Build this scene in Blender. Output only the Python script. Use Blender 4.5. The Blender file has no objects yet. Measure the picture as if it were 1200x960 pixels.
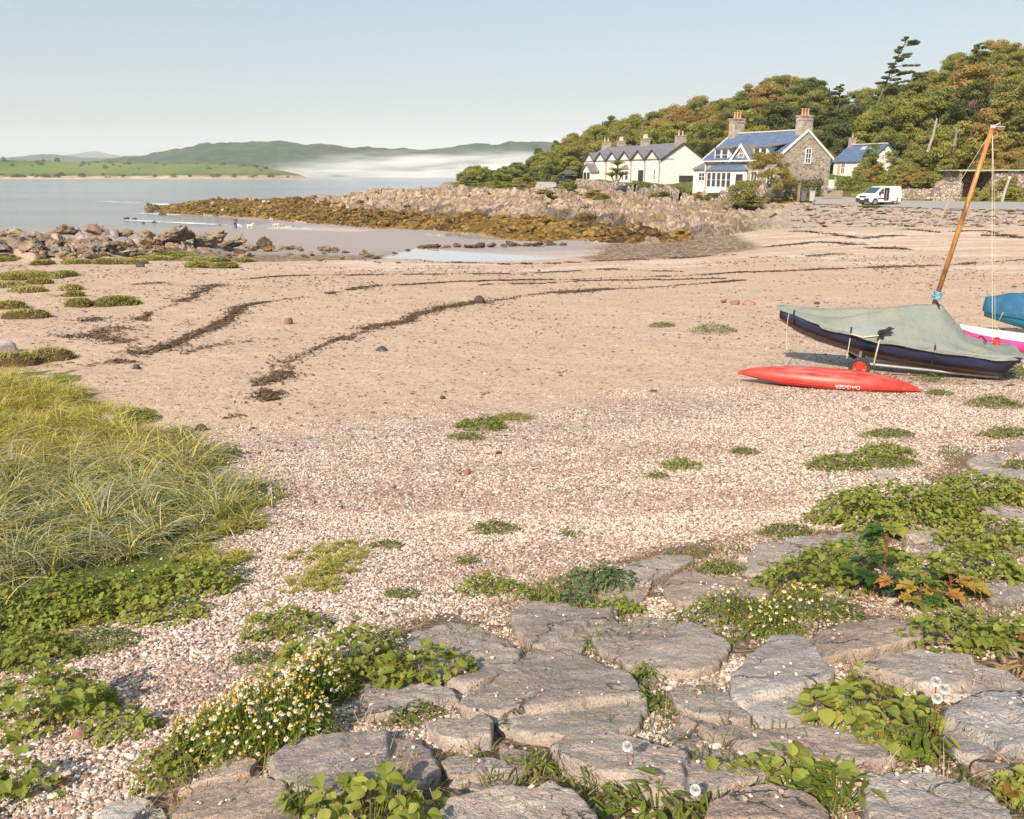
import bpy, math, random
import numpy as np
from mathutils import Vector, Matrix, Quaternion

# ------------------------------------------------------------------ camera, sky, sun
SC = bpy.context.scene
COL = SC.collection
F = 960.0
PITCH = math.atan(277.0 / F)
CP, SP = math.cos(PITCH), math.sin(PITCH)
CAMZ = 9.0
SEA_Z = 0.6

cam_d = bpy.data.cameras.new("camera")
cam = bpy.data.objects.new("camera", cam_d)
COL.objects.link(cam)
cam.location = (0, 0, CAMZ)
cam.rotation_euler = (math.pi / 2 - PITCH, 0, 0)
cam_d.sensor_fit = 'HORIZONTAL'
cam_d.sensor_width = 36.0
cam_d.lens = 28.8
cam_d.clip_start = 0.05
cam_d.clip_end = 60000.0
SC.camera = cam

SUN_EL, SUN_AZ = math.radians(36), math.radians(206)     # azimuth clockwise from +Y: behind the viewer, a little to the left
world = bpy.data.worlds.new("World")
SC.world = world
world.use_nodes = True
wn, wl = world.node_tree.nodes, world.node_tree.links
wn.clear()
sky = wn.new('ShaderNodeTexSky')
sky.sky_type = 'NISHITA'
sky.sun_disc = False
sky.sun_elevation = SUN_EL
sky.sun_rotation = SUN_AZ
sky.air_density = 1.0
sky.dust_density = 1.2
sky.ozone_density = 1.4
veil = wn.new('ShaderNodeMix'); veil.data_type = 'RGBA'      # high thin cloud veils the blue
wtc = wn.new('ShaderNodeTexCoord'); wsep = wn.new('ShaderNodeSeparateXYZ'); wl.new(wtc.outputs['Generated'], wsep.inputs[0])
wmr = wn.new('ShaderNodeMapRange'); wmr.interpolation_type = 'SMOOTHSTEP'
for _i, _x in enumerate((-.02, .34, .93, .50)): wmr.inputs[_i + 1].default_value = _x
wl.new(wsep.outputs[2], wmr.inputs[0]); wl.new(wmr.outputs[0], veil.inputs[0])
wra = wn.new('ShaderNodeValToRGB'); wra.color_ramp.elements[0].position = 0.0; wra.color_ramp.elements[0].color = (.335, .34, .325, 1)
wra.color_ramp.elements[1].position = .26; wra.color_ramp.elements[1].color = (.205, .285, .335, 1)
wl.new(wsep.outputs[2], wra.inputs[0])
wsc = wn.new('ShaderNodeVectorMath'); wsc.operation = 'SCALE'; wsc.inputs['Scale'].default_value = 10.0
wl.new(wra.outputs[0], wsc.inputs[0]); wl.new(wsc.outputs[0], veil.inputs[7])
bg = wn.new('ShaderNodeBackground')
bg.inputs['Strength'].default_value = 0.10
wo = wn.new('ShaderNodeOutputWorld')
wl.new(sky.outputs[0], veil.inputs[6])
wl.new(veil.outputs[2], bg.inputs[0])
wl.new(bg.outputs[0], wo.inputs[0])

sun_d = bpy.data.lights.new("sun", 'SUN')
sun_d.energy = 3.8
sun_d.angle = math.radians(0.6)
sun_d.color = (1.0, 0.87, 0.70)
sun = bpy.data.objects.new("sun", sun_d)
COL.objects.link(sun)
to_sun = Vector((math.sin(SUN_AZ) * math.cos(SUN_EL), math.cos(SUN_AZ) * math.cos(SUN_EL), math.sin(SUN_EL)))
sun.rotation_euler = to_sun.to_track_quat('Z', 'Y').to_euler()
sun.location = (0, -20, 60)

SC.view_settings.view_transform = 'Standard'
SC.view_settings.look = 'None'
SC.view_settings.exposure = 0.84
SC.view_settings.gamma = 1.0
SC.view_settings.use_curve_mapping = False
SC.render.engine = 'CYCLES'
SC.cycles.use_denoising = True
SC.cycles.max_bounces = 6
SC.cycles.diffuse_bounces = 3
SC.cycles.glossy_bounces = 3
SC.cycles.transmission_bounces = 3
SC.cycles.transparent_max_bounces = 8
SC.cycles.volume_bounces = 1
SC.cycles.volume_step_rate = 1.0
SC.cycles.volume_max_steps = 64

rng = np.random.default_rng(11)
random.seed(5)

# ------------------------------------------------------------------ helpers: pixels and ground
def pix(u, v):
    r = (u - 600.0) / F
    up = (480.0 - v) / F
    return np.array([r, CP + up * SP, -SP + up * CP])

def W(u, v, H):
    """the point a depth H below the eye seen at photograph pixel (u, v)"""
    d = pix(u, v)
    return d * (H / -d[2]) + np.array([0, 0, CAMZ])

def WY(u, v, Y):
    d = pix(u, v)
    return d * (Y / d[1]) + np.array([0, 0, CAMZ])

def project(x, y, z):
    z = z - CAMZ
    zd = y * CP - z * SP
    zd = np.maximum(zd, 1e-4)
    return 600 + F * x / zd, 480 - F * (y * SP + z * CP) / zd

def sstep(a, b, x):
    t = np.clip((x - a) / (b - a), 0, 1)
    return t * t * (3 - 2 * t)

# ------------------------------------------------------------------ numpy noise
def _h(ix, iy, iz=0, s=0):
    n = (ix.astype(np.int64) * 374761393 + iy.astype(np.int64) * 668265263 + np.int64(iz) * 2147483647 // 7 + s * 974711) & 0xFFFFFFFF if np.isscalar(iz) else \
        (ix.astype(np.int64) * 374761393 + iy.astype(np.int64) * 668265263 + iz.astype(np.int64) * 1274126177 + s * 974711) & 0xFFFFFFFF
    n = ((n ^ (n >> 13)) * 1274126177) & 0xFFFFFFFF
    n = ((n ^ (n >> 16)) * 2246822519) & 0xFFFFFFFF
    return ((n ^ (n >> 15)) & 0xFFFFFF) / float(0xFFFFFF)

def vnoise(x, y, s=0):
    ix, iy = np.floor(x), np.floor(y)
    fx, fy = x - ix, y - iy
    fx = fx * fx * (3 - 2 * fx); fy = fy * fy * (3 - 2 * fy)
    a = _h(ix, iy, 0, s); b = _h(ix + 1, iy, 0, s); c = _h(ix, iy + 1, 0, s); d = _h(ix + 1, iy + 1, 0, s)
    return (a * (1 - fx) + b * fx) * (1 - fy) + (c * (1 - fx) + d * fx) * fy

def fbm(x, y, s=0, o=4):
    t = 0; a = 0.5; n = 0
    for k in range(o):
        t = t + a * vnoise(x, y, s + k * 17); n += a
        x = x * 2.03 + 11.3; y = y * 2.03 + 5.7; a *= 0.5
    return t / n

def vnoise3(x, y, z, s=0):
    ix, iy, iz = np.floor(x), np.floor(y), np.floor(z)
    fx, fy, fz = x - ix, y - iy, z - iz
    fx = fx * fx * (3 - 2 * fx); fy = fy * fy * (3 - 2 * fy); fz = fz * fz * (3 - 2 * fz)
    def c(k):
        a = _h(ix, iy, iz + k, s); b = _h(ix + 1, iy, iz + k, s); cc = _h(ix, iy + 1, iz + k, s); d = _h(ix + 1, iy + 1, iz + k, s)
        return (a * (1 - fx) + b * fx) * (1 - fy) + (cc * (1 - fx) + d * fx) * fy
    return c(0) * (1 - fz) + c(1) * fz

def fbm3(p, f, s=0, o=3):
    t = 0; a = 0.5; n = 0
    for k in range(o):
        t = t + a * vnoise3(p[:, 0] * f, p[:, 1] * f, p[:, 2] * f, s + k * 31); n += a
        f *= 2.07; a *= 0.5
    return t / n

def blocks(x, y, s=0):
    """angular fractured rock: every cell its own height and tilt, cracks between (cell size 1)"""
    ix, iy = np.floor(x), np.floor(y)
    best = np.full(np.shape(x), 9.0); sec = np.full(np.shape(x), 9.0); val = np.zeros(np.shape(x))
    for dx in (-1, 0, 1):
        for dy in (-1, 0, 1):
            cx, cy = ix + dx, iy + dy
            px = cx + _h(cx, cy, 0, s); py = cy + _h(cx, cy, 0, s + 1)
            d = np.hypot(x - px, y - py)
            hv = _h(cx, cy, 0, s + 2) + (x - px) * (_h(cx, cy, 0, s + 3) - .5) * 1.5 + (y - py) * (_h(cx, cy, 0, s + 4) - .35) * 1.5
            m = d < best
            sec = np.where(m, best, np.minimum(sec, d))
            val = np.where(m, hv, val)
            best = np.where(m, d, best)
    return val - 0.45 * (1 - sstep(0, .16, sec - best))

# ------------------------------------------------------------------ helpers: meshes
def mesh_np(name, V, faces, attrs=None, smooth=False, mats=None, fmat=None):
    """faces: int array (n,k) or list of such arrays"""
    if isinstance(faces, np.ndarray): faces = [faces]
    faces = [f for f in faces if len(f)]
    me = bpy.data.meshes.new(name)
    V = np.ascontiguousarray(V, dtype=np.float32)
    me.vertices.add(len(V)); me.vertices.foreach_set("co", V.ravel())
    li = np.concatenate([f.ravel() for f in faces]).astype(np.int32)
    tot = np.concatenate([np.full(len(f), f.shape[1]) for f in faces]).astype(np.int32)
    st = np.concatenate([[0], np.cumsum(tot)[:-1]]).astype(np.int32)
    me.loops.add(len(li)); me.loops.foreach_set("vertex_index", li)
    me.polygons.add(len(tot)); me.polygons.foreach_set("loop_start", st)
    me.polygons.foreach_set("loop_total", tot)
    me.polygons.foreach_set("use_smooth", np.full(len(tot), bool(smooth)))
    if fmat is not None: me.polygons.foreach_set("material_index", np.asarray(fmat, dtype=np.int32))
    me.update(calc_edges=True)
    for k, a in (attrs or {}).items():
        a = np.asarray(a, dtype=np.float32)
        if a.ndim == 1:
            at_ = me.attributes.new(k, 'FLOAT', 'POINT'); at_.data.foreach_set("value", a)
        elif a.shape[1] == 4:
            at_ = me.attributes.new(k, 'FLOAT_COLOR', 'POINT'); at_.data.foreach_set("color", a.ravel())
        else:
            at_ = me.attributes.new(k, 'FLOAT_VECTOR', 'POINT'); at_.data.foreach_set("vector", a.ravel())
    for m in (mats or []): me.materials.append(m)
    return me

def link(name, me, parent=None, loc=None):
    o = bpy.data.objects.new(name, me)
    COL.objects.link(o)
    if parent is not None: o.parent = parent
    if loc is not None: o.location = loc
    return o

def tag(o, label=None, cat=None, group=None, kind=None):
    if label: o['label'] = label
    if cat: o['category'] = cat
    if group: o['group'] = group
    if kind: o['kind'] = kind
    return o

def empty(name, loc=(0, 0, 0), rz=0.0):
    o = bpy.data.objects.new(name, None)
    COL.objects.link(o); o.location = loc; o.rotation_euler = (0, 0, rz)
    o.empty_display_size = 0.1
    return o

class MB:
    """collects simple solids into one mesh"""
    def __init__(s): s.v = []; s.f = []; s.n = 0
    def add(s, V, Fs):
        V = [tuple(map(float, p)) for p in V]
        s.v += V; s.f += [tuple(i + s.n for i in f) for f in Fs]; s.n += len(V); return s
    def box(s, c, d, rot=None, taper=1.0):
        x, y, z = d[0] / 2, d[1] / 2, d[2] / 2
        P = [(-x, -y, -z), (x, -y, -z), (x, y, -z), (-x, y, -z), (-x * taper, -y * taper, z), (x * taper, -y * taper, z), (x * taper, y * taper, z), (-x * taper, y * taper, z)]
        if rot is not None: P = [tuple(rot @ Vector(p)) for p in P]
        P = [(p[0] + c[0], p[1] + c[1], p[2] + c[2]) for p in P]
        return s.add(P, [(0, 3, 2, 1), (4, 5, 6, 7), (0, 1, 5, 4), (1, 2, 6, 5), (2, 3, 7, 6), (3, 0, 4, 7)])
    def prism(s, poly, h0, h1, axis='z'):
        """poly: 2D points counter-clockwise, extruded along axis"""
        n = len(poly)
        def m(p, h):
            return {'z': (p[0], p[1], h), 'y': (p[0], h, p[1]), 'x': (h, p[0], p[1])}[axis]
        P = [m(p, h0) for p in poly] + [m(p, h1) for p in poly]
        Fs = [tuple(range(n - 1, -1, -1)), tuple(range(n, 2 * n))] + [(i, (i + 1) % n, n + (i + 1) % n, n + i) for i in range(n)]
        return s.add(P, Fs)
    def tube(s, pts, r, seg=8, r2=None):
        pts = [Vector(p) for p in pts]; n = len(pts)
        V = []; up = Vector((0, 0, 1))
        for i, p in enumerate(pts):
            t = (pts[min(i + 1, n - 1)] - pts[max(i - 1, 0)]).normalized()
            a = t.cross(up)
            if a.length < 1e-3: a = t.cross(Vector((1, 0, 0)))
            a.normalize(); b = t.cross(a)
            rr = r if r2 is None else r + (r2 - r) * i / (n - 1)
            for k in range(seg):
                an = 2 * math.pi * k / seg
                V.append(p + a * (rr * math.cos(an)) + b * (rr * math.sin(an)))
        Fs = [(i * seg + k, i * seg + (k + 1) % seg, (i + 1) * seg + (k + 1) % seg, (i + 1) * seg + k) for i in range(n - 1) for k in range(seg)]
        Fs += [tuple(range(seg - 1, -1, -1)), tuple((n - 1) * seg + k for k in range(seg))]
        return s.add(V, Fs)
    def lathe(s, prof, c=(0, 0, 0), seg=12):
        V = []; n = len(prof)
        for (r, z) in prof:
            for k in range(seg):
                an = 2 * math.pi * k / seg
                V.append((c[0] + r * math.cos(an), c[1] + r * math.sin(an), c[2] + z))
        Fs = [(i * seg + k, i * seg + (k + 1) % seg, (i + 1) * seg + (k + 1) % seg, (i + 1) * seg + k) for i in range(n - 1) for k in range(seg)]
        Fs += [tuple(range(seg - 1, -1, -1)), tuple((n - 1) * seg + k for k in range(seg))]
        return s.add(V, Fs)
    def build(s, name, mat, parent=None, smooth=False, bevel=0.0, loc=None):
        me = bpy.data.meshes.new(name)
        me.from_pydata(s.v, [], s.f); me.update()
        if mat: me.materials.append(mat)
        if smooth: me.polygons.foreach_set("use_smooth", [True] * len(me.polygons))
        o = link(name, me, parent, loc)
        if bevel:
            b = o.modifiers.new('bevel', 'BEVEL'); b.width = bevel; b.segments = 2; b.limit_method = 'ANGLE'
        return o

def copy_tree(o, parent=None):
    c = o.copy(); COL.objects.link(c); c.parent = parent
    for ch in list(o.children): copy_tree(ch, c)
    return c

def scatter(TV, TF, M, T):
    """copies of a small template: TV (k,3), TF list of arrays, M (n,3,3), T (n,3)"""
    k = len(TV); n = len(T)
    V = np.einsum('nij,kj->nki', M, TV) + T[:, None, :]
    off = (np.arange(n) * k)[:, None, None]
    Fs = [(f[None] + off).reshape(-1, f.shape[1]) for f in TF]
    return V.reshape(-1, 3), Fs

def rot_mats(n, yaw=None, tilt=(0, .6), roll=None, scale=None, r=rng):
    """z-up frames tilted from the vertical by tilt, then spun by yaw; (n,3,3)"""
    yaw = r.uniform(0, 2 * np.pi, n) if yaw is None else yaw
    ti = r.uniform(tilt[0], tilt[1], n) if isinstance(tilt, tuple) else tilt
    ro = r.uniform(-.4, .4, n) if roll is None else roll
    cy, sy, ct, st, cr, sr = np.cos(yaw), np.sin(yaw), np.cos(ti), np.sin(ti), np.cos(ro), np.sin(ro)
    Z = np.zeros(n); O = np.ones(n)
    Rz = np.array([[cy, -sy, Z], [sy, cy, Z], [Z, Z, O]]).transpose(2, 0, 1)
    Ry = np.array([[ct, Z, st], [Z, O, Z], [-st, Z, ct]]).transpose(2, 0, 1)   # tilt towards +x
    Rx = np.array([[O, Z, Z], [Z, cr, -sr], [Z, sr, cr]]).transpose(2, 0, 1)
    M = Rz @ Ry @ Rx
    if scale is not None:
        sc = np.asarray(scale)
        M = M * (sc[:, None, None] if sc.ndim == 1 else sc[:, None, :])
    return M
# ------------------------------------------------------------------ materials
class NT:
    def __init__(s, name):
        s.m = bpy.data.materials.new(name); s.m.use_nodes = True
        s.t = s.m.node_tree; s.t.nodes.clear()
        s.out = s.n('ShaderNodeOutputMaterial')
        s.b = s.n('ShaderNodeBsdfPrincipled')
        s.l(s.b.outputs[0], s.out.inputs[0])
        s.tc = None
    def n(s, k, **kw):
        nd = s.t.nodes.new(k)
        for a, b in kw.items(): setattr(nd, a, b)
        return nd
    def l(s, a, b): s.t.links.new(a, b)
    def set(s, sock, v):
        if hasattr(v, 'is_output') or isinstance(v, bpy.types.NodeSocket): s.l(v, sock)
        else:
            if isinstance(v, tuple) and len(v) == 3 and len(sock.default_value) == 4: v = (*v, 1)
            sock.default_value = v
    def coord(s, kind='Object'):
        if s.tc is None: s.tc = s.n('ShaderNodeTexCoord')
        return s.tc.outputs[kind]
    def pos(s):
        return s.n('ShaderNodeNewGeometry').outputs['Position']
    def noise(s, scale, vec=None, detail=4, rough=.6, dist=0, col=False):
        nd = s.n('ShaderNodeTexNoise'); nd.inputs['Scale'].default_value = scale
        nd.inputs['Detail'].default_value = detail; nd.inputs['Roughness'].default_value = rough
        nd.inputs['Distortion'].default_value = dist
        s.l(vec if vec is not None else s.coord(), nd.inputs['Vector'])
        return nd.outputs['Color' if col else 'Fac']
    def voro(s, scale, vec=None, feature='F1', out='Distance', rnd=1.0):
        nd = s.n('ShaderNodeTexVoronoi'); nd.feature = feature
        nd.inputs['Scale'].default_value = scale; nd.inputs['Randomness'].default_value = rnd
        s.l(vec if vec is not None else s.coord(), nd.inputs['Vector'])
        return nd.outputs[out]
    def ramp(s, fac, stops, interp='LINEAR'):
        nd = s.n('ShaderNodeValToRGB'); cr = nd.color_ramp; cr.interpolation = interp
        while len(cr.elements) < len(stops): cr.elements.new(.5)
        for e, (p, c) in zip(cr.elements, stops):
            e.position = p; e.color = (*c, 1) if len(c) == 3 else c
        s.l(fac, nd.inputs[0]); return nd.outputs[0]
    def maprange(s, v, a, b, c=0., d=1.):
        nd = s.n('ShaderNodeMapRange'); s.set(nd.inputs[0], v)
        for i, x in enumerate((a, b, c, d)): nd.inputs[i + 1].default_value = x
        return nd.outputs[0]
    def mix(s, f, a, b, mode='MIX'):
        nd = s.n('ShaderNodeMix'); nd.data_type = 'RGBA'; nd.blend_type = mode
        s.set(nd.inputs[0], f); s.set(nd.inputs[6], a); s.set(nd.inputs[7], b); return nd.outputs[2]
    def math(s, op, a, b=0.0, clamp=False):
        nd = s.n('ShaderNodeMath'); nd.operation = op; nd.use_clamp = clamp
        s.set(nd.inputs[0], a); s.set(nd.inputs[1], b); return nd.outputs[0]
    def attr(s, name, out='Fac', kind='GEOMETRY'):
        nd = s.n('ShaderNodeAttribute'); nd.attribute_name = name; nd.attribute_type = kind
        return nd.outputs[out]
    def sep(s, v):
        nd = s.n('ShaderNodeSeparateColor'); s.l(v, nd.inputs[0]); return nd.outputs
    def scalev(s, v, sc):
        nd = s.n('ShaderNodeMapping'); s.l(v, nd.inputs[0]); nd.inputs['Scale'].default_value = sc; return nd.outputs[0]
    def bump(s, h, strength=.5, dist=.02, normal=None):
        nd = s.n('ShaderNodeBump'); nd.inputs['Strength'].default_value = strength
        nd.inputs['Distance'].default_value = dist; s.l(h, nd.inputs['Height'])
        if normal is not None: s.l(normal, nd.inputs['Normal'])
        return nd.outputs[0]
    def fin(s, col=None, rough=.8, normal=None, spec=.3, metal=0., **kw):
        if col is not None: s.set(s.b.inputs['Base Color'], col)
        s.set(s.b.inputs['Roughness'], rough); s.set(s.b.inputs['Metallic'], metal)
        s.b.inputs['Specular IOR Level'].default_value = spec
        if normal is not None: s.l(normal, s.b.inputs['Normal'])
        for k, v in kw.items(): s.set(s.b.inputs[k], v)
        return s.m

MATS = {}
def simple(name, col, rough=.7, var=.15, scale=6, bump=.1, spec=.3, metal=0., bscale=30, bdist=.01):
    """a plain painted or woven surface, slightly uneven in tone and relief"""
    if name in MATS: return MATS[name]
    s = NT(name)
    n = s.noise(scale, detail=5)
    lo = tuple(max(0, c * (1 - var)) for c in col); hi = tuple(min(1, c * (1 + var)) for c in col)
    c = s.ramp(n, [(.3, lo), (.7, hi)])
    nb = s.bump(s.noise(bscale, detail=3), bump, bdist)
    MATS[name] = s.fin(c, rough, nb, spec, metal)
    return MATS[name]

def leaf_mat(name, stops, rough=.55, trans=.35, spec=.25, scale=None):
    """foliage: colour by the 'tint' stored per leaf; light passes partly through"""
    s = NT(name)
    t = s.attr('tint')
    c = s.ramp(t, stops)
    if scale:
        c = s.mix(s.maprange(s.noise(scale, s.pos(), 2), .35, .65), c, s.mix(1.0, c, (.82, .86, .8), 'MULTIPLY'))
    tr = s.n('ShaderNodeBsdfTranslucent'); s.l(s.mix(1.0, c, (1.15, 1.15, .6), 'MULTIPLY'), tr.inputs[0])
    s.fin(c, rough, None, spec)
    mx = s.n('ShaderNodeMixShader'); mx.inputs[0].default_value = trans
    s.l(s.b.outputs[0], mx.inputs[1]); s.l(tr.outputs[0], mx.inputs[2]); s.l(mx.outputs[0], s.out.inputs[0])
    return s.m

# pebble palette used by the real pebbles and by the gravel far off
PEB = [(0.0, (.12, .085, .075)), (.07, (.22, .14, .11)), (.17, (.37, .24, .18)), (.30, (.52, .385, .31)), (.44, (.62, .50, .415)),
       (.60, (.71, .61, .525)), (.80, (.81, .745, .67)), (.93, (.47, .30, .22)), (1.0, (.24, .20, .19))]

def ground_mat():
    s = NT('beach_ground')
    P = s.pos()
    A = s.sep(s.attr('ma', 'Color'))      # r gravel, g wet sand, b dark pebbles
    B = s.sep(s.attr('mb', 'Color'))      # r turf, g soil, b bleached shell band
    n1 = s.noise(.55, P, 5, .6); n2 = s.noise(3.2, P, 5, .65); n3 = s.noise(38, P, 3, .7)
    # sand with tiny shell fragments
    sand = s.mix(s.maprange(n1, .40, .60), (.46, .29, .19), (.60, .42, .30))
    sand = s.mix(s.maprange(n2, .3, .72), sand, (.56, .40, .29))
    fr = s.sep(s.voro(55, P, 'F1', 'Color'))[0]
    sand = s.mix(.62, sand, s.ramp(fr, [(0, (.20, .12, .09)), (.14, (.36, .24, .175)), (.3, (.51, .355, .245)), (.75, (.59, .43, .315)), (1, (.68, .57, .48))]))
    fr2 = s.sep(s.voro(19, P, 'F1', 'Color'))[1]
    sand = s.mix(s.ramp(fr2, [(.89, (0, 0, 0)), (.96, (.75, .75, .75))]), sand, (.20, .125, .095))
    # gravel: two sizes of stones
    v1 = s.voro(44, P, 'F1', 'Color'); v2 = s.voro(20, P, 'F1', 'Color')
    g = s.ramp(s.sep(v1)[0], PEB)
    g = s.mix(s.ramp(s.sep(v2)[2], [(.72, (0, 0, 0)), (.76, (1, 1, 1))], 'CONSTANT'), g, s.ramp(s.sep(v2)[1], PEB))
    d1 = s.voro(44, P, 'F1', 'Distance')
    crack = s.maprange(d1, .30, .62)
    g = s.mix(crack, g, s.mix(1.0, g, (.72, .64, .58), 'MULTIPLY'))
    gm = s.math('ADD', A[0], s.math('MULTIPLY', s.math('SUBTRACT', n2, .5), .9), True)
    gm = s.maprange(gm, .28, .62)
    c = s.mix(gm, sand, g)
    # bleached shell band
    c = s.mix(s.math('MULTIPLY', B[2], s.maprange(n2, .35, .6)), c, (.66, .55, .46))
    # dark weed strewn pebbles
    v3 = s.voro(5.5, P, 'F1', 'Color')
    dk = s.ramp(s.sep(v3)[0], [(0, (.09, .06, .035)), (.35, (.18, .12, .07)), (.6, (.26, .18, .12)), (.85, (.35, .26, .19)), (1, (.45, .36, .29))])
    c = s.mix(s.maprange(s.math('ADD', A[2], s.math('MULTIPLY', s.math('SUBTRACT', n2, .5), .7), True), .3, .6), c, dk)
    # wet sand flats
    wetc = s.mix(n2, (.335, .265, .235), (.41, .33, .29))
    wm = s.maprange(s.math('ADD', A[1], s.math('MULTIPLY', s.math('SUBTRACT', n1, .5), .4), True), .3, .7)
    c = s.mix(wm, c, wetc)
    # soil and turf
    soil = s.mix(s.maprange(s.noise(30, P, 4, .7), .35, .65), (.13, .085, .055), (.32, .225, .155))
    c = s.mix(s.maprange(s.math('ADD', B[1], s.math('MULTIPLY', s.math('SUBTRACT', s.noise(9, P, 4), .5), .9), True), .35, .6), c, soil)
    turf = s.mix(n2, (.085, .115, .022), (.16, .175, .04))
    c = s.mix(s.maprange(s.math('ADD', B[0], s.math('MULTIPLY', s.math('SUBTRACT', n2, .5), .8), True), .35, .6), c, turf)
    bh = s.math('ADD', s.math('MULTIPLY', s.math('SUBTRACT', 1., d1), gm), s.math('MULTIPLY', n3, .5))
    nb = s.bump(bh, .75, .014)
    nb = s.bump(s.math('MULTIPLY', s.voro(2.7, P, 'SMOOTH_F1'), s.maprange(n1, .35, .6)), .45, .07, nb)
    nb = s.bump(s.noise(1.6, P, 6, .6), .35, .12, nb)
    return s.fin(c, s.mix(wm, (.9, .9, .9), (.42, .42, .42)), nb, .25)

def headland_mat():
    s = NT('headland_rock')
    P = s.pos()
    A = s.sep(s.attr('ma', 'Color'))      # r rock, g weed, b dark tide band
    B = s.sep(s.attr('mb', 'Color'))      # r turf, g tawny undergrowth, b revetment stone
    n1 = s.noise(.22, P, 5, .6); n2 = s.noise(1.3, P, 6, .7); n3 = s.noise(6, P, 4, .7)
    rock = s.ramp(n2, [(.25, (.24, .18, .145)), (.42, (.43, .335, .27)), (.58, (.56, .46, .375)), (.75, (.68, .60, .51))])
    lich = s.mix(s.maprange(n1, .42, .62), rock, s.mix(n3, (.33, .25, .125), (.47, .38, .22)))
    pink = s.mix(s.maprange(s.noise(.5, P, 3), .5, .65), lich, (.40, .28, .235))
    wp = s.n('ShaderNodeVectorMath'); wp.operation = 'ADD'; s.l(P, wp.inputs[0]); wq = s.n('ShaderNodeVectorMath'); wq.operation = 'SCALE'; wq.inputs['Scale'].default_value = .9; s.l(s.noise(.9, P, 3, .6, 0, True), wq.inputs[0]); s.l(wq.outputs[0], wp.inputs[1])
    e1 = s.voro(.75, s.scalev(wp.outputs[0], (1, .8, .8)), 'DISTANCE_TO_EDGE'); e2 = s.voro(2.1, s.scalev(wp.outputs[0], (1, .8, .7)), 'DISTANCE_TO_EDGE')
    cr_ = s.math('MAXIMUM', s.maprange(e1, .10, .02), s.math('MULTIPLY', s.maprange(e2, .10, .02), .65))
    tone_ = s.sep(s.voro(.75, s.scalev(wp.outputs[0], (1, .8, .8)), 'F1', 'Color'))[0]
    pink = s.mix(1.0, pink, s.ramp(tone_, [(0, (.62, .60, .58)), (.5, (.92, .90, .88)), (1, (1.12, 1.10, 1.08))]), 'MULTIPLY')
    pink = s.mix(s.math('MULTIPLY', cr_, .6), pink, (.11, .08, .062))  # crevice shade painted dark along the block edges
    c = s.mix(A[2], pink, s.mix(n3, (.06, .05, .045), (.15, .12, .10)))
    weed = s.ramp(n3, [(.3, (.06, .038, .014)), (.5, (.15, .09, .024)), (.7, (.25, .15, .04))])
    c = s.mix(s.maprange(A[1], .35, .6), c, weed)
    rev = s.ramp(n2, [(.3, (.30, .235, .195)), (.5, (.44, .36, .305)), (.7, (.55, .475, .41))])
    c = s.mix(B[2], c, rev)
    turf = s.ramp(n2, [(.3, (.055, .085, .018)), (.5, (.115, .145, .028)), (.7, (.19, .20, .05))])
    tawny = s.ramp(n2, [(.3, (.075, .075, .02)), (.5, (.16, .13, .04)), (.7, (.26, .17, .06))])
    turf = s.mix(s.maprange(B[1], .2, .8), turf, tawny)
    c = s.mix(s.maprange(s.math('ADD', B[0], s.math('MULTIPLY', s.math('SUBTRACT', n2, .5), .5), True), .4, .6), c, turf)
    nb = s.bump(s.noise(2.2, P, 8, .7), .8, .35)
    return s.fin(c, .9, nb, .2)

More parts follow.
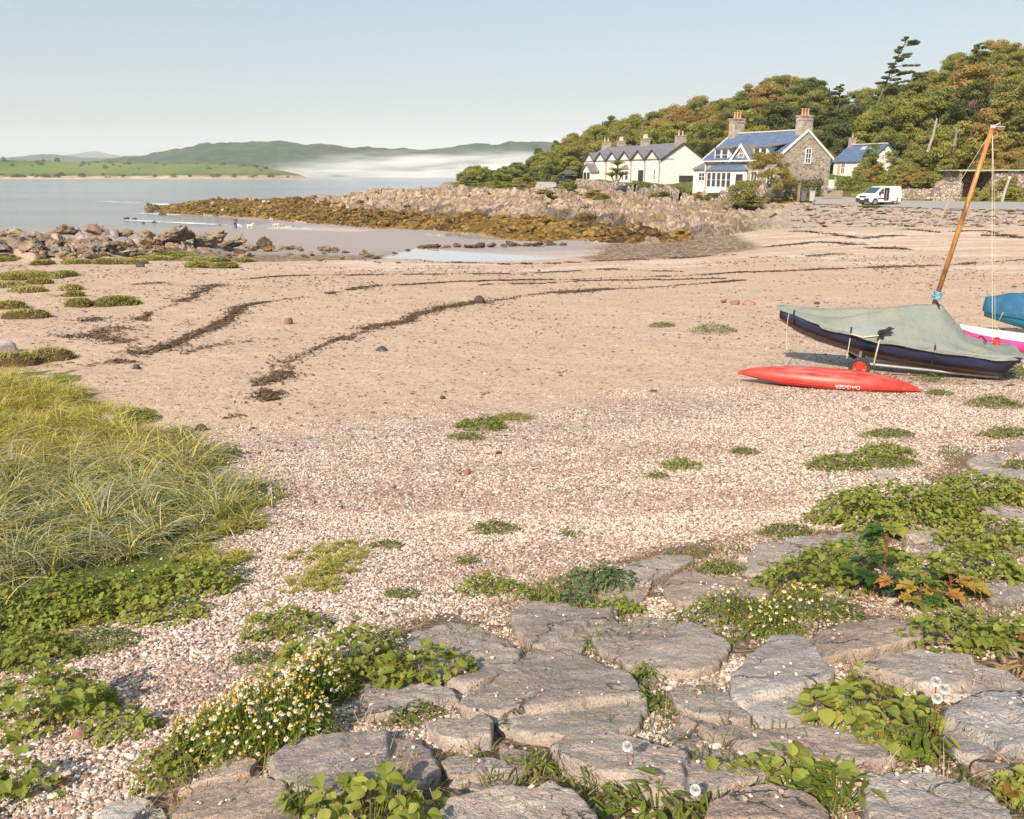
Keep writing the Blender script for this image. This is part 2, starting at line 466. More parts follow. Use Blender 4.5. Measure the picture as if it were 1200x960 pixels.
def stone_mat(name, base, dark, warm, seed=0, lichen=None, sc=1.0):
    """weathered slab stone: fine salt and pepper grain, pits, broad stains"""
    s = NT(name)
    ob = s.n('ShaderNodeObjectInfo')
    add = s.n('ShaderNodeVectorMath'); add.operation = 'ADD'
    s.l(s.coord('Object'), add.inputs[0])
    cmb = s.n('ShaderNodeCombineXYZ'); s.l(s.math('MULTIPLY', ob.outputs['Random'], 37.), cmb.inputs[0]); cmb.inputs[1].default_value = seed
    s.l(cmb.outputs[0], add.inputs[1])
    P = add.outputs[0]
    big = s.noise(3.0 * sc, P, 5, .65, .6); mid = s.noise(13 * sc, P, 6, .7); fine = s.noise(120 * sc, P, 3, .75)
    strat = s.noise(7 * sc, s.scalev(P, (1.3, 1, 2.5)), 6, .7, 2.0)
    c = s.mix(s.maprange(big, .36, .62), dark, base)
    c = s.mix(s.math('MULTIPLY', s.maprange(strat, .52, .66), .55), c, warm)
    tone = s.ramp(ob.outputs['Random'], [(0, (.80, .74, .69)), (.3, (1.06, .97, .90)), (.6, (.90, .91, .94)), (1, (1.18, 1.15, 1.10))])
    c = s.mix(1.0, c, tone, 'MULTIPLY')
    c = s.mix(s.math('MULTIPLY', s.maprange(mid, .55, .72), .7), c, s.mix(1.0, c, (1.38, 1.36, 1.33), 'MULTIPLY'))
    c = s.mix(s.maprange(fine, .3, .48), s.mix(1.0, c, (.38, .36, .36), 'MULTIPLY'), c)
    c = s.mix(s.math('MULTIPLY', s.maprange(fine, .58, .72), .6), c, (.62, .58, .54))
    if lichen:
        lm = s.maprange(s.noise(4 * sc, P, 5, .7), .54, .63)
        c = s.mix(s.math('MULTIPLY', lm, .8), c, lichen)
    pit = s.voro(34 * sc, P)
    pitm = s.math('MULTIPLY', s.maprange(pit, .16, .05), s.maprange(s.noise(7 * sc, P, 3), .45, .6))
    c = s.mix(pitm, c, (.06, .05, .045))
    h = s.math('ADD', s.math('MULTIPLY', mid, 1.4), s.math('MULTIPLY', fine, .28))
    h = s.math('ADD', h, s.math('MULTIPLY', strat, .22))
    h = s.math('SUBTRACT', h, s.math('MULTIPLY', pitm, .5))
    if sc == 1.0:
        dv = s.n('ShaderNodeVectorMath'); dv.operation = 'ADD'; dq = s.n('ShaderNodeVectorMath'); dq.operation = 'SCALE'; dq.inputs['Scale'].default_value = .35
        s.l(s.noise(3.5, P, 5, .65, 0, True), dq.inputs[0]); s.l(P, dv.inputs[0]); s.l(dq.outputs[0], dv.inputs[1])
        ed = s.voro(2.3, dv.outputs[0], 'DISTANCE_TO_EDGE'); ck = s.math('MULTIPLY', s.maprange(ed, .020, .006), s.maprange(s.noise(2.1, P, 2), .48, .56))
        c = s.mix(s.math('MULTIPLY', ck, .8), c, (.09, .07, .055)); h = s.math('SUBTRACT', h, s.math('MULTIPLY', ck, 1.2))
        lm = s.maprange(s.noise(11, P, 5, .75), .60, .66); c = s.mix(s.math('MULTIPLY', lm, .55), c, (.60, .59, .53))
        dm = s.maprange(s.noise(5.5, P, 6, .75, .8), .60, .70); c = s.mix(s.math('MULTIPLY', dm, .6), c, (.12, .105, .10))
    nb = s.bump(h, .85, .022 / sc)
    return s.fin(c, .88, nb, .25)

M_SLAB = stone_mat('slab_stone', (.55, .50, .46), (.40, .345, .31), (.50, .37, .28))
M_SLAB2 = stone_mat('slab_stone_brown', (.49, .41, .355), (.31, .255, .225), (.48, .33, .24), 5)
M_BOULDER = stone_mat('boulder_stone', (.38, .29, .205), (.16, .12, .085), (.45, .32, .19), 9, None, .28)
M_LICHEN = stone_mat('lichen_boulder_stone', (.33, .27, .22), (.13, .105, .09), (.30, .23, .16), 14, (.44, .37, .17), .28)
M_WEEDROCK = stone_mat('weedy_boulder_stone', (.15, .105, .06), (.075, .055, .035), (.25, .14, .04), 21, (.30, .17, .04), .3)
M_REVET = stone_mat('revetment_stone', (.50, .425, .37), (.36, .29, .25), (.38, .29, .23), 3, None, .3)
M_WETROCK = stone_mat('wet_boulder_stone', (.10, .085, .075), (.05, .045, .04), (.13, .10, .075), 4, None, .4)

def water_mat(name, col, scale, strength, dist, rough=.08, foam=False):
    s = NT(name)
    P = s.pos()
    a = s.noise(scale, s.scalev(P, (.35, 1, 1)), 4, .6)
    b = s.noise(scale * 4.5, s.scalev(P, (.5, 1, 1)), 3, .6)
    h = s.math('ADD', a, s.math('MULTIPLY', b, .4))
    c = s.mix(s.maprange(s.noise(.012, s.scalev(P, (.3, 1, 1)), 4), .4, .6), col, tuple(x * 1.25 for x in col))
    return s.fin(c, rough, s.bump(h, strength, dist), .5)
# ------------------------------------------------------------------ terrain: a smooth base through surveyed points, then headland and hillside
CTRL = []
def cp(v, row):
    for u, H in row: 
        w = W(u, v, H); CTRL.append((w[0] / w[1], math.log(w[1]), H))
cp(1250, [(-300, 1.9), (300, 1.6), (900, 1.45), (1500, 1.4)])
cp(960, [(-200, 2.1), (150, 1.98), (400, 1.68), (800, 1.58), (1200, 1.52), (1500, 1.5)])
cp(850, [(-200, 2.35), (100, 2.2), (350, 2.0), (600, 1.82), (900, 1.72), (1200, 1.65), (1500, 1.6)])
cp(750, [(-200, 2.5), (200, 2.4), (500, 2.2), (800, 2.05), (1200, 1.88), (1500, 1.8)])
cp(650, [(-300, 2.7), (0, 2.65), (300, 2.65), (600, 2.62), (850, 2.45), (1200, 2.2), (1500, 2.1)])
cp(550, [(-300, 2.95), (0, 2.95), (300, 2.95), (600, 2.95), (900, 2.85), (1200, 2.6), (1500, 2.5)])
cp(450, [(-300, 3.2), (0, 3.2), (300, 3.25), (600, 3.28), (900, 3.25), (1200, 3.2), (1500, 3.0)])
cp(380, [(-300, 3.5), (0, 3.5), (300, 3.6), (600, 3.65), (900, 3.55), (1200, 3.45), (1500, 3.3)])
cp(330, [(-300, 3.9), (0, 3.9), (300, 4.0), (600, 4.1), (900, 3.85), (1200, 3.7), (1500, 3.5)])
cp(308, [(-300, 4.3), (0, 4.4), (300, 4.5), (600, 4.7), (900, 4.1), (1200, 3.85), (1500, 3.6)])
cp(290, [(-300, 5.6), (0, 5.6), (300, 5.6), (450, 5.6), (600, 5.5), (700, 5.3), (900, 4.4), (1200, 3.95)])
cp(275, [(-300, 7.4), (0, 7.3), (300, 7.0), (500, 6.6), (650, 6.1), (900, 4.65), (1200, 4.1)])
cp(268, [(0, 8.0), (150, 8.0), (276, 7.7), (340, 7.5)])
cp(262, [(-300, 9.4), (0, 9.2), (100, 8.9), (200, 8.8), (300, 8.5)])
cp(252, [(-300, 11), (0, 11), (100, 11)])
cp(240, [(-300, 12), (0, 12), (100, 12)])
# knots along each line of sight: foot, weed top, crest (pixel row, depth), then plateau, hill foot, mid, top, back (distance, depth)
KN = [
 (-400, (258, 11), (250, 12), (243, 12), (260, 12), (300, 12), (330, 12), (360, 12), (460, 12)),
 (120, (258, 9.8), (250, 11), (243, 11.), (260, 11), (300, 12), (330, 12), (360, 12), (460, 12)),
 (165, (252, 9.2), (246, 9.0), (241, 8.9), (260, 9.5), (300, 12), (330, 12), (360, 12), (460, 12)),
 (200, (251, 8.5), (245, 7.9), (241, 7.5), (235, 8.8), (270, 11), (300, 12), (330, 12), (460, 12)),
 (250, (253, 8.4), (243, 7.2), (233.5, 5.9), (230, 8.8), (260, 11), (290, 12), (330, 12), (460, 12)),
 (300, (255, 8.3), (245, 7.2), (234, 5.6), (224, 8.8), (250, 11), (290, 12), (330, 12), (460, 12)),
 (380, (263, 7.9), (246, 6.5), (231, 4.8), (214, 8.9), (240, 11), (280, 12), (330, 12), (460, 12)),
 (440, (268, 7.4), (244, 5.6), (223.5, 3.3), (200, 8.9), (230, 11), (270, 12), (320, 12), (460, 12)),
 (480, (269, 7.2), (245, 5.4), (221.5, 2.75), (190, 5.5), (220, 9.), (260, 11), (310, 12), (460, 12)),
 (520, (271, 7.0), (247, 5.2), (221.5, 2.65), (165, 2.4), (190, 2.2), (205, 2.2), (225, 4.0), (460, 12)),
 (600, (277, 6.3), (252, 4.9), (223, 2.4), (150, 1.9), (175, 1.7), (195, 1.2), (225, 0.9), (460, 2)),
 (700, (284, 5.4), (258, 4.4), (226, 2.8), (142, 1.9), (192, 1.1), (206, -1.5), (236, -6.0), (460, -9)),
 (760, (286, 5.15), (262, 4.3), (230, 3.0), (138, 1.9), (188, 1.0), (205, -3.0), (240, -8.5), (460, -12)),
 (820, (281, 4.9), (262, 4.2), (234, 3.1), (120, 2.1), (172, 0.6), (190, -4.0), (228, -11.0), (460, -15)),
 (900, (269, 4.6), (258, 4.2), (238, 3.2), (100, 2.45), (150, 0.4), (175, -5.5), (222, -15.), (460, -18)),
 (960, (267, 4.45), (257, 4.0), (240.5, 3.2), (98, 2.6), (146, 0.1), (170, -5.0), (215, -13.5), (460, -17)),
 (1050, (266, 4.2), (256, 3.8), (243.5, 3.2), (94, 3.0), (116, 1.7), (150, -5.0), (195, -14.5), (460, -20)),
 (1100, (266, 4.15), (257, 3.75), (245.5, 3.18), (91, 3.0), (106, 2.0), (145, -7.5), (190, -18.0), (460, -24)),
 (1200, (266, 4.0), (258, 3.7), (248, 3.15), (86, 2.95), (96, 2.3), (135, -10.), (185, -22.5), (460, -28)),
 (1500, (266, 3.85), (258, 3.6), (250, 3.15), (82, 2.9), (92, 2.3), (128, -14.), (180, -30), (460, -34)),
]
KT = []; KY = []; KH = []
for row in KN:
    u = row[0]; ys = []; hs = []
    for i, (a, h) in enumerate(row[1:]):
        if i < 3: 
            w = W(u, a, h); y = w[1]
            if i == 0: KT.append(w[0] / w[1])
        else: y = a
        if ys: y = max(y, ys[-1] + 4)
        ys.append(y); hs.append(h)
    KY.append(ys); KH.append(hs)
    if u >= 165: CTRL.append((KT[-1], math.log(ys[0]), hs[0]))
KT = np.array(KT); KY = np.array(KY); KH = np.array(KH)

C_ = np.array(CTRL); CX = np.stack([C_[:, 0] * 1.6, C_[:, 1]], 1); CH = C_[:, 2]
def _tps(r2): return np.where(r2 > 1e-12, r2 * np.log(np.maximum(r2, 1e-12)), 0.0)
_n = len(CX)
_A = np.zeros((_n + 3, _n + 3))
_A[:_n, :_n] = _tps(((CX[:, None] - CX[None]) ** 2).sum(-1)) + np.eye(_n) * 1e-3
_A[:_n, _n] = 1; _A[:_n, _n + 1:] = CX; _A[_n:, :_n] = _A[:_n, _n:].T
_w = np.linalg.solve(_A, np.concatenate([CH, [0, 0, 0]]))
def base_H(t, y):
    a = np.stack([t * 1.6, np.log(y)], -1)
    sh = a.shape[:-1]; a = a.reshape(-1, 2); out = np.empty(len(a))
    for i in range(0, len(a), 60000):
        b = a[i:i + 60000]
        out[i:i + 60000] = _tps((b[:, 0:1] - CX[:, 0]) ** 2 + (b[:, 1:2] - CX[:, 1]) ** 2) @ _w[:_n] + _w[_n] + b @ _w[_n + 1:]
    return out.reshape(sh)

def knots(t):
    t = np.asarray(t, float)
    return [np.interp(t, KT, KY[:, k]) for k in range(KY.shape[1])], [np.interp(t, KT, KH[:, k]) for k in range(KH.shape[1])]

def smooth_z(x, y):
    x = np.asarray(x, float); y = np.maximum(np.asarray(y, float), .3)
    t = x / y; tc = np.clip(t, -1.05, 1.05)
    Ys, Hs = knots(tc)
    z = CAMZ - base_H(tc, np.minimum(y, Ys[0]))
    for k in range(len(Ys) - 1):
        f = np.clip((y - Ys[k]) / (Ys[k + 1] - Ys[k]), 0, 1)
        if k >= 2: f = f * f * (3 - 2 * f)
        m = y > Ys[k]
        z = np.where(m, CAMZ - (Hs[k] + (Hs[k + 1] - Hs[k]) * f), z)
    return z

def masks(x, y, z):
    """what the ground is made of at each place"""
    t = x / y; Ys, Hs = knots(np.clip(t, -1.05, 1.05))
    u, v = project(x, y, z)
    far = y > Ys[0]
    s1 = (y - Ys[0]) / (Ys[1] - Ys[0]); s2 = (y - Ys[1]) / (Ys[2] - Ys[1])
    w = fbm(x * .22, y * .22, 3, 4) - .5
    w2 = fbm(x * .9, y * .9, 9, 3) - .5
    wide = sstep(860, 960, u)           # here the slope is stone pitching instead of bedrock
    weed = sstep(-.12, .0, s1) * (1 - sstep(.80, 1.12, s1 + w * 1.0 + w2 * .5)) * (1 - sstep(735, 800, u + w * 160)) * far
    weed = np.maximum(weed, far * (u < 430) * (1 - sstep(380, 430, u + w * 90)) * (z > SEA_Z - .3) * (1 - sstep(-.25, -.05, s2 + w * .6 - .55) * sstep(330, 400, u)))
    band = far * np.where(u > 740, .45 - .45 * sstep(.45, .8, s1 + w * .9), 1 - sstep(.0, .22, s2 + w * .9)) * (1 - wide) * (u > 380)
    turf = far * sstep(-.05, .12, s2 - 1.02 + w * .55 - .22 * (u < 900)) * sstep(500, 560, u)
    rev = wide * far * (1 - turf)
    rock = far * (1 - turf)
    return dict(far=far, weed=weed, band=band, turf=turf, rev=rev, rock=rock, u=u, v=v, s1=s1, s2=s2, Ys=Ys, wide=wide, w=w, w2=w2)

LEFT_ROCKS = [(-90, 305), (-60, 288), (0, 284), (100, 284), (200, 286), (262, 287), (285, 293), (240, 298), (150, 301), (100, 305), (0, 306)]
_LR = {}
def detail(x, y, z, m=None):
    m = m or masks(x, y, z)
    d = (fbm(x * .35, y * .35, 21, 4) - .5) * .16 * sstep(6, 20, y) + (fbm(x * 1.6, y * 1.6, 22, 3) - .5) * .035
    # bedrock of the headland
    rk = m['far'] * (1 - m['wide']) * sstep(.55, .95, m['s1'] + .45 * sstep(680, 740, m['u'])) * (1 - sstep(1.05, 1.35, m['s2'])) * (m['u'] > 170)
    xr, yr = x * .92 + y * .38, -x * .38 + y * .92
    b = blocks(xr / 2.7 + w_(x, y), yr / 2.4, 5) * 1.25 + blocks(xr / 1.15, yr / 1.1, 8) * .75 + blocks(xr / .55, yr / .7, 9) * .25 - 1.45
    rise = np.clip((m['Ys'][2] - m['Ys'][0]) / 60, .35, 1.)
    low = m['far'] * (1 - rk) * (1 - m['wide']) * (1 - sstep(1.05, 1.35, m['s2'])) * (m['u'] > 165)
    b2 = blocks(xr / 1.5, yr / 1.3, 15) * .8 + (fbm(x * .8, y * .8, 25, 3) - .5) * .7 - .2
    d = d + rk * b * rise * .8 + low * b2 * sstep(0, .12, m['s1'])
    d = d + m['turf'] * (fbm(x * .12, y * .12, 31, 4) - .5) * .9 * sstep(1.1, 1.6, m['s2'])
    rv = m['rev']
    lr = soft_poly(x, y, LEFT_ROCKS, 1.6)
    d = d + lr * np.maximum(0, blocks(x / 1.7, y / 1.9, 71) * 1.0 + blocks(x / .6, y / .7, 72) * .35 + (fbm(x * .2, y * .2, 73, 3) - .45) * 1.4) * .7
    d = d + rv * (blocks(x / 1.3, y / 1.5, 41) * .16 - .12) * sstep(0, .1, m['s1']) * (1 - sstep(.9, 1.02, m['s2']))
    return d
def w_(x, y): return (fbm(x * .15, y * .15, 77, 2) - .5) * 1.5

ROADY = []
def road_flat(x, y, z, zd):
    """level the detail under the roads"""
    t = x / y
    Ys, _ = knots(np.clip(t, -1.05, 1.05))
    u = 600 + 999 * t
    inroad = sstep(940, 965, u) * sstep(-1.5, 0.0, y - Ys[2]) * (1 - sstep(0, 2.0, y - Ys[3] - 3))
    return zd * (1 - inroad)

POOLS = [[(440, 297), (490, 292), (560, 294), (640, 295), (700, 293), (690, 299), (610, 305), (520, 305), (465, 302)],
         [(500, 275), (560, 273.5), (630, 277), (662, 280), (640, 282.5), (570, 280)],
         [(345, 265), (395, 267), (440, 270), (415, 271.5), (350, 269), (300, 267)]]
def pool_level(pts): return min(at(u, v)[2] for u, v in pts) - .02
def dish(x, y, z):
    for p in POOLS:
        m = soft_poly(x, y, p, 1.1); z = z + (np.minimum(z, pool_level(p) - .05) - z) * sstep(.02, .6, m)
    return z
def ground_z(x, y):
    x = np.asarray(x, float); y = np.asarray(y, float)
    z = smooth_z(x, y)
    return dish(x, y, z + road_flat(x, y, z, detail(x, y, z)))

def at(u, v, lo=1.0, hi=420.0, fn=None):
    """world point of the ground seen at photograph pixel (u, v)"""
    d = pix(u, v)
    Y = np.geomspace(lo, hi, 700); X = d[0] / d[1] * Y; Z = CAMZ + d[2] / d[1] * Y
    g = (fn or smooth_z)(X, Y)
    hit = np.nonzero(Z < g)[0]
    i = hit[0] if len(hit) else len(Y) - 1
    if i > 0:
        a0, a1 = Z[i - 1] - g[i - 1], Z[i] - g[i]
        f = a0 / (a0 - a1 + 1e-9); y = Y[i - 1] + (Y[i] - Y[i - 1]) * f
    else: y = Y[0]
    return np.array([d[0] / d[1] * y, y, CAMZ + d[2] / d[1] * y])
def atg(u, v, **k): return at(u, v, fn=ground_z, **k)
def onground(u, Y):
    """ground point on the line of sight of column u (far away) at distance Y"""
    x = (u - 600) / 999.0 * Y
    return np.array([x, Y, float(ground_z(np.array([x]), np.array([Y]))[0])])

# polygon masks traced on the beach, taken into world (x, y)
def soft_poly(x, y, pts, soft):
    key = str(pts)
    if key not in _LR: _LR[key] = np.array([at(u, v)[:2] for u, v in pts])
    P = _LR[key]
    ins = np.zeros(np.shape(x), bool); dm = np.full(np.shape(x), 1e9)
    n = len(P)
    for i in range(n):
        x0, y0 = P[i]; x1, y1 = P[(i + 1) % n]
        c = ((y0 > y) != (y1 > y)) & (x < (x1 - x0) * (y - y0) / (y1 - y0 + 1e-12) + x0)
        ins ^= c
        L = (x1 - x0) ** 2 + (y1 - y0) ** 2
        k = np.clip(((x - x0) * (x1 - x0) + (y - y0) * (y1 - y0)) / L, 0, 1)
        dm = np.minimum(dm, np.hypot(x - x0 - k * (x1 - x0), y - y0 - k * (y1 - y0)))
    sd = np.where(ins, dm, -dm)
    return sstep(-soft, soft, sd)

GRASS_POLY = [(-260, 440), (40, 436), (90, 455), (180, 492), (245, 520), (300, 556), (312, 590), (295, 640), (270, 665), (225, 700), (180, 722), (120, 745), (60, 770), (-30, 800), (-330, 860)]
STONE_POLY = [(95, 985), (200, 905), (300, 870), (320, 800), (400, 760), (500, 715), (600, 700), (690, 660), (800, 635), (900, 618), (1000, 610), (1080, 560), (1130, 525), (1300, 500), (1500, 700), (1500, 1100), (600, 1150), (60, 1100)]

# grid: denser where the headland is, so that its rocks keep their edges
ty = np.concatenate([np.geomspace(.55, 6, 150), np.geomspace(6.05, 44, 230)[0:], np.arange(44.3, 130, .34), np.arange(130.4, 214, .62), np.geomspace(216, 470, 60)])
tt = np.concatenate([-np.geomspace(9, 1.55, 16), np.linspace(-1.5, -.74, 40), np.linspace(-.735, .735, 900), np.linspace(.74, 1.5, 40), np.geomspace(1.55, 9, 16)])
TT, TY = np.meshgrid(tt, ty); GX = TT * TY; GY = TY
GZ = smooth_z(GX, GY)
GM = masks(GX, GY, GZ)
GZD = dish(GX, GY, GZ + road_flat(GX, GY, GZ, detail(GX, GY, GZ, GM)))
nr, nc = GX.shape
u, v = GM['u'], GM['v']
near = GY < 60
grav = sstep(425, 540, v + (u - 600) * .10)
grav = np.maximum(grav, .8 * sstep(355, 440, v) * sstep(780, 1000, u)) * near
wet = sstep(4.75, 5.3, CAMZ - GZ) * (1 - sstep(640, 760, u)) * (1 - GM['far'])
dark = np.maximum(soft_poly(GX, GY, [(640, 292), (760, 276), (860, 275), (890, 290), (820, 301), (700, 305)], 2.5),
                  soft_poly(GX, GY, [(150, 300), (250, 285), (420, 292), (455, 303), (330, 307), (200, 307)], 1.2), soft_poly(GX, GY, LEFT_ROCKS, 1.6) * 1.2) * (1 - GM['far'])
shell = np.clip(soft_poly(GX, GY, [(230, 318), (420, 306), (700, 309), (900, 300), (900, 308), (700, 317), (420, 316)], .6) +
                soft_poly(GX, GY, [(860, 272), (1220, 268), (1220, 322), (980, 310), (880, 300)], 2.), 0, 1) * (1 - GM['far'])
shell = shell * sstep(.35, .65, fbm(GX * .25, GY * 1.1, 51, 4))
gturf = soft_poly(GX + (fbm(GX * 1.4, GY * 1.4, 14, 3) - .5) * 1.5, GY + (fbm(GX * 1.4 + 9, GY * 1.4, 15, 3) - .5) * 1.5, GRASS_POLY, .25) * sstep(.30, .5, fbm(GX * 3, GY * 3, 18, 2) + .45 * soft_poly(GX, GY, GRASS_POLY, 1.4))
soil = soft_poly(GX, GY, STONE_POLY, .18) * .72
one = np.ones_like(GX)
ma_b = np.stack([grav, wet, dark, one], -1).reshape(-1, 4); mb_b = np.stack([gturf, soil, shell, one], -1).reshape(-1, 4)
tawny = sstep(.45, .6, fbm(GX * .05, GY * .05, 61, 3)) * GM['turf']
ma_h = np.stack([GM['rock'], GM['weed'], GM['band'] * (1 - GM['weed']), one], -1).reshape(-1, 4); mb_h = np.stack([GM['turf'], tawny, GM['rev'], one], -1).reshape(-1, 4)
V = np.stack([GX, GY, GZD], -1).reshape(-1, 3)
idx = np.arange(nr * nc).reshape(nr, nc)
Q = np.stack([idx[:-1, :-1], idx[:-1, 1:], idx[1:, 1:], idx[1:, :-1]], -1).reshape(-1, 4)
rank = np.where(GM['far'] & (GM['u'] > 120), np.where((GY > GM['Ys'][4] - 2) & (GM['u'] > 500), 2, 1), 0)
qr = rank[:-1, :-1].reshape(-1)
MG, MH = ground_mat(), headland_mat()
def ground_part(name, r, ma, mb, mat, smooth):
    f = Q[qr == r]; used = np.unique(f); re = np.zeros(len(V), int); re[used] = np.arange(len(used))
    o = link(name, mesh_np(name, V[used], re[f], {'ma': ma[used], 'mb': mb[used]}, smooth, [mat]))
    return tag(o, kind='structure')
ground_part('beach', 0, ma_b, mb_b, MG, True)
ground_part('headland', 1, ma_h, mb_h, MH, False)
ground_part('hillside', 2, ma_h, mb_h, MH, True)

# the sea and, beyond the bay, the sea bed is never seen: one sheet to the horizon
M_SEA = water_mat('sea_water', (.245, .25, .262), 1.1, 1., .55, .12)
V_ = []; 
ys = np.concatenate([np.linspace(70, 300, 24), np.geomspace(330, 30000, 50)]); xs = np.linspace(-3.2, 3.2, 60)
XX, YY = np.meshgrid(xs, ys); SX = XX * YY
idx = np.arange(XX.size).reshape(XX.shape)
o = link('sea', mesh_np('sea', np.stack([SX, YY, np.full_like(SX, SEA_Z)], -1).reshape(-1, 3), np.stack([idx[:-1, :-1], idx[:-1, 1:], idx[1:, 1:], idx[1:, :-1]], -1).reshape(-1, 4), None, True, [M_SEA]))
tag(o, kind='structure')

# shallow pools left on the flats: each sits in its own level film of water
M_POOL = water_mat('pool_water', (.42, .43, .44), 2.2, .05, .03, .03)
def pool(pts, name='pool_water'):
    P = np.array([at(a, b) for a, b in pts]); c = P.mean(0)
    n = len(P); V = []; 
    # ring grid hugging the smooth sand a few centimetres up, with a ragged rim
    ks = np.linspace(0, 1, 14)[1:]; m = 160
    an = np.linspace(0, n, m, endpoint=False); i0 = an.astype(int); fr = an - i0
    fr = fr * fr * (3 - 2 * fr)
    rim = P[i0 % n] * (1 - fr)[:, None] + P[(i0 + 1) % n] * fr[:, None]
    wob = 1 + .22 * (fbm(np.arange(m) * .35, np.zeros(m) + len(pts), 5, 3) - .5)
    V = [c[:2]]; 
    R = [(c[:2] + (rim[:, :2] - c[:2]) * k * wob[:, None]) for k in ks]
    xy = np.concatenate([[c[:2]]] + R)
    xy = c[:2] + (xy - c[:2]) * 1.12; z = np.full(len(xy), pool_level(pts))
    VV = np.column_stack([xy, z])
    a = np.arange(m)
    tri = np.stack([np.zeros(m, int), 1 + a, 1 + (a + 1) % m], 1)
    qs = [np.stack([1 + k * m + a, 1 + (k + 1) * m + a, 1 + (k + 1) * m + (a + 1) % m, 1 + k * m + (a + 1) % m], 1) for k in range(len(ks) - 1)]
    o = link(name, mesh_np(name, VV, [tri, np.concatenate(qs)], None, True, [M_POOL])); tag(o, kind='structure')
for p_ in POOLS: pool(p_)
# ------------------------------------------------------------------ far shore, far hills, mist and air
def ridge_land(name, us, vs, Y0, Y1, Yb, mat, nx=260, ny=40, amp=1.0, lump=0, lumpf=.02, base_v=None, kind='structure', attrs=None, umin=None):
    """land rising from the water at Y0 to a skyline that passes photograph rows vs at distance Y1, then falling to Yb"""
    tcol = (np.linspace(us[0], us[-1], nx) - 600) / 999.0
    top = CAMZ + (203 - np.interp(np.linspace(us[0], us[-1], nx), us, vs)) * .000962 * Y1
    rows = np.concatenate([np.linspace(Y0, Y1, ny), np.linspace(Y1, Yb, 8)[1:]])
    f = np.concatenate([np.linspace(0, 1, ny), np.linspace(1, 0, 8)[1:]])
    TTn, YYn = np.meshgrid(tcol, rows); X = TTn * YYn
    prof = (f * f * (3 - 2 * f))[:, None]
    z = SEA_Z - 1 + (top[None] - SEA_Z + 1) * prof
    z = z + prof * lump * (fbm(X * lumpf, YYn * lumpf, 7, 5) - .5) 
    idx = np.arange(X.size).reshape(X.shape)
    Qd = np.stack([idx[:-1, :-1], idx[:-1, 1:], idx[1:, 1:], idx[1:, :-1]], -1).reshape(-1, 4)
    o = link(name, mesh_np(name, np.stack([X, YYn, z], -1).reshape(-1, 3), Qd, None, True, [mat]))
    if kind: tag(o, kind=kind)
    return o

s = NT('pasture'); P = s.pos()
n = s.noise(.006, s.scalev(P, (1, .35, 1)), 5, .6)
z_ = s.n('ShaderNodeSeparateXYZ'); s.l(P, z_.inputs[0])
c = s.ramp(n, [(.35, (.075, .125, .022)), (.5, (.12, .185, .03)), (.62, (.17, .19, .05))])
scrub = s.ramp(s.noise(.03, P, 5), [(.35, (.05, .065, .02)), (.6, (.17, .14, .05))])
c = s.mix(s.maprange(z_.outputs[2], 11, 6), c, scrub)
cliff = s.ramp(s.noise(.05, s.scalev(P, (1, .3, 2)), 5), [(.35, (.28, .14, .08)), (.5, (.45, .30, .20)), (.65, (.58, .46, .34))])
zz = s.math('ADD', z_.outputs[2], s.math('MULTIPLY', s.noise(.02, P, 3), 5.))
c = s.mix(s.maprange(zz, 8.2, 6.8), c, cliff)
M_PAST = s.fin(c, .95, None, .1)
s = NT('far_forest'); P = s.pos()
n = s.noise(.02, P, 6, .7)
c = s.ramp(n, [(.35, (.012, .026, .013)), (.5, (.032, .06, .024)), (.68, (.07, .105, .035))])
M_FOR = s.fin(c, .95, s.bump(s.noise(.03, P, 4), 1., 12), .05)

ridge_land('far_shore', [-420, -200, 0, 60, 130, 200, 260, 300, 330, 352, 362], [180, 182, 187, 189.5, 191.5, 192.5, 193, 196, 200, 205, 209.5], 1270, 1620, 1800, M_PAST, 300, 60, 1, 3.0, .012)
def spit(us, v, Y, name):
    X0, X1 = (us[0] - 600) / 999 * Y, (us[1] - 600) / 999 * Y
    n = 80; xs = np.linspace(X0, X1, n); f = np.linspace(0, 1, n)
    hgt = (2.2 + 1.6 * (fbm(xs * .03, xs * 0, 3, 3) - .5)) * (1 - f ** 3)
    V = np.concatenate([np.column_stack([xs, np.full(n, Y) , np.full(n, SEA_Z - 1)]), np.column_stack([xs, np.full(n, Y + 22), SEA_Z + hgt]), np.column_stack([xs, np.full(n, Y + 60), SEA_Z + hgt * .9]), np.column_stack([xs, np.full(n, Y + 90), np.full(n, SEA_Z - 1)])])
    a = np.arange(n - 1); Qs = np.concatenate([np.stack([a + k * n, a + 1 + k * n, a + 1 + (k + 1) * n, a + (k + 1) * n], 1) for k in range(3)])
    tag(link(name, mesh_np(name, V, Qs, None, True, [simple('shore_shingle', (.50, .38, .29), .9, .25, .05, .1, .1)])), kind='structure')
spit((-430, 402), 209, 1235, 'shore')

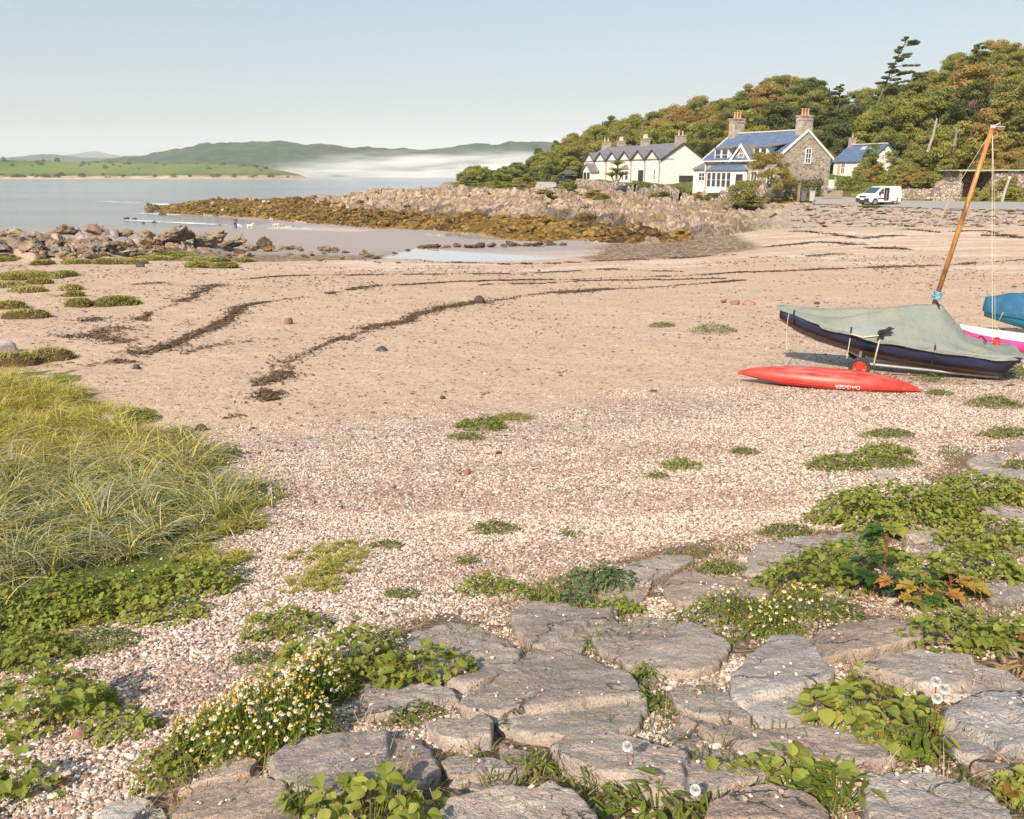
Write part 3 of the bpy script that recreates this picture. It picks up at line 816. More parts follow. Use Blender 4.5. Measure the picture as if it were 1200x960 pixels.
def forest_hill(name, us, vs, Y0, Y1, Yb, nx, ny, lump, lf, cell):
    return ridge_land(name, us, vs, Y0, Y1, Yb, M_FOR, nx, ny, 1, lump, lf)
ridge_land('far_hills', [60, 110, 150, 185, 215, 235, 260, 290, 340, 400, 440, 500, 540, 580, 640, 800, 1000], [200, 190, 187, 181, 174, 170, 168.5, 167, 168, 171, 174, 177, 171, 169, 169, 176, 190], 2300, 3100, 3600, M_FOR, 700, 70, 1, 26, .018)
ridge_land('distant_hills', [-420, -200, -60, 0, 30, 52, 75, 100, 120, 150, 200, 300], [176, 184, 188, 187, 184, 180.5, 182, 185, 186, 183, 186, 200], 4300, 5200, 6000, M_FOR, 500, 40, 1, 22, .008)
ridge_land('distant_hills', [-60, 20, 60, 90, 118, 140, 170, 240], [195, 188, 184, 181, 177.5, 182, 185, 200], 8600, 9600, 11000, M_FOR, 260, 30, 1, 30, .004)

# air: one closed box of thin haze round the camera and everything on the ground
mb = MB()
X, Y0, Y1, Z0, Z1 = 9500, -600, 12500, -8, 420
mb.box((0, (Y0 + Y1) / 2, (Z0 + Z1) / 2), (2 * X, Y1 - Y0, Z1 - Z0))
hz_m = bpy.data.materials.new('haze_air'); hz_m.use_nodes = True
nt = hz_m.node_tree; nt.nodes.clear()
ho = nt.nodes.new('ShaderNodeOutputMaterial'); hv = nt.nodes.new('ShaderNodeVolumePrincipled')
hv.inputs['Color'].default_value = (.93, .97, 1.0, 1); hv.inputs['Density'].default_value = .00009; hv.inputs['Anisotropy'].default_value = -.15
nt.links.new(hv.outputs[0], ho.inputs['Volume'])
haze = mb.build('haze', hz_m); tag(haze, 'thin pale air over the whole bay', 'haze', kind='stuff')

# the mist bank lying on the water below the far wooded hill
def mist(name, c, r, dens, seed, label):
    V = []; Fs = []
    nu, nv = 40, 16
    th = np.linspace(0, 2 * np.pi, nu, endpoint=False); ph = np.linspace(-.5 * np.pi, .5 * np.pi, nv)
    TH, PH = np.meshgrid(th, ph)
    w = 1 + .35 * (fbm(np.cos(TH) * 2 + 5, np.sin(TH) * 2 + PH * 1.5, seed, 3) - .5)
    X = c[0] + r[0] * np.cos(TH) * np.cos(PH) * w; Y = c[1] + r[1] * np.sin(TH) * np.cos(PH) * w; Z = c[2] + r[2] * np.sin(PH) * w
    idx = np.arange(nu * nv).reshape(nv, nu)
    Qd = np.stack([idx[:-1], np.roll(idx, -1, 1)[:-1], np.roll(idx, -1, 1)[1:], idx[1:]], -1).reshape(-1, 4)
    m = bpy.data.materials.new('mist_air'); m.use_nodes = True; t = m.node_tree; t.nodes.clear()
    out = t.nodes.new('ShaderNodeOutputMaterial'); pv = t.nodes.new('ShaderNodeVolumePrincipled')
    pv.inputs['Color'].default_value = (1, 1, 1, 1); pv.inputs['Anisotropy'].default_value = -.2
    tc = t.nodes.new('ShaderNodeTexCoord'); mp = t.nodes.new('ShaderNodeMapping'); mp.inputs['Scale'].default_value = (3.4, 1.6, 3.6)
    nz = t.nodes.new('ShaderNodeTexNoise'); nz.inputs['Scale'].default_value = 1.0; nz.inputs['Detail'].default_value = 4; nz.inputs['Distortion'].default_value = .6
    ln = t.nodes.new('ShaderNodeVectorMath'); ln.operation = 'LENGTH'
    t.links.new(tc.outputs['Object'], ln.inputs[0]); t.links.new(tc.outputs['Object'], mp.inputs[0]); t.links.new(mp.outputs[0], nz.inputs[0])
    fall = t.nodes.new('ShaderNodeMapRange'); fall.interpolation_type = 'SMOOTHSTEP'
    for i, x in enumerate((1.0, .35, 0., 1.)): fall.inputs[i + 1].default_value = x
    t.links.new(ln.outputs['Value'], fall.inputs[0])
    nr_ = t.nodes.new('ShaderNodeMapRange')
    for i, x in enumerate((.43, .66, .03, 1.)): nr_.inputs[i + 1].default_value = x
    t.links.new(nz.outputs[0], nr_.inputs[0])
    mu = t.nodes.new('ShaderNodeMath'); mu.operation = 'MULTIPLY'; t.links.new(fall.outputs[0], mu.inputs[0]); t.links.new(nr_.outputs[0], mu.inputs[1])
    mu2 = t.nodes.new('ShaderNodeMath'); mu2.operation = 'MULTIPLY'; t.links.new(mu.outputs[0], mu2.inputs[0]); mu2.inputs[1].default_value = dens
    t.links.new(mu2.outputs[0], pv.inputs['Density']); t.links.new(pv.outputs[0], out.inputs['Volume'])
    VV = np.stack([(X - c[0]) / r[0], (Y - c[1]) / r[1], (Z - c[2]) / r[2]], -1).reshape(-1, 3)
    o = link(name, mesh_np(name, VV, Qd, None, True, [m])); o.location = c; o.scale = r
    m.cycles.homogeneous_volume = False
    try: m.cycles.volume_step_rate = 1.0
    except Exception: pass
    return tag(o, label, 'mist', kind='stuff')
mist('mist', (-80, 1780, 6), (510, 330, 56), .015, 1, 'white mist bank lying on the water under the wooded hill')
# ------------------------------------------------------------------ near slabs of the stone pitching, each traced to its own outline
SLAB_PTS = []
def slab(poly, height=.12, mat=None, label='', seed=0, tilt=(0, 0), group='stone slabs of the slope', dip=0.0):
    """poly: photograph pixels of the slab's top edge; the top lies height above the ground"""
    r = np.random.default_rng(seed + 100)
    P = []
    cu, cv = np.mean([p[0] for p in poly]), np.mean([p[1] for p in poly])
    c0 = at(cu, cv)
    height = height * .42
    topz = lambda x, y: smooth_z(x, y) + height
    for u_, v_ in poly: P.append(at(u_, v_, fn=topz, lo=.6))
    P = np.array(P); c = P.mean(0)
    # average plane of the top, so that slabs are flat though the ground bends
    A = np.column_stack([P[:, :2] - c[:2], np.ones(len(P))]); pl = np.linalg.lstsq(A, P[:, 2], rcond=None)[0]
    n = len(P); m = 168
    seg = np.linalg.norm(np.roll(P, -1, 0)[:, :2] - P[:, :2], axis=1); cum = np.concatenate([[0], np.cumsum(seg)])
    s = np.linspace(0, cum[-1], m, endpoint=False)
    rim = np.column_stack([np.interp(s, cum, np.append(P[:, k], P[0, k])) for k in (0, 1)]) - c[:2]
    for _ in range(1): rim = .25 * np.roll(rim, 1, 0) + .5 * rim + .25 * np.roll(rim, -1, 0)
    size = np.abs(rim).max()
    q = rim + c[:2]
    wob = (fbm(q[:, 0] * 7, q[:, 1] * 7, seed, 4) - .5) * .16 + (fbm(q[:, 0] * 28, q[:, 1] * 28, seed + 3, 3) - .5) * .05
    rim = rim * (1.02 + wob[:, None])
    prof = [(k, 0.0) for k in np.linspace(0, .93, 24)[1:]] + [(.955, -.001), (.975, -.004), (.988, -.009), (.997, -.022), (1.003, -.05), (1.006, -.09), (1.0, -.15), (.97, -.24)]
    V = [np.zeros((1, 3))]
    for k, dz in prof:
        xy = rim * k
        w = c[:2] + xy
        z = pl[0] * xy[:, 0] + pl[1] * xy[:, 1] + (pl[2])
        und = (fbm(w[:, 0] * 3.2, w[:, 1] * 3.2, seed + 5, 4) - .5) * .05 * min(1, size / .3) + (fbm(w[:, 0] * 14, w[:, 1] * 14, seed + 6, 4) - .5) * .018 + (fbm(w[:, 0] * 50, w[:, 1] * 50, seed + 7, 2) - .5) * .007
        # a broken step across some slabs
        an = r0 = (seed * 2.399) % 6.28
        side = xy[:, 0] * math.cos(an) + xy[:, 1] * math.sin(an) - size * .25 + (fbm(w[:, 0] * 5, w[:, 1] * 5, seed + 8, 3) - .5) * .12
        step = -.028 * sstep(-.008, .012, side)
        ch = (fbm(w[:, 0] * 20, w[:, 1] * 20, seed + 12, 3) - .5) * .03 * sstep(.9, 1.0, k) * (1 - sstep(1.003, 1.01, k))
        lat = 1 + (0 if dz > -.04 else 1) * (fbm(w[:, 0] * 9, w[:, 1] * 9 + dz * 40, seed + 9, 3)[:, None] - .5) * .10
        V.append(np.column_stack([xy * lat, z - c[2] + und + step + dz + ch]))
    V[0][0, 2] = V[1][:, 2].mean()
    V = np.concatenate(V)
    V[:, 2] += dip
    kk_ = 1 + (r.integers(2, 20, 60) * m + (r.normal(r.uniform(0, m), m * .22, 60).astype(int) % m)); q = V[kk_[: int(3 + size * 28)]]
    SLAB_PTS.append(q + c)
    a = np.arange(m)
    tri = np.stack([np.zeros(m, int), 1 + a, 1 + (a + 1) % m], 1)
    qs = [np.stack([1 + k * m + a, 1 + (k + 1) * m + a, 1 + (k + 1) * m + (a + 1) % m, 1 + k * m + (a + 1) % m], 1) for k in range(len(prof) - 1)]
    o = link('stone_slab', mesh_np('stone_slab', V, [tri, np.concatenate(qs)], None, True, [mat or M_SLAB]), loc=tuple(c))
    return tag(o, label, 'stone', group)

SLABS = [
 ([(320, 887), (343, 868), (390, 857), (450, 853), (487, 857), (508, 868), (515, 893), (500, 910), (470, 915), (430, 918), (385, 928), (348, 922), (322, 908)], .15, 1, 'broad purple grey slab with orange broken end below the large daisy patch'),
 ([(500, 836), (517, 832), (567, 833), (579, 845), (577, 862), (547, 868), (513, 863), (503, 850)], .12, 0, 'small pale blue grey block between two big slabs and loose pebbles'),
 ([(625, 758), (680, 766), (733, 783), (754, 811), (747, 838), (715, 850), (660, 853), (610, 847), (570, 835), (533, 824), (555, 806), (591, 789), (606, 776)], .16, 0, 'largest pale grey slab with a rusty hollow of shell chips in its middle'),
 ([(476, 748), (497, 732), (520, 723), (560, 727), (592, 743), (612, 763), (605, 780), (575, 793), (543, 801), (515, 790), (490, 775)], .12, 1, 'smooth pinkish grey slab partly under the wide leafy clump'),
 ([(405, 808), (430, 800), (480, 802), (530, 808), (540, 816), (500, 826), (460, 832), (410, 845), (385, 842), (380, 820)], .08, 1, 'low brown ledge between the daisy patch and the pale slabs'),
 ([(600, 712), (622, 703), (650, 704), (690, 713), (722, 712), (726, 722), (705, 735), (690, 742), (684, 755), (655, 760), (625, 753), (603, 738)], .13, 1, 'brown grey slab with a dark split corner under a tuft of leaves'),
 ([(692, 742), (700, 730), (730, 722), (750, 714), (790, 718), (830, 735), (855, 753), (842, 773), (815, 783), (770, 780), (735, 774), (702, 758)], .13, 0, 'domed pale slab right of the split brown slab'),
 ([(700, 690), (722, 675), (735, 660), (770, 650), (806, 645), (814, 656), (790, 668), (765, 680), (752, 698), (730, 704), (708, 702)], .11, 0, 'long smooth grey slab at the edge of the gravel, farthest of the middle slabs'),
 ([(778, 690), (785, 674), (815, 667), (850, 672), (900, 673), (914, 682), (900, 698), (870, 707), (830, 707), (796, 704)], .11, 1, 'flat slab behind the small yellow and white daisy patch'),
 ([(862, 655), (880, 642), (900, 636), (925, 637), (938, 645), (935, 660), (910, 668), (880, 671), (863, 665)], .10, 0, 'blue grey slab beside the little fern at the gravel edge'),
 ([(905, 743), (925, 741), (950, 750), (964, 770), (978, 785), (968, 805), (950, 820), (940, 838), (915, 840), (885, 830), (860, 813), (855, 795), (872, 775)], .15, 0, 'tall pale slab crossed by a thin quartz vein'),
 ([(780, 802), (800, 793), (835, 790), (848, 800), (860, 820), (883, 838), (860, 841), (820, 836), (792, 824)], .12, 0, 'grey slab wedged left of the slab with the quartz vein'),
 ([(778, 847), (795, 834), (830, 842), (870, 849), (920, 849), (960, 848), (1000, 860), (1040, 875), (1052, 886), (1020, 892), (980, 890), (930, 888), (890, 886), (850, 884), (800, 870)], .12, 1, 'long low slab running right under the vein slab'),
 ([(643, 868), (665, 855), (700, 853), (740, 860), (780, 872), (830, 884), (880, 889), (900, 897), (880, 907), (840, 915), (800, 922), (770, 926), (735, 910), (700, 903), (665, 885)], .15, 1, 'dark streaked slab tilted below the largest pale slab'),
 ([(522, 928), (560, 918), (600, 912), (640, 915), (680, 925), (697, 945), (702, 975), (600, 995), (530, 985), (513, 955)], .15, 0, 'pale grey slab at the bottom edge beside the big leaved plant'),
 ([(832, 942), (860, 927), (900, 922), (940, 930), (970, 950), (980, 985), (905, 998), (840, 985), (823, 965)], .15, 1, 'brown grey slab at the bottom edge under the broad dock leaves'),
 ([(1013, 907), (1040, 892), (1090, 892), (1130, 900), (1160, 915), (1187, 945), (1172, 985), (1100, 998), (1040, 985), (1020, 950)], .15, 0, 'big rough slab at the bottom right corner with black lichen'),
 ([(1105, 832), (1125, 817), (1160, 810), (1240, 806), (1250, 870), (1200, 872), (1160, 880), (1125, 872), (1108, 855)], .14, 0, 'grey slab cut by the right edge below the long ledge'),
 ([(1003, 775), (1040, 762), (1080, 759), (1130, 764), (1190, 780), (1207, 793), (1180, 806), (1120, 806), (1080, 798), (1045, 788)], .13, 0, 'long pale ledge with a dark brown broken front'),
 ([(952, 747), (975, 727), (1010, 717), (1060, 719), (1086, 730), (1080, 748), (1050, 755), (1000, 763), (965, 768)], .12, 1, 'layered brown slab under the orange maple leaves'),
 ([(200, 950), (225, 922), (260, 912), (300, 910), (335, 918), (352, 945), (347, 985), (270, 995), (190, 985)], .13, 1, 'dark slaty slab at the bottom edge left of the orange ended slab'),
 ([(112, 962), (125, 942), (155, 934), (188, 938), (200, 955), (188, 985), (110, 985)], .10, 0, 'blue grey stone, lowest and leftmost of the slabs'),
 ([(205, 925), (225, 907), (255, 892), (285, 882), (302, 890), (292, 905), (255, 912), (225, 920)], .10, 1, 'pinkish stone at the foot of the large daisy patch'),
 ([(517, 892), (530, 884), (560, 887), (590, 889), (610, 900), (605, 910), (560, 914), (527, 910)], .08, 1, 'small brown stone with an orange leaf on it'),
 ([(905, 640), (930, 628), (960, 621), (1000, 620), (1017, 630), (990, 640), (950, 645), (918, 648)], .08, 0, 'flat grey stone behind the leafy cover, left of the maple sapling'),
 ([(1060, 622), (1085, 615), (1108, 622), (1114, 638), (1090, 648), (1064, 643)], .08, 1, 'warm grey stone just behind the maple sapling'),
 ([(1131, 540), (1150, 530), (1180, 528), (1190, 540), (1165, 548), (1140, 548)], .09, 0, 'pale stone on gravel near the right edge, farthest but one'),
 ([(1176, 522), (1190, 514), (1230, 510), (1235, 528), (1195, 532)], .08, 0, 'pale stone cut by the right edge, farthest of the slabs'),
 ([(1122, 556), (1150, 549), (1200, 549), (1225, 560), (1185, 564), (1140, 563)], .07, 0, 'thin flat stone beneath the pale stone near the right edge'),
 ([(1147, 593), (1170, 588), (1220, 592), (1222, 605), (1175, 607), (1150, 601)], .08, 0, 'grey stone poking from the leaves at the right edge'),
 ([(1160, 634), (1200, 627), (1230, 632), (1228, 646), (1175, 647)], .08, 1, 'brown stone between leafy clumps at the right edge'),
 ([(1145, 685), (1165, 679), (1225, 682), (1228, 712), (1190, 713), (1160, 701)], .10, 1, 'pinkish slab right of the orange maple leaves'),
 ([(1040, 673), (1060, 664), (1085, 669), (1090, 680), (1062, 684)], .09, 0, 'white grey stone showing between the maple leaves'),
 ([(958, 691), (975, 687), (995, 691), (994, 704), (968, 706)], .08, 1, 'small tan stone beside the yellow and white daisies'),
 ([(1140, 892), (1165, 882), (1215, 874), (1222, 900), (1172, 906)], .09, 1, 'small brown slab above the bottom right corner'),
 ([(1022, 556), (1030, 549), (1046, 551), (1050, 558), (1036, 562)], .05, 0, 'little grey stone among the near leaves by the gravel'),
 ([(752, 800), (764, 792), (776, 800), (772, 812), (757, 812)], .05, 1, 'fist sized brown stone in the grassy gap between slabs'),
 ([(585, 865), (615, 860), (640, 872), (636, 895), (610, 905), (588, 890)], .05, 1, 'rounded tan stone among loose pebbles in the gap'),
]
for i, (poly, h, k, lab) in enumerate(SLABS):
    slab(poly, h, M_SLAB2 if k else M_SLAB, lab, i)

# ------------------------------------------------------------------ loose stones and cobbles on the sand
def boulder_mesh(name, seed, size, mat, planes=14, sub=3, flat=.75, noise=.10, smooth=False, rec=(.55, .92), crag=0.0):
    import bmesh
    bm = bmesh.new(); bmesh.ops.create_icosphere(bm, subdivisions=sub, radius=1)
    V = np.array([q.co[:] for q in bm.verts]); Fs = np.array([[q.index for q in f.verts] for f in bm.faces]); bm.free()
    r = np.random.default_rng(seed)
    for _ in range(planes):
        n = r.normal(size=3); n /= np.linalg.norm(n); d = r.uniform(*rec)
        p = V @ n; V = V - np.maximum(p - d, 0)[:, None] * n
    V += (fbm3(V + 10, 2.2, seed, 4)[:, None] - .5) * noise * 2 * V
    V += (fbm3(V + 30, 7, seed, 3)[:, None] - .5) * noise * .8
    if crag:
        n1 = np.abs(fbm3(V * np.array([1, 1, .55]) + 50, 2.4, seed + 7, 3) - .5); n2 = np.abs(fbm3(V * np.array([1, 1, .6]) + 70, 5.5, seed + 9, 2) - .5)
        st_ = np.floor(fbm3(V + 90, 3.1, seed + 3, 2) * 9) / 9 - .5
        V *= (1 + crag * (.9 * (.16 - np.minimum(n1, .16)) * -6 + .5 * st_ - .35 * (.12 - np.minimum(n2, .12)) * 5 ) * .42)[:, None]
    V = V * np.array(size) * np.array([1, 1, flat])
    return mesh_np(name, V, Fs, None, smooth, [mat])

def loose(u, v, w, hgt, mat, label, seed, group='loose stones on the sand', name='stone'):
    p = at(u, v); 
    me = boulder_mesh(name, seed, (w / 2, w / 2.6, hgt / 1.2), mat, 9, 3, .8, .12, True)
    o = link(name, me, loc=(p[0], p[1], p[2] + hgt * .22)); o.rotation_euler = (0, 0, seed * 1.7)
    return tag(o, label, 'stone', group)
M_REDST = stone_mat('red_stone', (.38, .20, .15), (.25, .13, .10), (.40, .24, .18), 31, None, 1)
M_DKST = stone_mat('dark_stone', (.10, .09, .085), (.05, .045, .045), (.14, .11, .09), 32, None, 1)
M_WHST = stone_mat('pale_stone', (.56, .52, .48), (.40, .36, .33), (.52, .44, .36), 33, None, 1)
for args in [
 (338, 380, .30, .22, M_REDST, 'red sandstone lump lying alone on the sand'), (562, 354, .42, .22, M_DKST, 'black stone sitting on the main weed line'),
 (447, 412, .26, .13, M_DKST, 'dark brown stone on the sand between the weed lines'), (160, 433, .16, .12, M_DKST, 'small round black stone beside the left grass'),
 (519, 467, .11, .06, M_DKST, 'small dark cobble above the patch of low weed'), (766, 459, .12, .04, M_DKST, 'thin dark stone lying alone on bare shingle'),
 (584, 532, .11, .03, M_DKST, 'dark sliver of driftwood coloured stone on shingle'), (547, 555, .09, .06, M_REDST, 'small red cobble on shingle left of centre'),
 (1015, 481, .13, .07, M_REDST, 'orange red cobble below the upturned kayak'), (164, 313, .45, .3, M_DKST, 'dark stone on the sand in front of the salt turf'),
 (126, 507, .42, .26, M_WHST, 'pale boulder half sunk in the long grass'), (28, 491, .26, .14, M_WHST, 'grey white stone among the yellow grass tips'),
 (4, 414, .5, .3, M_WHST, 'white boulder cut by the left edge beside turf'), (236, 505, .16, .1, M_DKST, 'blue grey cobble at the grassy edge'),
 (848, 354, .26, .1, M_REDST, 'reddish stone, left of a short row by the blue boat sand'), (862, 356, .34, .13, M_REDST, 'red stone in the middle of a short row on the sand'),
 (877, 357, .42, .14, M_REDST, 'largest red stone of the short row behind the dinghy'), (957, 357, .2, .1, M_DKST, 'dark stone just behind the dinghy cover'),
 (1160, 367, .34, .14, M_DKST, 'dark stone on the sand under the blue boat bow'), (1188, 337, .2, .1, M_DKST, 'brown stone on sand above the blue boat'),
 (94, 864 , .09, .05, M_REDST, 'red pebble on the gravel near the bottom left'), (240, 696, .07, .05, M_DKST, 'dark pebble resting on the gravel by leafy weeds'),
 (562, 725, .07, .03, M_REDST, 'reddish flat pebble behind the pinkish slab'), (1185, 452, .12, .04, M_DKST, 'dark flat stone on shingle behind the stern'),
]:
    loose(*args, seed=int(args[0] + args[1]))

# ------------------------------------------------------------------ the gravel itself: real pebbles where they can be told apart
def pebble_points(n, y0, y1, r):
    """positions spread evenly over the visible wedge between y0 and y1"""
    y = np.sqrt(r.uniform(y0 ** 2, y1 ** 2, n)); t = r.uniform(-.78, 1.2 if y1 < 13 else .78, n)
    return t * y, y
pts = []
r = np.random.default_rng(3)
for (n, y0, y1, s0, s1) in [(118000, 1.4, 3.6, .0045, .0125), (143000, 3.5, 6.6, .0053, .0128), (186000, 6.4, 12.5, .0062, .0132), (50000, 12.0, 26, .008, .015)]:
    x, y = pebble_points(n, y0, y1, r)
    z = smooth_z(x, y); uu, vv = project(x, y, z)
    dens = sstep(452, 545, vv + (uu - 600) * .08 + (fbm(x * 1.2, y * 1.2, 4, 3) - .5) * 120)
    dens = np.maximum(dens, .42 * sstep(360, 440, vv) * sstep(760, 980, uu))
    dens = np.maximum(dens, .05)
    so = soft_poly(x, y, STONE_POLY, .15); gr = soft_poly(x, y, GRASS_POLY, .2)
    pat = fbm(x * 2.3, y * 2.3, 66, 3)
    dens = dens * (1 - so * (1 - .85 * sstep(.36, .52, pat))) * (1 - .97 * gr)
    k = r.uniform(size=n) < dens
    x, y = x[k], y[k]
    s = s0 + (s1 - s0) * r.beta(1.5, 3.2, k.sum())
    big = r.uniform(size=k.sum()) < .012; s = np.where(big, s * 1.9, s)
    pts.append(np.column_stack([x, y, ground_z(x, y) + s * .25, s]))
sp_ = np.concatenate(SLAB_PTS); sp_ = np.concatenate([sp_ + np.column_stack([r.normal(0, .03, (len(sp_), 2)), np.zeros(len(sp_))]) for _ in range(2)])
pts.append(np.column_stack([sp_, r.uniform(.0025, .0075, len(sp_))]))
pts = np.concatenate(pts)
n = len(pts)
me = bpy.data.meshes.new('gravel'); me.vertices.add(n); me.vertices.foreach_set('co', pts[:, :3].astype(np.float32).ravel())
S = pts[:, 3:4] * np.column_stack([r.uniform(.9, 1.5, n), r.uniform(.7, 1.1, n), r.uniform(.42, .8, n)])
Rr = np.column_stack([r.normal(0, .35, n), r.normal(0, .35, n), r.uniform(0, 6.28, n)])
for nm, arr in (('psize', S), ('prot', Rr)):
    a = me.attributes.new(nm, 'FLOAT_VECTOR', 'POINT'); a.data.foreach_set('vector', arr.astype(np.float32).ravel())
a = me.attributes.new('pcol', 'FLOAT', 'POINT'); 
pc = r.uniform(0, 1, n); bandy = fbm(pts[:, 0] * .55, pts[:, 1] * 1.5, 91, 3); dk_ = (r.uniform(size=n) < .62 * sstep(.46, .66, bandy)); pc = np.where(dk_, np.where(r.uniform(size=n) < .6, r.uniform(0, .34, n), r.uniform(.9, 1, n)), pc)
a.data.foreach_set('value', pc.astype(np.float32))
gravel = link('gravel', me); tag(gravel, 'pink, white and brown shell gravel over the upper beach', 'gravel', kind='stuff')
s_ = NT('pebble')
t_ = s_.attr('pcol', 'Fac', 'INSTANCER')
c_ = s_.ramp(t_, PEB)
c_ = s_.mix(s_.maprange(s_.noise(1.5, s_.coord(), 4), .35, .65), c_, s_.mix(1.0, c_, (.80, .76, .74), 'MULTIPLY'))
M_PEB = s_.fin(c_, .75, None, .3)
ng = bpy.data.node_groups.new('pebbles', 'GeometryNodeTree')
ng.interface.new_socket('Geometry', in_out='INPUT', socket_type='NodeSocketGeometry')
ng.interface.new_socket('Geometry', in_out='OUTPUT', socket_type='NodeSocketGeometry')
N = ng.nodes.new; L = ng.links.new
gi, go = N('NodeGroupInput'), N('NodeGroupOutput')
ico = N('GeometryNodeMeshIcoSphere'); ico.inputs['Subdivisions'].default_value = 2; ico.inputs['Radius'].default_value = 1
sp = N('GeometryNodeSetPosition'); nz = N('ShaderNodeTexNoise'); nz.inputs['Scale'].default_value = .9; nz.inputs['Detail'].default_value = 1
vm = N('ShaderNodeVectorMath'); vm.operation = 'SUBTRACT'; vm.inputs[1].default_value = (.5, .5, .5)
vs = N('ShaderNodeVectorMath'); vs.operation = 'SCALE'; vs.inputs['Scale'].default_value = 1.3
L(ico.outputs[0], sp.inputs[0]); L(nz.outputs['Color'], vm.inputs[0]); L(vm.outputs[0], vs.inputs[0]); L(vs.outputs[0], sp.inputs['Offset'])
sm = N('GeometryNodeSetMaterial'); sm.inputs['Material'].default_value = M_PEB; L(sp.outputs[0], sm.inputs[0])
m2p = N('GeometryNodeMeshToPoints'); L(gi.outputs[0], m2p.inputs[0])
iop = N('GeometryNodeInstanceOnPoints'); L(m2p.outputs[0], iop.inputs['Points']); L(sm.outputs[0], iop.inputs['Instance'])
for nm, sock in (('psize', 'Scale'), ('prot', 'Rotation')):
    na = N('GeometryNodeInputNamedAttribute'); na.data_type = 'FLOAT_VECTOR'; na.inputs[0].default_value = nm; L(na.outputs[0], iop.inputs[sock])
L(iop.outputs[0], go.inputs[0])
md = gravel.modifiers.new('pebbles', 'NODES'); md.node_group = ng
me.materials.append(M_PEB)

# ------------------------------------------------------------------ weed lines: flattened dark wrack thrown up by the tide
M_WRACK = leaf_mat('wrack', [(0, (.06, .036, .022)), (.5, (.12, .072, .042)), (1, (.22, .14, .08))], .6, .05)
def wrack(paths, n, label, wid, size=.05, group='weed lines on the sand', seed=0, spread=1.0):
    r = np.random.default_rng(seed + 50); X = []; Y = []
    for (pth, dens) in paths:
        P = np.array([at(a, b)[:2] for a, b in pth]); seg = np.linalg.norm(np.diff(P, axis=0), axis=1); cum = np.concatenate([[0], np.cumsum(seg)])
        k = int(n * dens * .6); s = r.uniform(0, cum[-1], k)
        cl = fbm(s * .8, s * 0 + seed, seed, 4); s = s[(cl > .44) | (r.uniform(size=k) < .12)]
        wl_ = wid * .7 * (.25 + 1.5 * fbm(s * .45, s * 0 + 9, seed + 4, 3) ** 2)
        x = np.interp(s, cum, P[:, 0]); y = np.interp(s, cum, P[:, 1])
        x2 = np.interp(s + .3, cum, P[:, 0]); y2 = np.interp(s + .3, cum, P[:, 1])
        nx, ny = -(y2 - y), x2 - x; l = np.hypot(nx, ny) + 1e-6
        wv = (fbm(s * 1.3, s * 0 + 3, seed + 8, 4) - .5) * wid * 1.6
        off = r.normal(0, 1, len(s)) * wl_ * np.where(r.random(len(s)) < .22, 3.2, 1.) + wv
        X.append(x + nx / l * off); Y.append(y + ny / l * off)
    X = np.concatenate(X); Y = np.concatenate(Y); k = len(X)
    # little crumpled strips
    TV = np.array([(-1, -.25, 0), (-.3, -.35, .25), (.4, -.2, .1), (1, -.1, 0), (1, .15, .02), (.4, .3, .28), (-.3, .28, .12), (-1, .2, 0)], float)
    TF = [np.array([(0, 1, 6, 7), (1, 2, 5, 6), (2, 3, 4, 5)])]
    sc = size * r.uniform(.4, 1.5, k)
    M = rot_mats(k, tilt=(0, .5), scale=sc, r=r)
    Vv, Fv = scatter(TV, TF, M, np.column_stack([X, Y, ground_z(X, Y) + .012]))
    o = link('seaweed', mesh_np('seaweed', Vv, Fv, {'tint': np.repeat(r.uniform(0, 1, k), 8)}, False, [M_WRACK]))
    return tag(o, label, 'seaweed', group, 'stuff')
wrack([([(292, 452), (305, 452), (322, 442), (340, 424), (362, 412), (395, 402), (425, 391), (442, 383), (478, 378), (490, 370), (530, 360), (562, 354), (620, 346), (700, 340), (790, 335), (872, 328)], 1.)], 26000, 'main black weed line curving across the sand from centre left', .16, .045, seed=1)
wrack([([(302, 456), (312, 460), (318, 466), (326, 468)], .5), ([(298, 450), (310, 450), (330, 436)], .6), ([(268, 492), (280, 487)], .1)], 2600, 'dense dark weed heap ending the main weed line', .16, .04, seed=2)
wrack([([(145, 415), (168, 415), (200, 405), (232, 390), (250, 384), (268, 374), (280, 362), (300, 355), (358, 349)], 1.)], 7500, 'second weed line of broken dark dashes left of the main one', .16, .05, seed=3)
wrack([([(110, 395), (150, 376), (180, 366), (215, 352), (245, 340), (258, 335)], 1.)], 3000, 'brownish weed smear nearest the salt turf tussocks', .38, .05, seed=4)
wrack([([(380, 345), (430, 338), (520, 331), (620, 329), (720, 325), (830, 322), (960, 316), (1060, 313), (1200, 305)], 1.), ([(560, 335), (700, 330), (850, 326)], .2)], 9500, 'long thin weed line running right to the far end of the beach', .18, .06, seed=5)
wrack([([(270, 328), (340, 323), (480, 322), (600, 321), (720, 316), (800, 318)], 1.)], 5200, 'faint weed line along the upper edge of the pale shell band', .14, .06, seed=6)
wrack([([(930, 262 + 8), (985, 276), (1010, 280), (1060, 276)], .5), ([(1060, 268), (1100, 272), (1150, 270), (1200, 280)], .5), ([(1020, 292), (1060, 291)], .3), ([(900, 290), (960, 284), (1010, 288)], .4), ([(1150, 276), (1180, 277)], .2)], 5200, 'scattered weed streaks on the sand below the stone pitching', .35, .09, seed=7)
wrack([([(480, 305), (560, 309), (640, 309), (720, 306), (860, 299)], 1.), ([(880, 302), (1000, 298)], .25)], 4200, 'weed edge along the near rim of the shallow pool', .35, .08, seed=8)
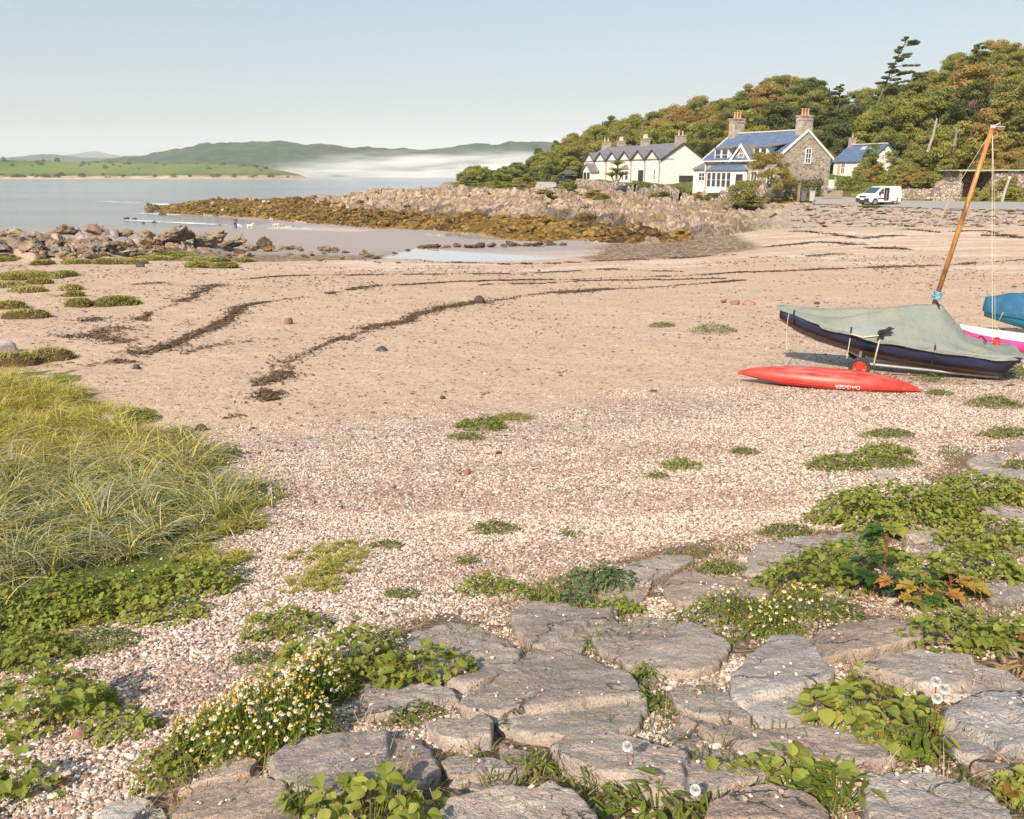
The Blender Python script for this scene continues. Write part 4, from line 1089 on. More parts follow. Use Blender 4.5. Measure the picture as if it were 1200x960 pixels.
wrack([([(225, 337), (262, 333)], .3), ([(150, 335), (180, 330), (200, 334)], .4), ([(85, 380), (120, 372)], .3), ([(60, 350), (80, 347)], .2), ([(55, 394), (130, 400), (160, 404)], .5), ([(105, 431), (150, 424)], .3), ([(200, 420), (300, 395)], .2), ([(150, 398), (160, 455)], .15)], 1500, 'sparse weed scraps strewn about the left side of the sand', .35, .05, seed=9)
# stray crumbs everywhere on the sand
r = np.random.default_rng(8); k = 9000
y = np.sqrt(r.uniform(6 ** 2, 42 ** 2, k)); x = r.uniform(-.66, .66, k) * y
kk = (soft_poly(x, y, GRASS_POLY, .2) < .3) & (r.uniform(size=k) < .9 * sstep(.42, .6, fbm(x * .3, y * .3, 5, 3)) + .12); x, y = x[kk], y[kk]; k = len(x)
TV = np.array([(-1, -.3, 0), (0, -.5, .35), (1, -.1, 0), (.9, .3, .05), (0, .5, .3), (-.9, .3, 0)], float)
Vv, Fv = scatter(TV, [np.array([(0, 1, 4, 5), (1, 2, 3, 4)])], rot_mats(k, tilt=(0, .4), scale=r.uniform(.010, .045, k) * (.6 + y / 30), r=r), np.column_stack([x, y, ground_z(x, y) + .006]))
tag(link('seaweed', mesh_np('seaweed', Vv, Fv, {'tint': np.repeat(r.uniform(.2, 1, k), 6)}, False, [M_WRACK])), 'stray dark crumbs of dry weed dotted over the whole beach', 'seaweed', None, 'stuff')
# ------------------------------------------------------------------ foliage templates
def leaf_template(kind):
    """flat leaf along +x, folded a little at its midrib and drooping to the tip"""
    if kind == 'round':    xs = [0, .12, .35, .6, .82, 1.0]; w = [.02, .26, .42, .40, .22, .0]
    elif kind == 'lobed':  xs = [0, .10, .22, .30, .44, .52, .68, .78, 1.0]; w = [.03, .32, .52, .34, .50, .30, .36, .16, 0.]
    elif kind == 'narrow': xs = [0, .3, .65, 1.0]; w = [.03, .13, .11, 0.]
    elif kind == 'maple':  xs = [0, .04, .22, .30, .50, .56, .72, .80, 1.0]; w = [.02, .34, .66, .34, .58, .24, .26, .10, 0.]
    elif kind == 'tiny':   xs = [0, .45, 1.0]; w = [.06, .38, 0.]
    xs = np.array(xs); w = np.array(w)
    droop = -.22 * xs ** 2 + .08 * xs
    mid = np.column_stack([xs, xs * 0, droop])
    Lf = np.column_stack([xs + (.05 if kind == 'maple' else 0) * w, w, droop + w * .30]); Rt = Lf * np.array([1, -1, 1])
    V = np.concatenate([mid, Lf, Rt]); n = len(xs); F_ = []
    for i in range(n - 1):
        F_ += [(i, i + 1, n + i + 1, n + i), (2 * n + i, 2 * n + i + 1, i + 1, i)]
    return V, [np.array(F_)]
LT = {k: leaf_template(k) for k in ('round', 'lobed', 'narrow', 'maple', 'tiny')}
G = lambda *a: a
M_LEAF = leaf_mat('weed_leaf', [(0, (.10, .125, .026)), (.35, (.20, .24, .045)), (.7, (.32, .35, .07)), (.9, (.45, .44, .10)), (.96, (.34, .27, .05)), (1, (.30, .13, .03))], .5, .4)
M_LEAFG = leaf_mat('grey_leaf', [(0, (.060, .095, .040)), (.5, (.11, .16, .065)), (1, (.20, .25, .10))], .6, .25)
M_FERN = leaf_mat('fern_leaf', [(0, (.06, .09, .015)), (.5, (.14, .18, .028)), (.85, (.25, .27, .055)), (1, (.33, .26, .07))], .55, .3)
M_MAPLE = leaf_mat('maple_leaf', [(0, (.035, .075, .02)), (.5, (.075, .14, .03)), (.80, (.25, .27, .05)), (.88, (.40, .28, .06)), (1, (.42, .18, .06))], .5, .3)
M_STALK = simple('green_stalk', (.14, .15, .05), .6, .3, 20)
M_TWIG = simple('red_stalk', (.20, .08, .04), .6, .3, 20)
M_GRASS = leaf_mat('dune_grass', [(0, (.20, .22, .12)), (.2, (.34, .36, .22)), (.35, (.50, .49, .31)), (.5, (.24, .25, .045)), (.68, (.43, .39, .065)), (.82, (.60, .52, .12)), (.93, (.64, .50, .26)), (1, (.70, .57, .36))], .55, .3)
M_PETAL = simple('white_petal', (.82, .80, .74), .6, .05)
M_EYE = simple('yellow_floret', (.62, .38, .03), .7, .2)
M_FLUFF = simple('seed_fluff', (.72, .71, .68), .9, .1)
M_DRY = leaf_mat('dry_straw', [(0, (.20, .12, .06)), (.5, (.34, .23, .12)), (1, (.50, .38, .23))], .7, .15)

def blades(n, base_xyz, length, width, lean, r, segs=4, droop=1.0, yaw=None, tint=None, stiff=.6):
    """grass blades as tapering bent strips"""
    yaw = r.uniform(0, 2 * np.pi, n) if yaw is None else yaw
    dx, dy = np.cos(yaw), np.sin(yaw)
    s = np.linspace(0, 1, segs + 1)
    L_ = length[:, None]
    out = L_ * (lean[:, None] * s + droop * stiff * s ** 2.2)          # horizontal run
    up = L_ * s * np.sqrt(np.clip(1 - (lean[:, None] * .7) ** 2, .1, 1)) - L_ * droop * .42 * s ** 3
    cx = base_xyz[:, 0:1] + dx[:, None] * out; cy = base_xyz[:, 1:2] + dy[:, None] * out; cz = base_xyz[:, 2:3] + up
    w = width[:, None] * (1 - s ** 1.6 * .95)
    tw = r.uniform(-.6, .6, n)[:, None]
    px, py = -dy[:, None] * np.cos(tw) * w, dx[:, None] * np.cos(tw) * w; pz = np.sin(tw) * w
    A = np.stack([cx - px, cy - py, cz - pz], -1); B = np.stack([cx + px, cy + py, cz + pz], -1)
    V = np.concatenate([A, B], 1).reshape(-1, 3)
    k = segs + 1; base = (np.arange(n) * 2 * k)[:, None]
    i = np.arange(segs)[None]
    Fv = np.stack([base + i, base + i + 1, base + k + i + 1, base + k + i], -1).reshape(-1, 4)
    return V, Fv, (None if tint is None else np.repeat(tint, 2 * k))

class Parts:
    def __init__(s): s.V = []; s.F = []; s.T = []; s.n = 0
    def add(s, V, Fs, T):
        if isinstance(Fs, np.ndarray): Fs = [Fs]
        s.V.append(V); s.F += [f + s.n for f in Fs]; s.T.append(T); s.n += len(V)
    def mesh(s, name, mat, smooth=False):
        return mesh_np(name, np.concatenate(s.V), s.F, {'tint': np.concatenate(s.T)}, smooth, [mat])

def leafy(n, rx, ry, h, kind, size, r, tint=(0, .9), flatness=.6, floor=.0):
    """a low mound of leaves: each leaf hangs out over the edge of the dome; returns a Parts"""
    P = Parts()
    a = r.uniform(0, 2 * np.pi, n); q = np.sqrt(r.uniform(0, 1, n))
    lob = .45 + 1.1 * fbm(np.cos(a) * 2.2 + 3 + rx * 9, np.sin(a) * 2.2 + ry * 7, 3, 3)
    x = np.cos(a) * q * rx * lob; y = np.sin(a) * q * ry * lob
    dome = np.sqrt(np.clip(1 - q ** 2, 0, 1))
    lump = .15 + 1.6 * fbm(x / max(rx, .01) * 3.0 + 7, y / max(ry, .01) * 3.0, 5, 3)
    depth = r.beta(3.5, 1.2, n)
    z = h * dome * lump * depth + floor
    yaw = a + r.normal(0, .9, n)
    tilt = np.clip(r.normal(.05, .38, n) + q * .35, -.7, 1.3)
    sc = size * np.where(r.random(n) < .25, r.uniform(.9, 1.45, n), r.uniform(.4, .95, n))
    tv, tf = LT[kind]
    M = rot_mats(n, yaw=yaw, tilt=tilt, scale=sc, r=r)
    V, Fs = scatter(tv, tf, M, np.column_stack([x, y, z + size * .12]))
    tn = np.clip(tint[0] + (tint[1] - tint[0]) * (r.beta(2, 2.4, n) * .75 + .25 * depth), 0, 1)
    tn = np.where(r.random(n) < .035, r.uniform(.93, 1, n), tn)
    P.add(V, Fs, np.repeat(tn, len(tv)))
    # stalks from the root up to some leaves
    k = min(n, 60); j = r.choice(n, k, replace=False)
    tip = np.column_stack([x, y, z])[j]; b = np.column_stack([tip[:, 0] * .35, tip[:, 1] * .35, np.zeros(k)])
    w = size * .035
    Vs = np.concatenate([b + [w, 0, 0], b - [w, 0, 0], tip - [w * .6, 0, 0], tip + [w * .6, 0, 0]], 1).reshape(-1, 3)
    P.add(Vs, np.arange(4 * k).reshape(-1, 4), np.full(4 * k, .3))
    return P

def weed(u, v, wpx, hpx, kind, label, mat=None, size=None, n=None, tint=(0, .9), seed=None, cat='plant', name='weed_plant', dx=1.0, up=0.0, group='weeds on the shingle and stone slope'):
    """(u, v): middle of the foot of the clump; wpx, hpx: its spread and height in photograph pixels"""
    sd = int(u * 3 + v * 7) if seed is None else seed
    r = np.random.default_rng(sd)
    p = at(u, v); zd = p[1] * CP - (p[2] - CAMZ) * SP
    m = zd / F
    rx = wpx * m / 2; h = hpx * m; ry = rx * .8 * dx
    size = size or {'round': .05, 'lobed': .06, 'narrow': .07, 'maple': .10, 'tiny': .018}[kind]
    size = size * .80; h = h * .82
    n = n or int(np.clip(12.5 * rx * ry / (size * size) , 80, 3000))
    P = leafy(n, rx, ry, h, kind, size, r, tint)
    c = at(u, v); zc = float(ground_z(c[0:1], c[1:2])[0])
    o = link(name, P.mesh(name, mat or M_LEAF), loc=(c[0], c[1], zc + up))
    return tag(o, label, cat, group)

# ---- the big leafy clumps, one by one (foot pixel, spread, height)
W_ = weed
W_(48, 850, 150, 95, 'lobed', 'tall dark leafy clump at the left edge above the gravel', size=.062, up=.0)
W_(80, 842, 90, 40, 'lobed', 'yellowing leaves fringing the tall dark clump on the left', M_LEAF, .045, tint=(.4, 1.0))
W_(22, 935, 90, 60, 'lobed', 'ragged clump of leaves in the bottom left corner', size=.05)
W_(145, 860, 74, 36, 'round', 'compact round green clump standing alone on gravel at lower left', size=.034, tint=(.2, .8))
W_(205, 905, 90, 36, 'lobed', 'small clump below the left end of the large daisy patch', size=.034)
W_(335, 742, 90, 34, 'lobed', 'ferny green clump just above the wide leafy clump', size=.034, tint=(.1, .8))
W_(405, 795, 170, 62, 'lobed', 'wide leafy clump spreading behind the large daisy patch', size=.05, tint=(0, .85))
W_(500, 800, 110, 54, 'lobed', 'leafy clump overhanging the smooth pinkish slab', size=.048, tint=(0, .85))
W_(295, 775, 50, 18, 'tiny', 'small feathery tuft between gravel and the wide leafy clump', M_FERN)
W_(435, 975, 160, 80, 'round', 'big leaved bright plant at the bottom edge beside slabs', size=.054, tint=(.3, .95))
W_(356, 962, 50, 70, 'narrow', 'straggly narrow leaved stems rising left of the big leaved plant', M_FERN, .05, tint=(.2, .8))
W_(573, 694, 66, 28, 'round', 'round green clump on gravel above the pinkish slab', size=.03)
W_(630, 705, 44, 40, 'narrow', 'upright grassy stems beside the split brown slab', M_FERN, .055)
W_(668, 712, 50, 24, 'lobed', 'grey green leaves at the back of the split brown slab', M_LEAFG, .032)
W_(705, 690, 84, 34, 'lobed', 'pale grey green clump behind the long smooth slab', M_LEAFG, .042)
W_(724, 718, 58, 22, 'lobed', 'bright tuft of leaves growing on the split slab', size=.034, tint=(.3, .9))
W_(848, 674, 52, 22, 'tiny', 'small ferny tuft beside the blue grey slab', M_FERN, .016)
W_(960, 690, 130, 54, 'lobed', 'dark green spread of leaves left of the maple sapling', size=.04, tint=(0, .7))
W_(1010, 660, 110, 34, 'lobed', 'mixed low leaves just left of the sapling stem', size=.04)
W_(1066, 612, 170, 50, 'round', 'widest mat of round leaves on the upper slope', size=.05, tint=(.15, .85))
W_(1010, 600, 90, 34, 'round', 'left shoulder of the wide leaf mat by gravel', size=.045, tint=(.1, .7))
W_(1120, 600, 90, 34, 'round', 'leafy tongue right of the widest leaf mat', size=.045)
W_(1160, 585, 130, 34, 'round', 'bright leaf mat cut by the right edge, farthest one', size=.045, tint=(.3, .9))
W_(1170, 640, 120, 40, 'round', 'leaf mat around the brown stone at the right edge', size=.045, tint=(.2, .9))
W_(1150, 680, 150, 44, 'round', 'leaf mat behind the pinkish slab at the right', size=.045, tint=(.15, .85))
W_(1130, 760, 130, 56, 'lobed', 'dense bushy clump above the long pale ledge', size=.045, tint=(.05, .8))
W_(1185, 765, 90, 50, 'lobed', 'bushy clump at the right edge above the pale ledge', size=.05, tint=(.1, .85))
W_(1015, 850, 150, 72, 'round', 'bright broad leaved plant right of the quartz veined slab', size=.056, tint=(.35, .92))
W_(1035, 880, 90, 40, 'lobed', 'lower fringe of the bright plant near the dandelion clocks', size=.05, tint=(.2, .85))
W_(930, 925, 120, 50, 'round', 'broad dock leaves over the bottom slab, right of centre', size=.055, tint=(.3, .9))
W_(978, 945, 90, 60, 'narrow', 'long narrow leaves rising behind the bottom right slabs', M_FERN, .085, tint=(.2, .75))
W_(1200, 935, 60, 34, 'lobed', 'leaves poking in at the bottom right corner', size=.05, tint=(.4, .95))
W_(865, 920, 90, 24, 'lobed', 'low leaves trailing left from the dock plant', size=.04)
W_(985, 548, 66, 20, 'lobed', 'flat green patch on gravel, left of a pair', size=.036, tint=(0, .7))
W_(1038, 535, 60, 20, 'lobed', 'flat green patch on gravel, right of a pair', size=.036, tint=(.1, .9))
W_(1045, 545, 60, 12, 'tiny', 'yellowish creeping patch just under the right of the pair', M_FERN, .02)
W_(1113, 533, 34, 16, 'narrow', 'lone spiky tuft on gravel left of the pale stone', M_FERN, .04)
W_(1180, 512, 44, 20, 'lobed', 'dark clump on gravel at the right edge', size=.036, tint=(0, .6))
W_(1168, 475, 58, 14, 'tiny', 'mossy green patch on gravel behind the dark clump', M_FERN, .026)
W_(1195, 550, 34, 16, 'tiny', 'yellow green tuft at the right edge beside flat stones', M_FERN, .02)
W_(1100, 462, 28, 8, 'tiny', 'tiny green patch in front of the dinghy stern', M_FERN, .02)
W_(1090, 447, 36, 12, 'narrow', 'small grass tuft under the dinghy hull', M_FERN, .05)
W_(1190, 440, 60, 18, 'tiny', 'green growth on gravel behind the dinghy stern', M_FERN, .03)
W_(838, 390, 54, 12, 'narrow', 'bright grassy patch on the sand left of the dinghy', M_FERN, .07)
W_(777, 381, 28, 7, 'tiny', 'thin green smear on the sand, left of the grassy patch', M_FERN, .04)
W_(798, 548, 40, 14, 'lobed', 'small bright clump on gravel in the middle distance', size=.04, tint=(.3, .8))
W_(770, 560, 24, 10, 'tiny', 'little fern tuft next to the small bright clump', M_FERN, .025)
W_(872, 532, 30, 8, 'tiny', 'faint green tuft on gravel below the kayak', M_FERN, .022)
W_(1020, 512, 24, 10, 'tiny', 'brownish weed sprig on gravel, left of two', M_FERN, .025, tint=(.6, 1))
W_(1045, 510, 44, 10, 'tiny', 'pale green sprig on gravel, right of two', M_FERN, .025)
W_(580, 622, 50, 15, 'tiny', 'fluffy green tuft alone on the gravel, centre', M_FERN, .024)
W_(669, 628, 26, 12, 'narrow', 'tiny dark tuft right of the fluffy one on gravel', M_FERN, .04)
W_(566, 500, 56, 13, 'lobed', 'flat weed with dark earth in the shingle, nearer the sand', size=.045, tint=(0, .6))
W_(546, 514, 36, 8, 'tiny', 'yellow green moss just below the flat weed', M_FERN, .03)
W_(600, 490, 44, 6, 'tiny', 'dry tan weed trailing right of the flat weed', M_FERN, .03, tint=(.75, 1))
W_(470, 700, 40, 10, 'tiny', 'faint moss on gravel right of the grassy patch', M_FERN, .02)
W_(547, 660, 26, 16, 'tiny', 'wispy sprig on gravel above the round clump', M_FERN, .02, tint=(.3, .8))
W_(720, 680, 40, 10, 'tiny', 'low moss between the pale clump and long slab', M_FERN, .02)
W_(645, 668 + 45, 20, 40, 'narrow', 'thin reddish stem standing by the split slab', M_FERN, .05, tint=(.6, .95))
W_(757, 795, 30, 26, 'narrow', 'narrow yellow green weed in the gap below the domed slab', M_FERN, .045, tint=(.4, .85))
W_(700, 760, 36, 24, 'narrow', 'dry green stems in the crack right of the split slab', M_FERN, .04, tint=(.3, 1))
W_(770, 830, 60, 26, 'narrow', 'grassy weed in the gap left of the wedged slab', M_FERN, .05, tint=(.2, .8))
W_(840, 840, 110, 8, 'tiny', 'mossy line in the crack under the wedged slab', M_FERN, .02, tint=(.2, .7), dx=.3)
W_(730, 845, 40, 12, 'tiny', 'moss at the right end of the largest pale slab', M_FERN, .02)
W_(490, 845, 60, 16, 'tiny', 'moss by the small pale blue grey block', M_FERN, .02, tint=(.2, .7))
W_(620, 905, 60, 22, 'narrow', 'grass wisps among pebbles below the small brown stone', M_FERN, .05, tint=(.3, 1))
W_(690, 945, 110, 40, 'narrow', 'grassy weed between the two bottom slabs', M_FERN, .06, tint=(.2, .95))
W_(770, 955, 90, 44, 'narrow', 'long grass beside the dandelion clock at the bottom', M_FERN, .07, tint=(.2, .8))
W_(1080, 885, 60, 60, 'narrow', 'stiff stems carrying the dandelion clocks', M_FERN, .06, tint=(.2, .8))
W_(1205, 790, 50, 30, 'narrow', 'dry weed at the right edge over the pale ledge', M_DRY, .08)
W_(450, 640, 40, 6, 'tiny', 'sparse sprouts on gravel right of the long grass', M_FERN, .02)
W_(925, 626, 60, 12, 'tiny', 'low greenery at the gravel edge of the slope', M_FERN, .022, tint=(.1, .7))
W_(968, 612, 50, 16, 'round', 'small leaves creeping over the slope edge, left end', size=.035)
W_(1100, 700, 80, 40, 'lobed', 'dull green leaves under the orange maple branch', M_MAPLE, .06, tint=(0, .7))

# ---- maple sapling and its low branch, with big pointed leaves turning orange
def maple(u, v, h, rad, n, label, seed, tint=(0, 1)):
    r = np.random.default_rng(seed)
    c = at(u, v); z0 = float(ground_z(c[0:1], c[1:2])[0])
    root = empty('maple_sapling', (c[0], c[1], z0)); tag(root, label, 'sapling', 'maple seedlings')
    mb = MB(); mb.tube([(0, 0, 0), (.01, .005, h * .5), (0.0, .0, h)], .006, 6, .003)
    P = Parts(); tv, tf = LT['maple']
    a = r.uniform(0, 6.28, n); zz = h * r.uniform(.45, 1.02, n); d = r.uniform(.02, rad, n)
    pos = np.column_stack([np.cos(a) * d, np.sin(a) * d * .8, zz])
    # three-part leaves: middle blade and two side blades from one stalk
    for off, sc in ((0, 1.0), (.85, .72), (-.85, .72)):
        M = rot_mats(n, yaw=a + off, tilt=np.full(n, .25) + r.normal(0, .15, n), scale=np.full(n, .085 * sc) * r.uniform(.8, 1.2, n), roll=np.zeros(n), r=r)
        V, Fs = scatter(tv, tf, M, pos)
        rs = np.random.default_rng(seed + 1); tn = tint[0] + (tint[1] - tint[0]) * rs.uniform(0, 1, n)
        P.add(V, Fs, np.repeat(tn, len(tv)))
    for p in pos: mb.tube([(0, 0, p[2] * .8), tuple(p)], .0022, 4, .0015)
    mb.build('stem', M_TWIG, root)
    link('leaves', P.mesh('leaves', M_MAPLE), root)
maple(1030, 700, .42, .07, 13, 'upright maple sapling with reddening top leaves among the stones', 3, (.1, .85))
maple(1022, 700, .16, .16, 12, 'green maple seedling leaning left under the upright sapling', 5, (0, .6))
maple(1075, 712, .13, .15, 14, 'low maple branch with bright orange and yellow leaves', 9, (.3, 1.0))
maple(1110, 705, .14, .14, 12, 'low dark maple branch with rusty tips, right of the orange one', 12, (.0, .95))

# ---- flowering mayweed: feathery leaves, thin stems, white rays round a yellow eye
def daisies(u, v, wpx, hpx, n, label, seed, nfl, dep=.8):
    r = np.random.default_rng(seed)
    p = at(u, v); zd = p[1] * CP - (p[2] - CAMZ) * SP; m = zd / F
    rx, h = wpx * m / 2, hpx * m * .72; ry = rx * dep
    zc = float(ground_z(p[0:1], p[1:2])[0])
    root = empty('mayweed', (p[0], p[1], zc)); tag(root, label, 'flowers', 'mayweed patches')
    P = leafy(n, rx, ry, h, 'narrow', .034, r, (.15, .8))
    a = r.uniform(0, 6.28, nfl); q = np.sqrt(r.uniform(0, 1, nfl)); 
    x, y = np.cos(a) * q * rx, np.sin(a) * q * ry
    z = h * (np.sqrt(np.clip(1 - q ** 2, 0, 1)) * .75 + .35) * r.uniform(.85, 1.2, nfl)
    b = np.column_stack([x * .8, y * .8, z * 0]); tip = np.column_stack([x, y, z])
    w = .0012
    Vs = np.stack([b + [w, 0, 0], b - [w, 0, 0], tip - [w, 0, 0], tip + [w, 0, 0]], 1).reshape(-1, 3)
    P.add(Vs, np.arange(4 * nfl).reshape(-1, 4), np.full(4 * nfl, .4))
    link('foliage', P.mesh('foliage', M_FERN), root)
    # rays: drooping white strips (12 per flower) as one part; eyes: small domes
    k = 11; aa = np.linspace(0, 2 * np.pi, k, endpoint=False)
    tv = []; tf = []
    for i, t in enumerate(aa):
        c_, s_ = math.cos(t), math.sin(t)
        for (rr, ww, zz) in ((.25, .12, 0), (.75, .17, -.08), (1.0, .09, -.3)):
            tv += [(rr * c_ - ww * s_, rr * s_ + ww * c_, zz), (rr * c_ + ww * s_, rr * s_ - ww * c_, zz)]
        o_ = i * 6; tf += [(o_, o_ + 1, o_ + 3, o_ + 2), (o_ + 2, o_ + 3, o_ + 5, o_ + 4)]
    tv = np.array(tv)
    M = rot_mats(nfl, tilt=(0, .75), scale=r.uniform(.006, .0105, nfl), r=r)
    hasray = r.uniform(size=nfl) < .48
    V, Fs = scatter(tv, [np.array(tf)], M[hasray], tip[hasray])
    Vp, Fp = V, Fs
    dv = [(0, 0, .62)] + [(.4 * math.cos(t), .4 * math.sin(t), .42) for t in np.linspace(0, 6.28, 7)[:-1]] + [(.52 * math.cos(t), .52 * math.sin(t), -.03) for t in np.linspace(0, 6.28, 7)[:-1]]
    df = [np.array([(0, 1 + i, 1 + (i + 1) % 6) for i in range(6)]), np.array([(1 + i, 7 + i, 7 + (i + 1) % 6, 1 + (i + 1) % 6) for i in range(6)])]
    V, Fs = scatter(np.array(dv), df, M, tip + [0, 0, .001])
    allF = list(Fp) + [f + len(Vp) for f in Fs]; fm = np.concatenate([np.full(len(f), 0 if i < len(Fp) else 1) for i, f in enumerate(allF)])
    link('blossoms', mesh_np('blossoms', np.concatenate([Vp, V]), allF, None, False, [M_PETAL, M_EYE], fm), root)
daisies(320, 875, 150, 96, 1500, 'large mayweed patch thick with white and yellow flowers, nearest part by the slab', 1, 330)
daisies(250, 880, 100, 66, 800, 'left wing of the large mayweed patch over the gravel', 2, 160)
daisies(370, 822, 90, 66, 800, 'right upper wing of the large mayweed patch', 4, 190)
daisies(860, 728, 110, 40, 700, 'small mayweed patch with golden stems lying on the flat slab', 5, 60)
daisies(945, 725, 110, 40, 700, 'small mayweed patch right of the golden stemmed one', 6, 60)
daisies(905, 745, 70, 26, 420, 'lowest mayweed patch against the quartz veined slab', 7, 26)

# ---- dandelion clocks on bare stalks
def clock(u, v, uf, vf, label):
    f = at(uf, vf); d = pix(u, v); k = f[1] / d[1]; top = d * k + np.array([0, 0, CAMZ])
    root = empty('dandelion', tuple(f)); tag(root, label, 'flowers', 'dandelion clocks')
    t = top - f
    MB().tube([(0, 0, 0), (t[0] * .4 + .01, 0, t[2] * .5), tuple(t)], .0025, 6, .0018).build('stalk', M_TWIG, root)
    r = np.random.default_rng(int(u)); n = 200
    dd = r.normal(size=(n, 3)); dd /= np.linalg.norm(dd, axis=1)[:, None]
    tvv = np.array([(0, .03, .3), (0, -.03, .3), (.22, -.0, 1.), (-.22, 0., 1.), (0, .22, 1.02), (0, -.22, 1.02)]); tff = [np.array([(0, 1, 2), (0, 1, 3), (0, 4, 5)])]
    yaw = np.arctan2(dd[:, 1], dd[:, 0]); ti = np.arccos(dd[:, 2])
    M = rot_mats(n, yaw=yaw, tilt=ti, scale=np.full(n, .0135), roll=np.zeros(n), r=r)
    V, Fs = scatter(tvv, tff, M, np.tile(t, (n, 1)))
    link('seed_head', mesh_np('seed_head', V, Fs, None, False, [M_FLUFF]), root)
clock(735, 875, 730, 925, 'dandelion clock in front of the dark streaked slab, leftmost')
clock(815, 926, 808, 958, 'dandelion clock standing low beside the bottom slab')
clock(1097, 799, 1085, 880, 'dandelion clock right of the bright broad leaved plant, highest of three')
clock(1107, 808, 1090, 882, 'dandelion clock right of the bright plant, rightmost of three')
clock(1098, 819, 1080, 884, 'dandelion clock right of the bright plant, lowest of three')

# ---- the bank of long grass on the left
r = np.random.default_rng(77)
def grass_in(polypix, n, lenr, wid, tintfn, lean=(.1, .75), droop=1.0, seed=1, soft=.2, name='grass', yawc=None, segs=5):
    r = np.random.default_rng(seed)
    P = np.array([at(a, b)[:2] for a, b in polypix]); lo, hi = P.min(0), P.max(0)
    x = r.uniform(lo[0], hi[0], n * 3); y = r.uniform(lo[1], hi[1], n * 3)
    k = r.uniform(size=n * 3) < soft_poly(x + (fbm(x * 1.4, y * 1.4, 14, 3) - .5) * 1.5, y + (fbm(x * 1.4 + 9, y * 1.4, 15, 3) - .5) * 1.5, polypix, soft); x, y = x[k][:n], y[k][:n]
    # tufts: pull each blade towards a tuft centre
    G_ = .30 if lenr[1] > .3 else .12
    ix_, iy_ = np.round(x / G_), np.round(y / G_); tr_ = _h(ix_, iy_, 0, 9)
    cx, cy = ix_ * G_ + .8 * G_ * (_h(ix_, iy_, 0, 3) - .5), iy_ * G_ + .8 * G_ * (_h(ix_, iy_, 0, 4) - .5)
    x = x * .42 + cx * .58; y = y * .42 + cy * .58
    k = len(x)
    edge = soft_poly(x, y, polypix, .6)
    ln = r.uniform(lenr[0], lenr[1], k) * (.30 + .70 * edge) * (.55 + .8 * tr_) * (.7 + .6 * fbm(x * 1.3, y * 1.3, seed, 3))
    yt_ = _h(ix_, iy_, 0, 21) * 6.28
    yaw = np.where(r.uniform(size=k) < .40, r.normal(-1.0 if yawc is None else yawc, .9, k), np.where(r.uniform(size=k) < .5, yt_ + r.normal(0, .5, k), r.uniform(0, 6.28, k)))
    V, Fv, T = blades(k, np.column_stack([x, y, ground_z(x, y)]), ln, wid * r.uniform(.6, 1.3, k), r.uniform(*lean, k), r, segs, droop, yaw, tintfn(x, y, r, k))
    return V, Fv, T
def tg(x, y, r, k):
    yy = sstep(6.0, 9.5, y + (fbm(x * .8, y * .8, 2, 3) - .5) * 3)       # far part yellow green, near part blue grey and straw
    a = np.where(r.uniform(size=k) < .62, r.uniform(0, .36, k), r.uniform(.55, 1.0, k))
    b = np.where(r.uniform(size=k) < .6, r.uniform(.45, .84, k), r.uniform(.85, 1, k))
    return np.where(r.uniform(size=k) < yy, b, a)
GP_MAIN = [(-260, 455), (60, 450), (90, 470), (170, 505), (240, 530), (292, 560), (305, 590), (280, 625), (230, 648), (150, 658), (60, 690), (-30, 740), (-330, 800)]
P = Parts()
V_, F_, T_ = grass_in(GP_MAIN, 26000, (.22, .50), .0050, tg, seed=1); P.add(V_, F_, T_)
V_, F_, T_ = grass_in(GP_MAIN, 17000, (.16, .34), .0046, tg, lean=(.3, 1.0), droop=1.2, seed=2); P.add(V_, F_, T_)
tag(link('grass', P.mesh('grass', M_GRASS)), 'long arching dune grass, straw and blue green, on the left bank', 'grass', kind='stuff')
P = Parts()
V_, F_, T_ = grass_in([(-200, 440), (30, 448), (95, 470), (112, 520), (60, 545), (-80, 540), (-250, 520)], 8000, (.28, .48), .0042, lambda x, y, r, k: np.where(r.uniform(size=k) < .85, r.uniform(.58, .84, k), .9), lean=(.02, .35), droop=.6, seed=5); P.add(V_, F_, T_)
V_, F_, T_ = grass_in([(60, 480), (120, 485), (180, 530), (170, 560), (90, 540)], 4000, (.25, .42), .004, lambda x, y, r, k: r.uniform(.5, .8, k), lean=(.02, .4), droop=.7, seed=6); P.add(V_, F_, T_)
tag(link('grass', P.mesh('grass', M_GRASS)), 'tall upright bright yellow green grass at the left edge', 'grass', kind='stuff')
# short turf between the long grass and the sand, and small swards on the gravel
P = Parts()
short = lambda x, y, r, k: np.where(r.uniform(size=k) < .85, r.uniform(.46, .78, k), r.uniform(.85, 1, k))
for i, (poly, n, ln) in enumerate([([(-60, 432), (20, 446), (70, 442), (88, 452), (120, 468), (180, 488), (190, 500), (150, 505), (60, 480), (-80, 470)], 9000, (.05, .13)),
                      ([(240, 640), (300, 575), (315, 600), (296, 650), (262, 672), (215, 690), (200, 670)], 7000, (.06, .16)),
                      ([(312, 668), (345, 645), (390, 636), (412, 652), (422, 680), (400, 695), (350, 697), (318, 690)], 5200, (.04, .11)),
                      ([(290, 700), (330, 690), (340, 705), (300, 715)], 400, (.03, .06)), ([(452, 690), (478, 683), (486, 697), (460, 702)], 300, (.02, .05)),
                      ([(130, 700), (260, 690), (240, 715), (180, 735), (110, 760), (70, 770), (100, 720)], 6000, (.06, .16)),
                      ([(-40, 415), (20, 412), (75, 418), (82, 424), (40, 432), (10, 445), (-50, 450)], 4500, (.06, .14))]):
    V_, F_, T_ = grass_in(poly, n, ln, .0032, short, lean=(.1, .8), seed=20 + i, soft=.08, segs=3); P.add(V_, F_, T_)
